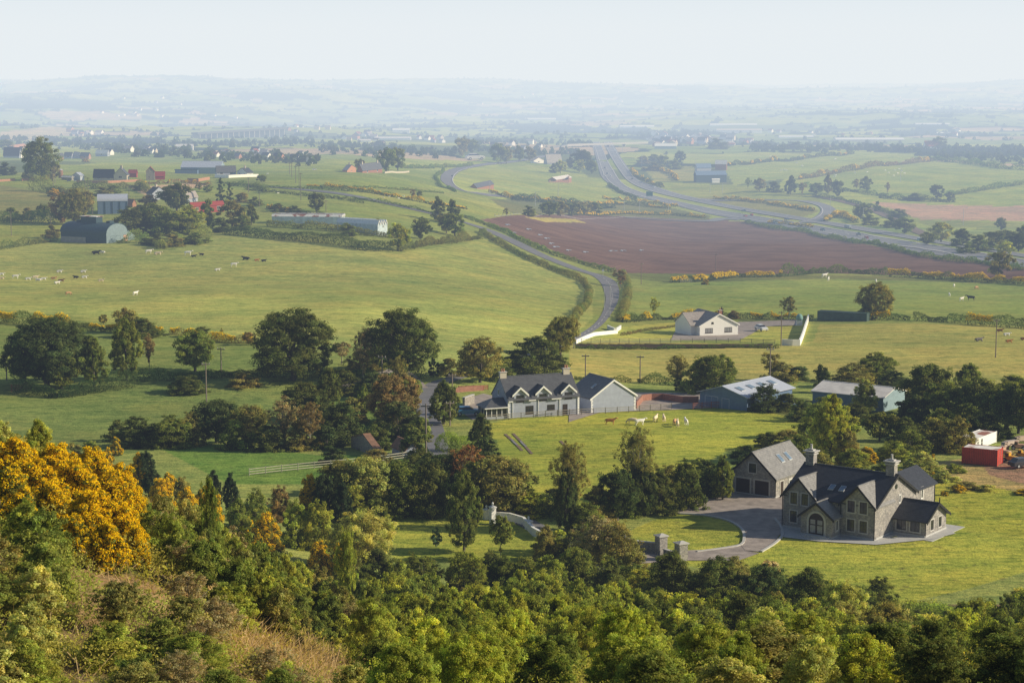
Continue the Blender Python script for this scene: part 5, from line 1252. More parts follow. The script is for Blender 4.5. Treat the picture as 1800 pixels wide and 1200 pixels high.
for px, by, h, w in [(1685,864,12,26),(1640,838,8,18),(1660,870,8,16),(1800,868,8,40),(1640,808,10,12),(1655,780,8,10),(1240,500,10,14),(1790,345,0,0),(655,378,0,0),(478,368,9,12),(490,370,9,14),(505,373,8,12),(95,345,12,26),(80,316,8,14),(150,285,6,14),(1740,500,0,0)]:
    if h: T(px, by, h, w, 'gorse', 'gorse')

for a in [(330,690,30,60,'bush','dark'),(430,680,26,50,'bush','olive'),(600,690,40,70,'bush','dark'),(655,700,44,56,'bush','deep'),(620,745,44,50,'bush','olive'),(560,742,50,60,'bush','dark'),(700,742,50,70,'bush','olive'),(665,790,44,46,'bush','dark'),(735,775,40,44,'bush','mid'),(720,690,30,40,'bush','mid'),
 (640,870,60,90,'bush','mid'),(700,870,60,90,'bush','dark'),(760,860,60,80,'bush','deep'),(660,830,40,60,'bush','olive'),(740,835,44,60,'bush','dark'),(800,840,50,60,'bush','olive'),(870,860,60,60,'bush','olive'),(900,890,60,60,'bush','mid'),(855,820,50,50,'bush','deep'),(930,905,44,60,'bush','yellow'),(620,915,60,60,'bush','fresh'),(660,912,50,50,'bush','mid'),
 (590,780,60,60,'bush','dark'),(530,790,50,60,'bush','olive'),(415,790,50,50,'bush','mid'),(270,786,40,60,'bush','dark'),(640,650,34,60,'bush','olive'),(600,640,40,50,'bare','grey'),(790,660,30,40,'bush','olive'),(870,655,30,50,'bush','mid'),(880,668,24,50,'bush','dark'),(1030,935,50,60,'bush','mid'),(1050,915,60,60,'bush','olive'),(1145,880,60,60,'bush','mid'),(1175,880,60,60,'bush','olive'),(1230,850,44,50,'bush','mid'),(1310,805,24,44,'bush','dark'),(970,900,40,50,'bush','olive'),
 (1380,800,44,70,'bush','olive'),(1420,795,60,60,'bush','mid'),(1440,770,60,50,'round','mid'),(1480,760,44,50,'bush','fresh'),(1570,810,34,60,'bush','fresh'),(1620,825,30,60,'bush','pale'),(1560,835,24,50,'bush','mid'),(1500,830,40,60,'bush','fresh'),(1590,775,40,60,'bush','dark'),(1655,770,50,60,'bush','mid'),(1610,745,50,60,'bush','deep'),(1700,770,60,60,'bush','dark'),(1450,735,40,50,'bush','mid'),(1410,740,36,40,'bush','dark'),(1640,700,40,60,'round','olive'),(1780,700,40,60,'bush','mid'),(1600,700,30,50,'bush','olive'),
 (1660,845,18,40,'bush','pale'),(1700,858,12,40,'bush','olive'),(1735,862,12,30,'bush','pale'),(1680,830,16,30,'bush','fresh'),(1150,300,14,30,'bush','olive'),(300,432,20,40,'bush','olive'),(345,428,18,40,'bush','mid'),(270,430,18,40,'bush','dark'),(385,408,24,30,'bush','dark'),(425,404,24,30,'bush','mid')]: T(*a)

for i, px in enumerate(range(600, 1140, 24)):
    T(px + random.uniform(-8, 8), 1042 + random.uniform(-6, 22), random.uniform(46, 84), random.uniform(50, 80), random.choice(['bush', 'round', 'bush', 'bare']), random.choice(['fresh', 'mid', 'olive', 'yellow', 'mid', 'dark']), ymin=206)
for i, px in enumerate(range(1140, 1560, 34)):
    T(px + random.uniform(-8, 8), 1062 + random.uniform(-4, 12), random.uniform(34, 56), random.uniform(50, 76), 'bush', random.choice(['fresh', 'mid', 'olive', 'dark']), ymin=206)
GAIN = 1.14
# ------------------------------------------------------------------ overgrown hillside in front
TOPL = [(-400,740),(0,772),(60,762),(110,782),(200,800),(262,862),(340,872),(420,885),(520,905),(600,935),(650,958),(720,935),(790,952),(850,965),(920,975),(1000,965),(1060,985),(1120,992),(1250,990),(1360,1000),(1440,1015),(1500,1045),(1560,1072),(1640,1068),(1720,1045),(1800,1018),(2300,990)]
def topline(px): return float(np.interp(px, [a for a, b in TOPL], [b for a, b in TOPL]))
def F_(px, base, h, w, style, tint, flower=1.0, desc=None, grp=None):
    return T(px, base, h, w, style, tint, ymin=60, flower=flower, desc=desc, group=grp or {'gorse': 'gorse bushes in flower'}.get(style, 'shrubs and young trees on the near slope'))
GB = 'gorse bushes in flower'
for a in [(-40,850,80,120,.8),(30,855,80,110,1),(100,862,78,100,1),(165,872,80,90,1),(215,890,72,70,1),(60,890,80,110,1),(130,905,90,110,1),(195,925,90,100,1),(240,945,84,60,1),(20,900,80,90,.5),(90,930,80,90,.8),(160,955,90,100,1),(215,975,86,90,1),(240,1000,70,54,.9),(190,1003,80,80,1),(130,975,70,70,.6),(40,945,70,80,.35),
          (285,905,62,52,1),(300,880,48,40,.9),(330,925,64,50,.9),(372,930,64,46,1),(360,905,46,40,1),(245,860,60,40,.8),(190,835,44,30,.8),(205,800,30,24,.8),(375,965,48,34,.9),(470,975,70,60,.5),(455,1000,60,40,.25),(545,900,62,42,.7),
          (560,1010,56,46,.6),(595,1020,62,34,.5),(430,960,52,44,.25),(1310,1120,44,40,.2),(1520,1208,40,60,.8),(950,1212,40,40,.6),(1640,1205,36,50,.5),(1555,1140,30,30,.2),(635,1075,40,26,.4)]:
    F_(a[0], a[1], a[2], a[3], 'gorse', 'gorse', a[4])
for a in [(255,860,66,50,'tall','conifer'),(268,880,56,44,'tall','conifer'),(376,900,70,36,'tall','conifer'),(406,900,66,34,'tall','conifer'),(570,920,88,46,'tall','conifer'),(602,925,76,46,'tall','conifer'),(492,915,60,50,'bush','brown'),
          (5,800,60,50,'bush','pale'),(55,800,44,44,'bush','fresh'),(70,820,80,60,'bush','fresh'),(160,830,54,50,'bush','mid'),(130,830,50,46,'bush','olive'),(320,900,60,50,'bush','olive'),(450,930,70,60,'bush','mid'),(420,960,80,60,'bush','mid'),(520,960,80,60,'bush','fresh'),(560,965,84,70,'bush','fresh'),
          (372,1030,190,46,'sapling','mid'),(385,1050,110,44,'sapling','mid'),(610,1120,190,50,'sapling','fresh'),(640,1010,110,120,'round','pale'),(880,985,80,60,'sapling','mid'),(1050,1010,100,110,'bare','grey'),(1085,1015,100,90,'bare','olive'),(1110,1010,60,70,'bush','olive'),(1010,985,50,70,'bush','olive'),(1045,990,60,80,'bush','mid'),(985,975,44,50,'bush','yellow'),(1075,985,70,70,'bare','grey'),(960,970,40,50,'bush','mid'),(960,985,60,50,'bush','olive'),
          (1180,1090,120,130,'bush','dark'),(1260,1100,120,140,'bush','dark'),(1340,1100,110,120,'bush','deep'),(1420,1110,110,130,'bush','dark'),(1290,1040,60,70,'bush','olive'),(1350,1035,50,60,'bush','grey'),(1480,1130,110,90,'round','pale'),(1560,1150,90,80,'round','olive'),(1530,1160,90,90,'bush','olive'),
          (1400,1212,34,60,'bush','pale')]:
    F_(a[0], a[1], a[2], a[3], a[4], a[5])
# thicket: a jittered grid over the slope, species by area, kept under the outline the photo shows
DRY = [(330,880),(430,900),(500,980),(560,1050),(500,1110),(590,1200)]
def segd(px, py):
    best = 1e9
    for (x0, y0), (x1, y1) in zip(DRY, DRY[1:]):
        t = max(0, min(1, ((px-x0)*(x1-x0)+(py-y0)*(y1-y0))/((x1-x0)**2+(y1-y0)**2))); best = min(best, math.hypot(px-x0-t*(x1-x0), py-y0-t*(y1-y0)))
    return best
nplaced = 0; QUEUE = []
y = 49.0
while y < 206:
    step = 2.25 + y*.0155; nx = int(.62*y/step)
    for k in range(-nx//2, nx//2+2):
        x = (k + random.uniform(-.45, .45))*step; yy = y + random.uniform(-.45, .45)*step
        z = ground(x, yy); px, py = PROJ(x, yy, z); s = F/(yy*CP-(z-CAMZ)*SP)
        px = float(px); py = float(py)
        if px < -160 or px > 1960: continue
        tl = topline(px) + random.uniform(0, 26)
        # hidden from the camera behind the knoll?
        q = P(px, py, 50)
        if q.y < yy-14 and py > tl+150: continue
        room = (py - tl)/s
        if room < 1.3: continue
        right = px > 1130; mid_ = 620 < px <= 1130
        n = vnoise(np.array(x/13.), np.array(yy/13.)); n = float(n)
        if segd(px, py-25) < 66 and random.random() < .86 and px < 660: continue
        if px < 640:
            if random.random() < .12: continue
            st = random.choice(['bush','bush','bush','bush','bare','sapling']); h = random.uniform(1.3, 2.5); w = h*random.uniform(1.1, 1.6)
            ti = random.choice(['mid','fresh','pale','olive','fresh','mid']) if st != 'bare' else 'grey'
        elif mid_:
            st = random.choice(['sapling','sapling','sapling','round','bush']); h = random.uniform(2.8, 4.6)*(1 if y > 90 else .85); w = h*random.uniform(.55, .8) if st != 'bush' else h*.9
            ti = random.choice(['fresh','mid','fresh','yellow','fresh'])
            if st == 'bush': h *= .55
        else:
            st = random.choice(['bush','round','bush','sapling','bush']); h = random.uniform(1.9, 3.8); w = h*random.uniform(.9, 1.4)
            ti = ('dark' if n > .66 else random.choice(['mid','olive','yellow','pale','fresh','fresh']))
        if px < 285 and 770 < py - h*s < 885 + 95*max(0, min(1, (px-50)/90)) and py < 1085: continue
        room = min(room, 1.9+(yy-50)*.022 if px < 640 else 3.2+(yy-50)*.0165 if px < 1130 else 2.5+(yy-50)*.019)
        if room < 6.5 and st != 'bush' or room < 4.5: w *= max(.8, min(1.35, room*.9/h)); w = min(w, 2.6 if px < 1130 else 4.2); h = room*random.uniform(.72, 1.0)
        h0 = h; h = min(h, room); w = min(w, h*1.9 if st == 'bush' else max(w*h/h0, h*.5))
        if h < 2.2 and st in ('tall','round','sapling'): st = 'bush'; w = h*1.6
        QUEUE.append((yy, x, z, px, py, h, w, s, st, ti))
    y += step*.9
# the crest of the knoll, where the field beyond would otherwise show
def crest_row(px):
    r = 1150
    while r > 760 and P(px, r, 50).y < 178: r -= 6
    return r + 6
for px in range(262, 1150, 15):
    cr = crest_row(px)
    for k in (6, 34, 62):
        x = px + random.uniform(-8, 8); base = cr + k + random.uniform(0, 10); tl = topline(x) + random.uniform(-4, 40); h = base - tl
        if h < 26: continue
        st, ti = random.choice([('bush','mid'),('bush','fresh'),('bush','olive'),('round','mid'),('sapling','fresh'),('tall','mid'),('bush','dark')]) if x < 640 else random.choice([('sapling','fresh'),('round','mid'),('round','fresh'),('bush','yellow'),('bush','mid')])
        if h > 110: h = random.uniform(70, 110)
        F_(x, base, h, max(34, min(h*random.uniform(.6, 1.0), 76)), st, ti)
QUEUE.sort()
cover = np.zeros((330, 540), bool)                 # near to far: drop plants wholly hidden behind nearer ones
for (yy, x, z, px, py, h, w, s, st, ti) in QUEUE:
    a0, a1 = int((px-w*s*.42+180)/4), int((px+w*s*.42+180)/4)+1; b0, b1 = int((py-h*s*.92)/4), int(min(py, 1200)/4)+1
    a0, a1, b0, b1 = max(a0, 0), min(a1, 540), max(b0, 0), min(b1, 330)
    if a1 <= a0 or b1 <= b0: continue
    c = cover[b0:b1, a0:a1]
    if c.mean() > .80: continue
    cover[b0+(b1-b0)//6:b1, a0:a1] = True
    r = put_tree((x, yy, z), h, w, st, ti); nplaced += 1
    reg(r, WORD[ti] + ' ' + SHAPE[st], 'bush' if st == 'bush' else 'tree', 'shrubs and young trees on the near slope', px, py - h*s*.5)
# undergrowth: brambles and leaf litter, one mass nobody could count; and dry bracken stalks
def undergrowth():
    rng = np.random.default_rng(21); n = 900000
    yy = 50 + 162*rng.random(n)**.8; t = (rng.random(n)-.5)*.64; x = t*yy
    fi = np.interp(np.log(yy), LOGY, np.arange(NY)); fj = (t+TMAX)/(2*TMAX)*(NT-1); i = fi.astype(int); j = fj.astype(int); b = fj-j; a = (yy-YS[i])/(YS[i+1]-YS[i])
    z = (GZ[i,j]*(1-b)+GZ[i,j+1]*b)*(1-a)+(GZ[i+1,j]*(1-b)+GZ[i+1,j+1]*b)*a
    lump = fbm(x/3.1, yy/3.1, 3); keep = (lump > .38) & (yy < 212)
    px, py = PROJ(x, yy, z)
    dist = np.full(n, 1e9)
    for (x0, y0), (x1, y1) in zip(DRY, DRY[1:]):
        tt = np.clip(((px-x0)*(x1-x0)+(py-y0)*(y1-y0))/((x1-x0)**2+(y1-y0)**2), 0, 1); dist = np.minimum(dist, np.hypot(px-x0-tt*(x1-x0), py-y0-tt*(y1-y0)))
    dry = (dist < 75) & (rng.random(n) < .8); keep &= ~dry
    keep &= ~((yy > 196) & (px > 1060) & (lump < .5))
    x, yy, z, lump = x[keep], yy[keep], z[keep], lump[keep]; n = len(x)
    hh = np.clip((lump-.36)*5.5, .1, 1.5); up = hh*rng.random(n)**.6
    pos = np.stack([x, yy, z+up], -1); ls = .01+yy*.00065
    V = leaf_quads(pos, np.tile(np.array([0.2, -.2, .6]), (n, 1)), ls, rng, .6)
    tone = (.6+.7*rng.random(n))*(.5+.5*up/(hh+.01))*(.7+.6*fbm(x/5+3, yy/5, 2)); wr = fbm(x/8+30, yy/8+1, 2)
    col = np.stack([tone*(.8+.8*wr), tone*(1.02), tone*.9], -1)
    me = quads_mesh('undergrowth', V, col, M['leaf']); o = bpy.data.objects.new('undergrowth', me); COL.objects.link(o); o.color = (.44, .49, .12, 1)
    tag(o, 'brambles and low green scrub covering the near hillside', 'undergrowth', kind='stuff')
    # dry stalks
    n = 130000; yy = 52+95*rng.random(n); t = (rng.random(n)-.62)*.46; x = t*yy
    fi = np.interp(np.log(yy), LOGY, np.arange(NY)); fj = np.clip((t+TMAX)/(2*TMAX)*(NT-1), 0, NT-2); i = fi.astype(int); j = fj.astype(int)
    z = GZ[i, j]; px, py = PROJ(x, yy, z); dist = np.full(n, 1e9)
    for (x0, y0), (x1, y1) in zip(DRY, DRY[1:]):
        tt = np.clip(((px-x0)*(x1-x0)+(py-y0)*(y1-y0))/((x1-x0)**2+(y1-y0)**2), 0, 1); dist = np.minimum(dist, np.hypot(px-x0-tt*(x1-x0), py-y0-tt*(y1-y0)))
    k = (dist < 95) | (rng.random(n) < .10); x, yy, z = x[k], yy[k], z[k]; n = len(x)
    base = np.stack([x, yy, z+.05*rng.random(n)], -1); d = rng.normal(size=(n, 3))*np.array([.55, .55, .2]) + np.array([.1, -.1, .45]); d = d/np.linalg.norm(d, axis=1)[:, None]
    L = (.4+.8*rng.random(n))[:, None]; sd = unit(np.cross(d, rng.normal(size=(n, 3))))*.022
    V = np.stack([base-sd, base+sd, base+d*L+sd*.4, base+d*L-sd*.4], 1); t = .6+.8*rng.random(n)
    col = np.stack([.62*t, .45*t, .26*t], -1); me = quads_mesh('dry_bracken', V, col, M['leaf']); o = bpy.data.objects.new('dry_bracken', me); COL.objects.link(o)
    tag(o, 'pale dry bracken and dead grass stalks on the near slope', 'dead bracken', kind='stuff')
undergrowth()
print('thicket', nplaced)
# ------------------------------------------------------------------ walls, gates and fences of the near gardens
def white_curved_wall():
    wall_run('curved_white_wall', 'low curved white wall beside the shaded lane', [(862,913),(885,912),(920,922),(936,940),(955,950)], -1.0, .3, 'white', cap='white')
white_curved_wall()
wall_run('white_entrance_wall', 'white boundary wall at the foot of bungalow drive', [(1012,604),(1045,590),(1085,586)], 6, .35, 'white', cap='white')
wall_run('white_entrance_wall', 'short white wall right of the bungalow drive mouth', [(1068,578),(1082,584),(1091,578)], 6, .35, 'white', cap='white')
wall_run('white_boundary_wall', 'tall white retaining wall right of bungalow garden', [(1375,607),(1405,608),(1413,588),(1421,562)], 11, .4, 'white')
def gate_pillar(px, py, h, w, mat='stone', label=None, ymin=190, grp=None, cap='quoin', finial=False):
    p = P(px, py, ymin); m = 1/S(p); r = empty('gate_pillar', p, .5); tag(r, label, 'pillar', grp); h *= m; w *= m/2
    b = MB(); b.box(-w, w, -w, w, -.6, h); b.build('shaft', M[mat], r)
    c = MB(); c.box(-w*1.25, w*1.25, -w*1.25, w*1.25, h, h+.14); v = w*1.15; c.add([(-v,-v,h+.14),(v,-v,h+.14),(v,v,h+.14),(-v,v,h+.14),(0,0,h+.38)], [(0,1,4),(1,2,4),(2,3,4),(3,0,4)])
    if finial: c.tube([(0,0,h+.3),(0,0,h+.5),(0,0,h+.66),(0,0,h+.76)], [.06,.17,.15,.03], 8)
    c.build('cap', M[cap], r)
gate_pillar(1162,973,32,16,'stone','taller grey stone gate pillar at the right end of curved wall'); gate_pillar(1197,984,30,17,'stone','grey stone gate pillar nearest the camera beside the villa drive')
gate_pillar(1089,952,12,13,'stone','short stone pillar at the left end of the curved stone wall'); gate_pillar(1016,922,9,12,'stone','small stone pillar half hidden by the ivy tree')
wall_run('stone_entrance_wall', 'curved grey stone entrance wall of the villa', [(1092,955),(1110,968),(1135,972),(1156,972)], -1.3, .4, 'stone', cap='quoin', ymin=190)
wall_run('stone_entrance_wall', 'stepped short stone wall between the two gate pillars', [(1168,976),(1180,979),(1190,983)], -.8, .4, 'stone', cap='quoin', ymin=190)
for a, lb in ((862,'left of the three white wall pillars'), (866.5,None), (928,None)): pass
gate_pillar(866,921,30,9,'white','tall white gate pillar at the left end of curved white wall', cap='white', finial=True)
gate_pillar(929,930,14,10,'white','short white pillar in the middle of curved white wall', cap='white', finial=True)
gate_pillar(855,912,16,10,'white','small white pillar left of the tall white gate pillar', cap='white', finial=True)
def edging(name, pts, h=.12, w=.18, ymin=200):
    P0 = world_line(pts, 1.2, ymin); l, r = offset_line(P0, np.full(len(P0), w), np.full(len(P0), -w)); b = MB()
    for i in range(len(P0)-1):
        g = [ground(*q) for q in (l[i], l[i+1], r[i+1], r[i])]
        b.hexa([(q[0], q[1], z-.1) for q, z in zip((l[i], l[i+1], r[i+1], r[i]), g)], [(q[0], q[1], z+h+lift(q[1])) for q, z in zip((l[i], l[i+1], r[i+1], r[i]), g)])
    o = b.build(name, M['quoin']); o['kind'] = 'structure'
edging('kerb', [(1180,897),(1200,889),(1220,881),(1262,866),(1282,862)]); edging('kerb', [(1195,903),(1230,905),(1265,911),(1290,920),(1305,932),(1308,946),(1302,958),(1270,964),(1225,970)]); edging('kerb', [(1362,912),(1372,925),(1376,940),(1362,955),(1338,970)])
def fence(label, pts, h, rails=3, gap=2.6, mat='wood_fence', ymin=200, name='fence', cat='fence', thick=.06, group=None):
    w = [P(a, b, ymin) for a, b in pts]; m = 1/S(w[0]); hm = h*m; c = resample([(p.x, p.y) for p in w], gap); r = empty(name, (c[0][0], c[0][1], ground(*c[0]))); tag(r, label, cat, group); o = r.location
    t = max(thick, .35*m)
    post = MB(); post.box(-t, t, -t, t, -.3, hm*1.06); pm = post.mesh('post', M[mat]); 
    posts = []
    for q in c[:98]:
        k = link(bpy.data.objects.new('post', pm), r); k.location = (q[0]-o.x, q[1]-o.y, ground(*q)-o.z)
    for j in range(rails):
        b = MB(); z = hm*(.25+.68*j/max(1, rails-1))
        for i in range(len(c)-1):
            a0, a1 = c[i], c[i+1]; d = Vector((a1[0]-a0[0], a1[1]-a0[1])).normalized(); n = Vector((-d.y, d.x))*t*.35
            z0, z1 = ground(*a0)-o.z+z, ground(*a1)-o.z+z; hh = max(.05, .14*m+.03)
            p = [(a0[0]-o.x-n.x, a0[1]-o.y-n.y, z0), (a1[0]-o.x-n.x, a1[1]-o.y-n.y, z1), (a1[0]-o.x+n.x, a1[1]-o.y+n.y, z1), (a0[0]-o.x+n.x, a0[1]-o.y+n.y, z0)]
            b.hexa([(x, y, zz-hh) for x, y, zz in p], [(x, y, zz+hh) for x, y, zz in p])
        b.build('rail', M[mat], r)
    return r
fence('pale three-rail timber fence across the shaded left meadow', [(438,836),(500,829),(560,823),(640,816),(715,806),(735,800)], 13, 3, 2.6, 'wood_pale', 230)
fence('dark post and rail fence in front of the dormer farmhouse', [(850,741),(900,737),(1000,730),(1100,725),(1180,719)], 11, 3, 2.6, 'wood_fence', 230)
fence('red-brown rail fence left of the blue barn', [(1218,720),(1245,718),(1268,717)], 12, 4, 1.8, 'red_rail', 230)
fence('brown post and rail fence below the white bungalow', [(1022,603),(1100,603),(1200,602),(1300,602),(1362,605)], 8, 3, 3.2, 'wood_fence', 300)
fence('brown fence behind the farmhouse near the lane', [(806,688),(830,687),(858,686)], 10, 6, 1.5, 'red_rail', 230)
fence('red farm gate at the left end of the shaded meadow', [(20,688),(40,687),(55,686)], 12, 5, 2.2, 'red_rail', 230, name='farm_gate', cat='gate')
fence('white field gate at the left end of the gorse hedge', [(1196,497),(1208,497),(1216,497)], 8, 4, 3.5, 'wood_pale', 500, name='field_gate', cat='gate')
fence('thin wire fence along the top of the ploughed field', [(870,381),(980,378),(1100,381),(1240,387),(1300,389)], 5, 1, 14, 'pole_grey', 600)
wall_run('brick_garden_wall', 'dark red brick wall between rendered garage and blue barn', [(1118,718),(1130,704),(1160,702),(1200,708),(1228,708)], 12, .3, 'brick')
wall_run('brick_garden_wall', 'red brick wall behind the farmhouse by the lane', [(800,690),(820,688),(850,686)], 9, .3, 'brick')
wall_run('stone_pier_wall', 'curved rubble wall with stone piers at farmhouse entrance', [(815,715),(822,712),(832,709)], 16, .5, 'rubble', cap='quoin')

# ------------------------------------------------------------------ poles and signs
def pole(px, base, h, label, kind='wood', ymin=200, cross=True, lean=0):
    p = P(px, base, ymin); m = 1/S(p); hm = h*m; t = max(.14, .55*m) if kind == 'wood' else max(.09, .4*m)
    r = empty('utility_pole' if kind == 'wood' else 'lamp_post', p, random.uniform(-.3, .3)); tag(r, label, 'pole' if kind == 'wood' else 'street light', 'poles along the fields and roads')
    MB().tube([(0,0,-1),(lean*hm,0,hm)], [t*1.1, t*.75], 7).build('shaft', M['pole' if kind == 'wood' else 'pole_grey'], r)
    if kind == 'wood' and cross:
        b = MB(); b.box(-.75-m*.6, .75+m*.6, -t*.5, t*.5, hm-.5, hm-.3); o = b.build('crossarm', M['pole'], r); q = MB()
        for x in (-.65-m*.5, .65+m*.5): q = MB(); q.tube([(x,0,hm-.3),(x,0,hm-.02)], [.06,.05], 6); q.build('insulator', M['quoin'], o)
    if kind != 'wood':
        b = MB(); b.tube([(0,0,hm),(.5+m,0,hm+.25),(1.2+2*m,0,hm+.3)], [t*.6,t*.5,t*.5], 6); b.build('bracket', M['pole_grey'], r); b = MB(); b.box(1.0+2*m, 1.9+3.0*m, -.16-.1*m, .16+.1*m, hm+.2, hm+.36+.1*m); b.build('lamp_head', M['pole_grey'], r)
    return r
PO = [(363,708,72,'grey pole rising from the shaded left meadow'),(389,652,42,'ivy-footed pole beside the dark meadow hedge'),(12,668,28,'short pole at the left edge by the red gate'),(672,690,66,'pale pole left of the lane below the round tree'),(749,800,92,'tall wooden pole beside the shaded lane'),(791,748,44,'pole beside the dark tree left of farmhouse'),
 (795,680,24,'slim pole behind the farmhouse sun porch'),(1029,672,50,'wooden pole behind the farmhouse ridge'),(1125,672,48,'wooden pole behind the rendered garage'),(1353,690,80,'pole with small transformer behind the blue barn'),(1373,608,62,'tall pole beside the white retaining wall'),(1750,628,68,'lone pole in the sunlit right pasture'),(1258,476,30,'pole at the near edge of the ploughed field'),(1127,500,38,'pole beside the lane bend tree'),
 (90,412,32,'pole left of the dark round-roofed barn'),(20,414,42,'pole at the left edge of the bright field'),(72,318,34,'pole in front of the big pasture tree'),(46,304,20,'thin pole left of the big pasture tree'),(94,338,40,'pole with gorse at its foot below the silo'),(97,322,30,'pole right of the big pasture tree'),(150,336,26,'pole on the hedge above the hay barn'),(156,372,60,'tall pole beside the hay barn'),(163,386,22,'short pole behind the roof lantern'),(227,348,22,'pole right of the hay barn roof'),(263,332,22,'pole in front of the stone barn'),
 (437,338,26,'pole by the upper farm road'),(456,364,26,'pole beside the conifer hedge'),(529,352,48,'tall pole in the upper middle field'),(526,332,42,'second tall pole behind the upper middle field pole'),(520,322,30,'third pole of the receding upper line'),(513,312,26,'farthest pole of the receding upper line'),(509,306,20,'short far pole left of the receding line'),(573,372,20,'pole behind the rusty glasshouse'),(861,340,14,'low pole by the side road bend')]
for a in PO: pole(*a)
LP = [(1072,558,60,'grey street light on the rising lane'),(1062,546,44,'grey street light left of the lane bend'),(1459,378,34,'lamp post inside the slip road loop'),(1517,392,26,'lamp post right of the slip road loop'),(1583,300+20,26,'lamp post by the far right pasture hedge'),(1693,396,30,'lamp post above the bare tan field'),(1128,292,20,'lamp post on the motorway bank right of bridge'),(1094,268,14,'lamp post under the motorway bridge'),(1043,272,16,'lamp post at the left of the motorway bridge'),(981,356,32,'lamp post over the middle gorse bank'),(861,345,26,'lamp post by the side road'),(941,362,24,'lamp post over the dark scrub bank'),(1097,370,20,'lamp post below the motorway verge'),(1124,374,20,'second lamp post below the motorway verge'),(1175,370,18,'lamp post near the green sign'),(1222,300,20,'lamp post left of the slate barn'),(1248,340,16,'lamp post below the dark green barn'),(1270,340,18,'lamp post right of the dark green barn')]
for a in LP: pole(*a, kind='lamp', ymin=500)
def sign(px, base, h, w, label, legs=4):
    p = P(px, base, 600); m = 1/S(p); r = empty('road_sign', p, -.05); tag(r, label, 'road sign', 'green motorway signs'); b = MB(); b.box(-w*m/2, w*m/2, -.15, .15, legs*m, (legs+h)*m); o = b.build('sign_panel', M['sign_green'], r)
    t = MB(); e = .5*m; x0, x1, z0, z1 = -w*m/2, w*m/2, legs*m, (legs+h)*m
    for q in ((x0,x1,z0,z0+e),(x0,x1,z1-e,z1),(x0,x0+e,z0+e,z1-e),(x1-e,x1,z0+e,z1-e)): t.box(q[0],q[1],-.19,-.15,q[2],q[3])
    t.build('sign_border', M['pole_grey'], o)
    for x in (-.3, .3): q = MB(); q.box(w*m*x-.15, w*m*x+.15, .15, .4, -1, (legs+h)*m); q.build('leg', M['pole_grey'], r)
sign(1141.5,349,8.5,12,'green direction sign beside the motorway bend'); sign(1042,291,8,7,'green direction sign left of the motorway'); 
p = P(1060,486); r = empty('warning_sign', p); tag(r, 'small triangular warning sign at the lane bend', 'road sign'); MB().tube([(0,0,-.3),(0,0,2.2)], [.07,.07]).build('post', M['pole_grey'], r); b = MB(); b.prism([(-.6,2.1),(.6,2.1),(0,3.2)], -.05, .05, 'y'); b.build('plate', M['white'], r)

# ------------------------------------------------------------------ vehicles
def car_meshes():
    def lower():
        b = MB(); sec = [(-2.1,.42,.78),(-2.15,.6,.80),(-2.05,.85,.82),(-.9,.93,.86),(1.1,.90,.86),(1.95,.80,.80),(2.12,.62,.78),(2.1,.35,.76)]
        top = [(-2.15,.80),(-1.9,.92),(-1.0,.96),(1.0,.95),(1.9,.84),(2.12,.66)]
        poly = [(-2.15,.32)] + top + [(2.15,.34)]
        v = []; n = len(poly)
        for y, w in ((-.86,1),(-.90,.5),(.90,.5),(.86,1)): pass
        for y, k in ((-.88, .0), (-.80, .08), (.80, .08), (.88, .0)):
            v += [(x, y, z + (k if z > .5 else 0)) for x, z in poly]
        f = [tuple(range(n))] + [tuple(range(4*n-1, 3*n-1, -1))] + [(a*n+i, (a+1)*n+i, (a+1)*n+(i+1)%n, a*n+(i+1)%n) for a in range(3) for i in range(n)]
        b.add(v, f); return b
    def cabin(e=0.0, z1=1.46):
        b = MB(); bot = [(-1.75,.80-e),(1.05,.80-e)]; 
        b.hexa([(-1.85,-.80+e,.93),(1.15,-.80+e,.93),(1.15,.80-e,.93),(-1.85,.80-e,.93)], [(-1.35,-.62+e,z1),(.35,-.62+e,z1),(.35,.62-e,z1),(-1.35,.62-e,z1)]); return b
    roof = MB(); roof.hexa([(-1.4,-.66,1.42),(.4,-.66,1.42),(.4,.66,1.42),(-1.4,.66,1.42)], [(-1.3,-.58,1.50),(.3,-.58,1.50),(.3,.58,1.50),(-1.3,.58,1.50)])
    wh = MB(); wh.tube([(0,-.1,0),(0,.1,0)], [.33,.33], 14); rim = MB(); rim.tube([(0,-.115,0),(0,.115,0)], [.19,.19], 10)
    lp = MB(); lp.box(-.04,.04,-.18,.18,-.08,.08)
    return (lower().mesh('car_body', M['paint']), cabin().mesh('car_glass', M['glass']), roof.mesh('car_roof', M['paint']), wh.mesh('tyre', M['rubber']), rim.mesh('rim', M['pole_grey']), lp.mesh('lens', M['lamp']))
CM = car_meshes()
def car(px, py, L, ang, color, label, ymin=500, z=.0, grp='vehicles on the motorway', absang=None, up=.12):
    p = P(px, py, ymin); m = 1/S(p); s = L if L > 0 else 1; s = (L*m/4.2) if L > 5 else L
    r = empty('car', (p.x, p.y, p.z + up + lift(p.y)), ang); r.scale = (s, s, s); tag(r, label, 'car', grp)
    for nm, me in (('body', CM[0]), ('windows', CM[1]), ('roof', CM[2])):
        o = link(bpy.data.objects.new(nm, me), r); o.color = (*color, 1)
    for x in (-1.35, 1.35):
        for y in (-.80, .80):
            w = link(bpy.data.objects.new('wheel', CM[3]), r); w.location = (x, y, .33); h = link(bpy.data.objects.new('rim', CM[4]), w)
    for y in (-.6, .6): h = link(bpy.data.objects.new('headlight', CM[5]), r); h.location = (2.13, y, .62)
    return r
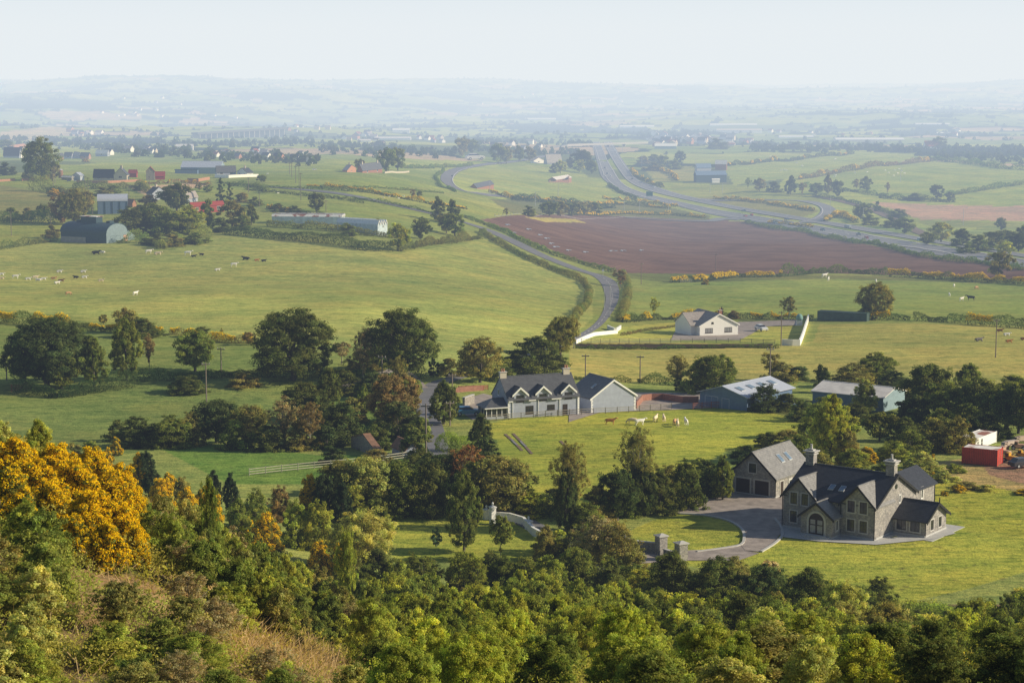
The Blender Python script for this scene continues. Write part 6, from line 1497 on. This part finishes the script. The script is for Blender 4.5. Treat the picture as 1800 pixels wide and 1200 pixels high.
car(1211,585,1.12,-2.9,(.45,.5,.55),'silver car parked in the shade left of bungalow',300,grp='cars parked at the bungalow'); car(1338,582,1.15,-1.2,(.7,.72,.75),'white pickup car parked right of the bungalow',300,grp='cars parked at the bungalow')
def lane_ang(px, py, rev=False):
    j = min(range(len(Q[0])), key=lambda i: abs(PROJ(*Q[1][i])[0]-px) + abs(PROJ(*Q[1][i])[1]-py)*2); j = min(j, len(Q[0])-2); d = Q[1][j+1]-Q[1][j]
    return math.atan2(d.y, d.x) + (PI if rev else 0)
VE = [(1307,374,9,(.08,.12,.2),'dark blue car on the far carriageway past the slip road',1),(1383,389,9,(.10,.16,.24),'small dark car ahead of the lorry on far carriageway',1),(1362,396,10,(.08,.14,.18),'dark teal car on the near carriageway by the ploughed field',0),(1446,408,10,(.05,.12,.14),'dark green car following the red lorry',0),(1509,416,11,(.05,.10,.12),'dark estate car just behind the red lorry',0),(1615,426,12,(.30,.50,.52),'light blue car alone on the right of motorway',1),
      (1417,406,8,(.55,.6,.6),'pale silver car near the lower verge of motorway',0),(1063,298,6,(.02,.03,.05),'black car on upper left carriageway',0),(1067,308,6,(.05,.07,.1),'dark car second down the upper left carriageway',0),(1111,317,6,(.05,.05,.06),'dark car on the upper right carriageway',1),(1150,332,7,(.7,.72,.75),'white car beside the green sign bend',1),(1080,302,5,(.6,.6,.6),'grey car high on the right carriageway',1),(1310,383,8,(.5,.1,.08),'maroon car beside the slip road junction',0)]
for x, y, L, c, lb, rev in VE: car(x, y, L*1.3, lane_ang(x, y, bool(rev)), c, lb, 600, up=.7)
car(795,311,6,-1.9,(.05,.06,.08),'black car on the side road bend',700,grp='cars on the side road'); car(835,282,5,.3,(.75,.75,.75),'white car far along the side road',900,grp='cars on the side road'); car(553,300,8,.2,(.8,.8,.8),'white car parked in the upper middle field',700,grp='cars on the side road')
for x, c, n in ((148,(.75,.75,.75),'white car parked left of cream gabled house'),(158,(.1,.12,.15),'dark car parked by the cream gabled house'),(133,(.3,.35,.4),'grey car parked below the lean-to store'),(121,(.06,.1,.2),'navy car parked right of the brown silo')): car(x,320,7,.3,c,n,500,grp='cars parked at the upper farm')
def lorry(px, py, L, col, ang, label, box=(.7,.72,.74), h=3.4, ymin=600, up=.7, grp='vehicles on the motorway', cabcol=None):
    p = P(px, py, ymin); m = 1/S(p); s = L*m/9.0; r = empty('lorry', (p.x, p.y, p.z+up+lift(p.y)), ang); r.scale = (s, s, s); tag(r, label, 'lorry', grp)
    b = MB(); b.box(-4.5, 2.3, -1.25, 1.25, 1.0, h); o = b.build('cargo_box', M['paint'], r); o.color = (*box, 1)
    b = MB(); b.hexa([(2.5,-1.2,.6),(4.5,-1.2,.6),(4.5,1.2,.6),(2.5,1.2,.6)], [(2.5,-1.15,2.9),(3.9,-1.15,2.9),(3.9,1.15,2.9),(2.5,1.15,2.9)]); o = b.build('cab', M['paint'], r); o.color = (*(cabcol or col), 1)
    g = MB(); g.hexa([(4.28,-1.05,1.6),(4.34,-1.05,1.6),(4.34,1.05,1.6),(4.28,1.05,1.6)], [(3.98,-1.05,2.6),(4.04,-1.05,2.6),(4.04,1.05,2.6),(3.98,1.05,2.6)]); g.box(3.0,3.7,-1.21,1.21,1.7,2.5); g.build('windscreen', M['glass'], r)
    c = MB(); c.box(-4.4, 4.3, -.5, .5, .55, 1.0); c.build('chassis', M['rubber'], r)
    for x in (-3.6, -2.5, 3.4):
        for y in (-1.0, 1.0): w = link(bpy.data.objects.new('wheel', CM[3]), r); w.location = (x, y, .5); w.scale = (1.5, 2.2, 1.5); k = link(bpy.data.objects.new('rim', CM[4]), w)
    return r
lorry(1490,404,17,(.30,.36,.44),lane_ang(1490,404,True),'dark blue and white lorry on the far carriageway',(.35,.40,.46)); lorry(1523,422,13,(.4,.08,.06),lane_ang(1523,422),'red-cabbed lorry on the near carriageway',(.42,.20,.20)); lorry(1321,381,9,(.4,.05,.05),lane_ang(1321,381,True),'small red van on the far carriageway',(.45,.06,.06)); lorry(1073,313,9,(.7,.7,.72),lane_ang(1073,313),'white lorry on the upper left carriageway',(.75,.77,.8)); lorry(1081,268,8,(.8,.8,.8),lane_ang(1081,268,True),'white lorry just emerging beneath the bridge',(.82,.84,.86))
lorry(1399,716,22,(.75,.77,.8),2.2,'white lorry cab parked between the two big barns',(.15,.3,.45),2.2,230,.05,'lorries parked at the barns')
def loader(px, py, L, ang, label, body='yellow', up=0.0, arm=True):
    p = P(px, py, 230); m = 1/S(p); s = L*m/6.0; r = empty('digger', (p.x, p.y, p.z+up), ang); r.scale = (s, s, s); tag(r, label, 'digger', 'machines in the yard')
    b = MB(); b.hexa([(-2.6,-.9,.9),(.3,-.9,.9),(.3,.9,.9),(-2.6,.9,.9)], [(-2.4,-.75,2.0),(.3,-.8,2.1),(.3,.8,2.1),(-2.4,.75,2.0)]); b.build('engine_cover', M[body], r)
    c = MB(); c.hexa([(.1,-.85,.9),(1.6,-.85,.9),(1.6,.85,.9),(.1,.85,.9)], [(.2,-.75,3.0),(1.3,-.75,3.0),(1.3,.75,3.0),(.2,.75,3.0)]); cb = c.build('cab', M[body], r)
    g = MB(); g.box(.45, 1.35, -.86, .86, 1.8, 2.75); g.hexa([(1.45,-.6,1.7),(1.62,-.6,1.7),(1.62,.6,1.7),(1.45,.6,1.7)], [(1.27,-.6,2.8),(1.36,-.6,2.8),(1.36,.6,2.8),(1.27,.6,2.8)]); g.build('cab_window', M['glass'], cb)
    f = MB(); f.box(-2.3, 2.3, -.45, .45, .5, .92); f.build('chassis', M['rubber'], r)
    for x in (-1.7, 1.7):
        for y in (-.95, .95): w = link(bpy.data.objects.new('wheel', CM[3]), r); w.location = (x, y, .72); w.scale = (2.2, 2.6, 2.2); k = link(bpy.data.objects.new('rim', CM[4]), w)
    if arm:
        a = MB(); [a.tube([(1.4,y,1.7),(2.6,y,1.9),(3.4,y,.7)], [.12,.12,.1], 6) for y in (-.5,)]; a.build('arm', M[body], r); a = MB(); a.tube([(1.4,.5,1.7),(2.6,.5,1.9),(3.4,.5,.7)], [.12,.12,.1], 6); a.build('arm', M[body], r)
        k = MB(); k.hexa([(3.2,-1.1,.1),(4.2,-1.1,.1),(4.2,1.1,.1),(3.2,1.1,.1)], [(3.2,-1.1,1.2),(3.6,-1.1,1.1),(3.6,1.1,1.1),(3.2,1.1,1.2)]); k.build('bucket', M['rust_tin'], r)
    return r
loader(1776,812,34,2.4,'yellow digger with bucket beside the red container'); loader(1797,806,32,2.7,'second yellow digger at the right picture edge'); loader(1766,800,28,2.2,'faded orange digger behind the yellow one','salmon'); loader(1790,790,30,2.9,'pale orange tracked machine at the back of the yard','salmon')
lorry(1752,797,34,(.62,.38,.27),3.6,'faded orange tipper lorry beside the white cabin',(.60,.40,.30),2.9,230,.02,'machines in the yard'); lorry(1774,787,34,(.7,.55,.45),3.7,'pale dusty tipper lorry behind the orange one',(.66,.55,.48),3.2,230,.02,'machines in the yard')
lorry(1797,778,32,(.7,.55,.45),3.5,'pale salmon tipper lorry at the top of the yard',(.68,.52,.42),3.2,230,.02,'machines in the yard'); car(1797,822,1.0,.4,(.06,.06,.07),'black scrap car low in the machinery yard',230,grp='machines in the yard')
# water tank
p = P(1405,572,300); m = 1/S(p); r = empty('water_tank', p); tag(r, 'pale green domed tank on a white base beyond bungalow', 'tank'); b = MB(); b.box(-5*m, 5*m, -3*m, 3*m, -.5, 10*m); b.build('base', M['white'], r); MB().tube([(0,0,10*m),(0,0,14*m),(0,0,17.5*m),(0,0,20*m),(0,0,20.6*m)], [6*m,6*m,5.2*m,3*m,.3*m], 18).build('drum', M['teal'], r, True)
# decking and table behind farmhouse: blue car cover by the porch
car(822,731,1.15,.1,(.05,.22,.42),'blue car parked under the tree left of farmhouse',230,grp='cars parked at the farmhouse')

# ------------------------------------------------------------------ cattle: one skin-modifier body per pose, then copies
def cow_mesh(pose):
    V = []; E = []; R = []
    def add(p, r, par=None):
        V.append(p); R.append(r); 
        if par is not None: E.append((par, len(V)-1))
        return len(V)-1
    lie = pose == 'lying'; H = .62 if lie else 1.0
    pel = add((-.62,0,H+.04), (.27,.34)); b1 = add((-.15,0,H-.02), (.30,.40), pel); b2 = add((.35,0,H+.0), (.29,.38), b1); sh = add((.72,0,H+.06), (.24,.32), b2)
    rump = add((-.88,0,H+.02), (.19,.24), pel)
    if pose == 'grazing': pts = [((.98,0,.92),(.16,.19)),((1.18,0,.62),(.12,.14)),((1.30,0,.36),(.10,.13)),((1.42,0,.14),(.07,.08))]
    elif lie: pts = [((1.0,0,.86),(.15,.18)),((1.18,0,1.02),(.11,.13)),((1.38,0,.98),(.11,.13)),((1.60,0,.86),(.07,.08))]
    else: pts = [((1.02,0,1.22),(.15,.19)),((1.22,0,1.42),(.11,.13)),((1.44,0,1.40),(.11,.14)),((1.70,0,1.24),(.07,.08))]
    k = sh
    for i, (p, r) in enumerate(pts):
        k = add(p, r, k)
        if i == 2:
            for s in (-1, 1): add((p[0]-.06, s*.22, p[2]+.05), (.035,.06), k)
    t = add((-1.0,0,H-.02), (.05,.05), rump); t2 = add((-1.06,0,H-.5 if not lie else .2), (.03,.03), t); add((-1.05,0,.38 if not lie else .08), (.045,.045), t2)
    for s in (-1, 1):
        if lie:
            a = add((-.55, s*.34, .34), (.18,.14), pel); c = add((-.15, s*.46, .14), (.09,.08), a); add((-.45, s*.52, .07), (.05,.05), c)
            a = add((.70, s*.26, .36), (.13,.10), sh); c = add((1.0, s*.28, .12), (.07,.06), a); add((.72, s*.34, .06), (.05,.05), c)
        else:
            a = add((-.66, s*.20, .72), (.20,.13), pel); c = add((-.58, s*.21, .58), (.12,.09), a); d = add((-.80, s*.21, .38), (.065,.06), c); e = add((-.76, s*.21, .08), (.055,.055), d); add((-.72, s*.21, .0), (.07,.06), e)
            a = add((.70, s*.19, .66), (.13,.10), sh); c = add((.72, s*.19, .40), (.07,.065), a); e = add((.71, s*.19, .08), (.05,.05), c); add((.74, s*.19, .0), (.065,.06), e)
    me = bpy.data.meshes.new('cow_skeleton'); me.from_pydata(V, E, []); o = bpy.data.objects.new('cow_tmp', me); COL.objects.link(o)
    sk = o.modifiers.new('s', 'SKIN'); su = o.modifiers.new('u', 'SUBSURF'); su.levels = 1; su.render_levels = 1
    for i, v in enumerate(me.skin_vertices[0].data): v.radius = R[i]; v.use_root = (i == 0)
    dg = bpy.context.evaluated_depsgraph_get(); m2 = bpy.data.meshes.new_from_object(o.evaluated_get(dg)); m2.name = 'cow_'+pose
    bpy.data.objects.remove(o); m2.materials.clear(); m2.materials.append(M['hide']); m2.polygons.foreach_set('use_smooth', [True]*len(m2.polygons)); return m2
COWS = {p: cow_mesh(p) for p in ('standing', 'grazing', 'lying')}
CC = dict(white=(.95,.92,.86), cream=(.84,.70,.50), tan=(.55,.33,.17), ginger=(.50,.22,.07), black=(.03,.03,.03), brown=(.20,.10,.05), grey=(.22,.20,.19))
def cow(px, py, L, pose, col, yaw=None, ymin=250, animal='cow'):
    p = P(px, py, ymin); m = 1/S(p); s = L*m/2.7; yaw = random.choice([0, PI]) + random.uniform(-.7, .7) if yaw is None else yaw
    s = max(.9, min(s*1.15, 1.7)) if animal == 'cow' else max(.5, min(s, 1.6))
    r = bpy.data.objects.new('cow' if animal == 'cow' else 'sheep', COWS[pose]); COL.objects.link(r); r.location = (p.x, p.y, p.z-.02); r.rotation_euler = (0, 0, yaw); r.scale = (s, s*1.05, s); r.color = (*CC[col], 1)
    reg(r, f'{col} {animal} {pose}' + (' with head down' if pose == 'grazing' else ''), animal, 'cattle in the pastures' if animal == 'cow' else 'far livestock', px, py)
for a in [(1072,746,17,'standing','ginger',-.1),(1112,745,18,'grazing','cream',3.0),(1124,747,16,'standing','white',.3),(1152,741,14,'standing','cream',1.2),(1167,741,13,'standing','cream',1.6),(1186,746,15,'grazing','tan',1.3),(1191,750,14,'standing','cream',1.5),(1206,747,14,'standing','white',1.7),
 (120,519,11,'grazing','tan',.6),(238,519,10,'standing','white',.9),
 (168,447,16,'lying','black',0),(181,445,10,'lying','white',3),(261,446,13,'standing','white',.2),(277,448,14,'lying','cream',0),(330,449,14,'standing','white',0),(340,452,10,'lying','black',.2),(355,449,9,'lying','black',3),(382,476,10,'lying','white',.2),(411,469,13,'standing','white',.1),(433,457,15,'lying','black',3),(451,459,10,'lying','ginger',.2),(463,460,9,'lying','black',0),
 (2,484,9,'lying','white',0),(2,491,8,'lying','cream',0),(27,490,13,'standing','white',.1),(49,492,9,'lying','white',0),(62,491,12,'standing','cream',.3),(68,494,12,'lying','white',3),(76,492,10,'lying','white',0),(94,491,8,'lying','tan',0),(104,479,8,'lying','white',0),(107,495,8,'lying','brown',0),(100,499,7,'lying','white',.5),(134,489,11,'lying','black',3),(148,489,8,'lying','white',0),(146,479,9,'lying','white',0),(177,495,8,'lying','cream',0),
 (1449,488,13,'standing','white',.5),(1456,494,12,'standing','white',1.3),(1540,498,11,'standing','white',1.4),(1677,505,11,'grazing','white',1.2),(1716,509,12,'grazing','tan',.8),(1669,521,10,'standing','white',1.5),(1690,529,12,'standing','white',.7),(1707,528,15,'standing','black',2.9),
 (1757,583,12,'lying','brown',0),(1769,590,12,'lying','white',0),(1720,600,17,'lying','grey',.2),(1773,602,9,'lying','ginger',0),(1799,598,9,'lying','brown',0)]: cow(*a)
for x, y in [(674,348),(684,347),(701,350),(710,346),(487,338),(489,341),(1355,277),(1400,288),(1410,293),(1378,299),(1373,301),(1382,300),(1469,309),(1467,312),(1503,305),(1524,304),(1556,301),(1562,305),(1573,301),(1580,298),(1585,302),(1578,306),(1590,306),(1571,310),(1468,281),(375,305),(470,307)]:
    cow(x, y, 5, random.choice(['standing', 'grazing', 'lying']), 'white', ymin=600, animal='sheep')
# ------------------------------------------------------------------ far town, sheds and woods
random.seed(5)
def tiny(px, py, w, h, wall, roof, desc, cat='house', group='houses of the distant town', ridge='x', dep=None):
    p0 = P(px-w/2, py, 1200); m = 1/S(p0); L = w*m; ang = random.uniform(-1.0, -.1) if cat == 'house' else 0
    r = empty('house' if cat == 'house' else 'industrial_shed', p0, ang); W = (dep or w*.7)*m; he, hr = h*.55*m, h*m
    b = MB(); (body_x if ridge == 'x' else body_y)(b, 0, L, 0, W, he, hr, -3); b.build('wall', M[wall], r)
    f = MB(); (roof_x if ridge == 'x' else roof_y)(f, 0, L, 0, W, he, hr, .3, .4, .3); f.build('roof', M[roof], r)
    reg(r, desc, cat, group, px, py)
def cluster(cx, cy, rx, ry, n, wmin=6, wmax=11, pal=None):
    for _ in range(n):
        x = cx + random.uniform(-rx, rx); yy = cy + random.uniform(-ry, ry); w = random.uniform(wmin, wmax)*1.35; k = random.random()
        wall = random.choice(pal or ['white','cream','brick_pale','white','render_grey']); roof = random.choice(['slate','tile_grey','slate_dark','red_roof','tile_grey'])
        nm = {'white': 'white', 'cream': 'cream', 'brick_pale': 'pink brick', 'render_grey': 'grey', 'brick': 'red brick'}[wall]; rn = {'slate': 'slate-roofed', 'tile_grey': 'brown-roofed', 'slate_dark': 'dark-roofed', 'red_roof': 'red-roofed'}[roof]
        tiny(x, yy, w, w*random.uniform(.55, .8), wall, roof, f'small {nm} {rn} house', ridge=random.choice('xxy'))
cluster(1215,250,70,6,30,6,12); cluster(1190,243,50,5,14,5,9); cluster(1290,252,40,5,12,6,9); cluster(1170,256,24,3,5,9,13,['brick','brick_pale','cream'])
cluster(470,276,60,7,11,8,14); cluster(395,276,20,4,3,8,12); cluster(230,270,50,5,6,8,14); cluster(150,235,30,4,8,5,9); cluster(225,203,22,2,9,4,6,['white','cream']); cluster(720,250,60,6,9,6,10); cluster(900,258,60,7,9,6,10); cluster(640,243,40,5,8,6,10); cluster(550,228,50,5,6,4,7); cluster(1500,236,200,5,10,4,7); cluster(950,175,200,14,12,3,5); cluster(1500,185,220,15,14,3,5); cluster(300,190,200,20,12,3,5)
for x, y, w, h, wl, rf, lb in [(324,262,30,8,'white','roof_pale','long white warehouse left of the viaduct'),(705,233,30,7,'white','white','white factory block above the far town'),(690,246,64,5,'white','roof_pale','long low white-roofed factory'),(640,250,24,5,'white','roof_pale','short white factory left of the long one'),(1170,262,38,9,'barn_light','white','pale blue warehouse right of the motorway bridge'),(545,287,13,10,'white','cream','white gable house in the middle fields'),
    (1290,222,82,4,'white','white','long pale sheds in the haze, upper row'),(1300,232,80,5,'white','cream','long pale sheds in the haze, lower row'),(1400,243,60,4,'white','white','flat white sheds right of town'),(1530,249,120,6,'cream','white','longest white shed row in the haze'),(1670,236,50,3,'cream','white','far right pale shed'),(1640,220,60,3,'white','white','upper far right pale shed'),(950,211,54,3,'white','white','pale shed strip in the centre haze'),(1120,225,60,4,'white','white','pale shed strip beyond the bridge'),(1090,152,50,2.5,'cream','cream','pale strip on the hazy ridge')]:
    tiny(x, y, w, h, wl, rf, lb, 'shed' if 'gable' not in lb else 'house', 'pale sheds in the haze', dep=w*.25)
def far_woods():
    rng = np.random.default_rng(9)
    edge = (np.abs(colr[:, :, 0]-.022) < .004) & (GY > 2500) & (GY < 14000) & ~((GPX > 1000) & (GPX < 1160) & (GPY > 245))
    ii, jj = np.where(edge); pr = 1/(1+0*GY[ii, jj]); sel = rng.choice(len(ii), 6500, replace=False); ii, jj = ii[sel], jj[sel]
    X = GX[ii, jj]; Y = GY[ii, jj]; Z = GZ[ii, jj]
    # extra bands of trees in front of the town and along the middle distance
    ex = []
    for (x0, y0, x1, y1, n, sp) in [(0,250,260,262,150,6),(200,262,560,285,260,8),(560,262,800,270,170,7),(800,246,1040,254,200,5),(480,250,700,258,120,5),(1320,262,1620,262,240,5),(1640,275,1810,282,110,6),(300,256,520,250,120,5),(840,262,1020,270,110,5),(0,245,120,248,50,3),(1330,254,1500,256,60,3)]:
        for _ in range(n):
            t = rng.random(); p = P(x0+(x1-x0)*t, y0+(y1-y0)*t + rng.normal()*sp*.6, 900); ex.append((p.x, p.y, p.z))
    ex = np.array(ex); X = np.concatenate([X, ex[:, 0]]); Y = np.concatenate([Y, ex[:, 1]]); Z = np.concatenate([Z, ex[:, 2]]); n = len(X)
    k = 46; h = (3.5 + 6.5*rng.random(n)**1.8)*(.8+Y/13000); h[-len(ex):] *= 1.0
    u = unit(rng.normal(size=(n, k, 3))); u[:, :, 2] = np.abs(u[:, :, 2]); rad = (h*.42)[:, None, None]
    pos = np.stack([X, Y, Z], -1)[:, None, :] + u*rad*np.array([1.05, 1.05, 1.9])*(.75+.25*rng.random((n, k, 1))); pos = pos.reshape(-1, 3); nr = u.reshape(-1, 3)
    ls = np.repeat(h*.16, k); V = leaf_quads(pos, nr, ls, rng, .8)
    t = np.repeat(.7+.7*rng.random(n), k)*(.7+.5*rng.random(n*k))*(.6+.4*nr[:, 2]); wr = np.repeat(rng.random(n), k)*.5
    col = np.stack([t*(.8+wr), t, t*.9], -1); me = quads_mesh('far_woods', V, col, M['leaf']); o = bpy.data.objects.new('far_woods', me); COL.objects.link(o); o.color = (.105, .15, .05, 1)
    tag(o, 'far-off hedgerow trees and copses fading into the haze', 'woodland', kind='stuff')
far_woods()
# ------------------------------------------------------------------ labels: each picks its thing out by the nearest landmark
LM = [(1500,890,'the stone villa'),(1325,820,'the stone garage'),(955,695,'the dormer farmhouse'),(1075,690,'the rendered garage'),(1265,568,'the white bungalow'),(1310,690,'the blue barn'),(1520,695,'the ribbed-roof barn'),
 (1724,802,'the red container'),(648,770,'the ruinous stone shed'),(160,402,'the dark pasture barn'),(540,383,'the rusty glasshouse'),(640,395,'the blue glasshouse'),(1200,430,'the ploughed field'),(1500,455,'the plough land edge'),(1070,258,'the motorway bridge'),
 (1250,308,'the dark green barn'),(1070,500,'the lane bend'),(1160,960,'the stone gate pillars'),(900,925,'the curved white wall'),(580,820,'the pale rail fence'),(1480,555,'the green container'),(1750,595,'the lone pasture pole'),(365,365,'the long red shed'),
 (205,307,'the cream gabled house'),(350,295,'the blue-roofed cattle barn'),(72,285,'the big pasture tree'),(1000,312,'the walled brick building'),(1440,370,'the slip road loop'),(400,245,'the viaduct'),(1640,258,'the red-roofed house'),(655,296,'the gabled brick house'),
 (200,355,'the hay barn'),(515,610,'the broad spreading tree'),(363,680,'the meadow pole'),(749,760,'the tall lane pole'),(420,310,'the roadside bungalow'),(850,325,'the low brick barn'),(1141,343,'the green motorway sign'),(1395,590,'the white retaining wall'),
 (60,690,'the red farm gate'),(250,470,'the upper cattle pasture'),(80,490,'the left cattle pasture'),(1580,300,'the sheep pasture'),(1700,520,'the right pasture'),(1150,745,'the villa meadow'),(1240,245,'the distant town'),(690,240,'the white factory'),(1620,375,'the tan bare field'),
 (180,900,'the big gorse bank'),(60,1120,'the bottom left corner'),(320,1120,'the lower left scrub'),(500,1050,'the dry bracken slope'),(700,1150,'the bottom edge'),(760,1040,'the bright saplings'),(950,1130,'the lower middle thicket'),(1180,1160,'the bottom edge thicket'),(1300,1060,'the dark bushes'),(1480,1100,'the villa lawn edge'),(1700,1120,'the lower right scrub'),(1450,1190,'the bottom right bushes'),(420,930,'the black conifers'),(620,960,'the lower garden lawn')]
ORD = ['first','second','third','fourth','fifth','sixth','seventh','eighth','ninth','tenth','eleventh','twelfth','thirteenth','fourteenth','fifteenth','sixteenth']
def phrase(px, py):
    lx, ly, nm = min(LM, key=lambda l: math.hypot(l[0]-px, (l[1]-py)*1.6)); dx, dy = px-lx, py-ly
    if abs(dx) > 1.3*abs(dy): return ('right of ' if dx > 0 else 'left of ') + nm
    return ('beyond ' if dy < 0 else 'in front of ') + nm
gr = {}
for o, d, px, py in REG: gr.setdefault((d, phrase(px, py)), []).append((px, py, o))
for (d, ph), L in gr.items():
    L.sort(key=lambda a: a[0]); n = len(L)
    for i, (px, py, o) in enumerate(L):
        if n == 1: o['label'] = f'{d} {ph}'
        elif n == 2: o['label'] = f"{d} {ph}, {'left' if i == 0 else 'right'} one of two" if len(f'{d} {ph}'.split()) <= 12 else f"{'left' if i == 0 else 'right'} {d} {ph}"
        elif n <= 16: o['label'] = f'{d} {ph}, {ORD[i]} from left' if len(f'{d} {ph}'.split()) <= 13 else f'{ORD[i]} {d} {ph}'
        else: o['label'] = f'{d} {ph}'
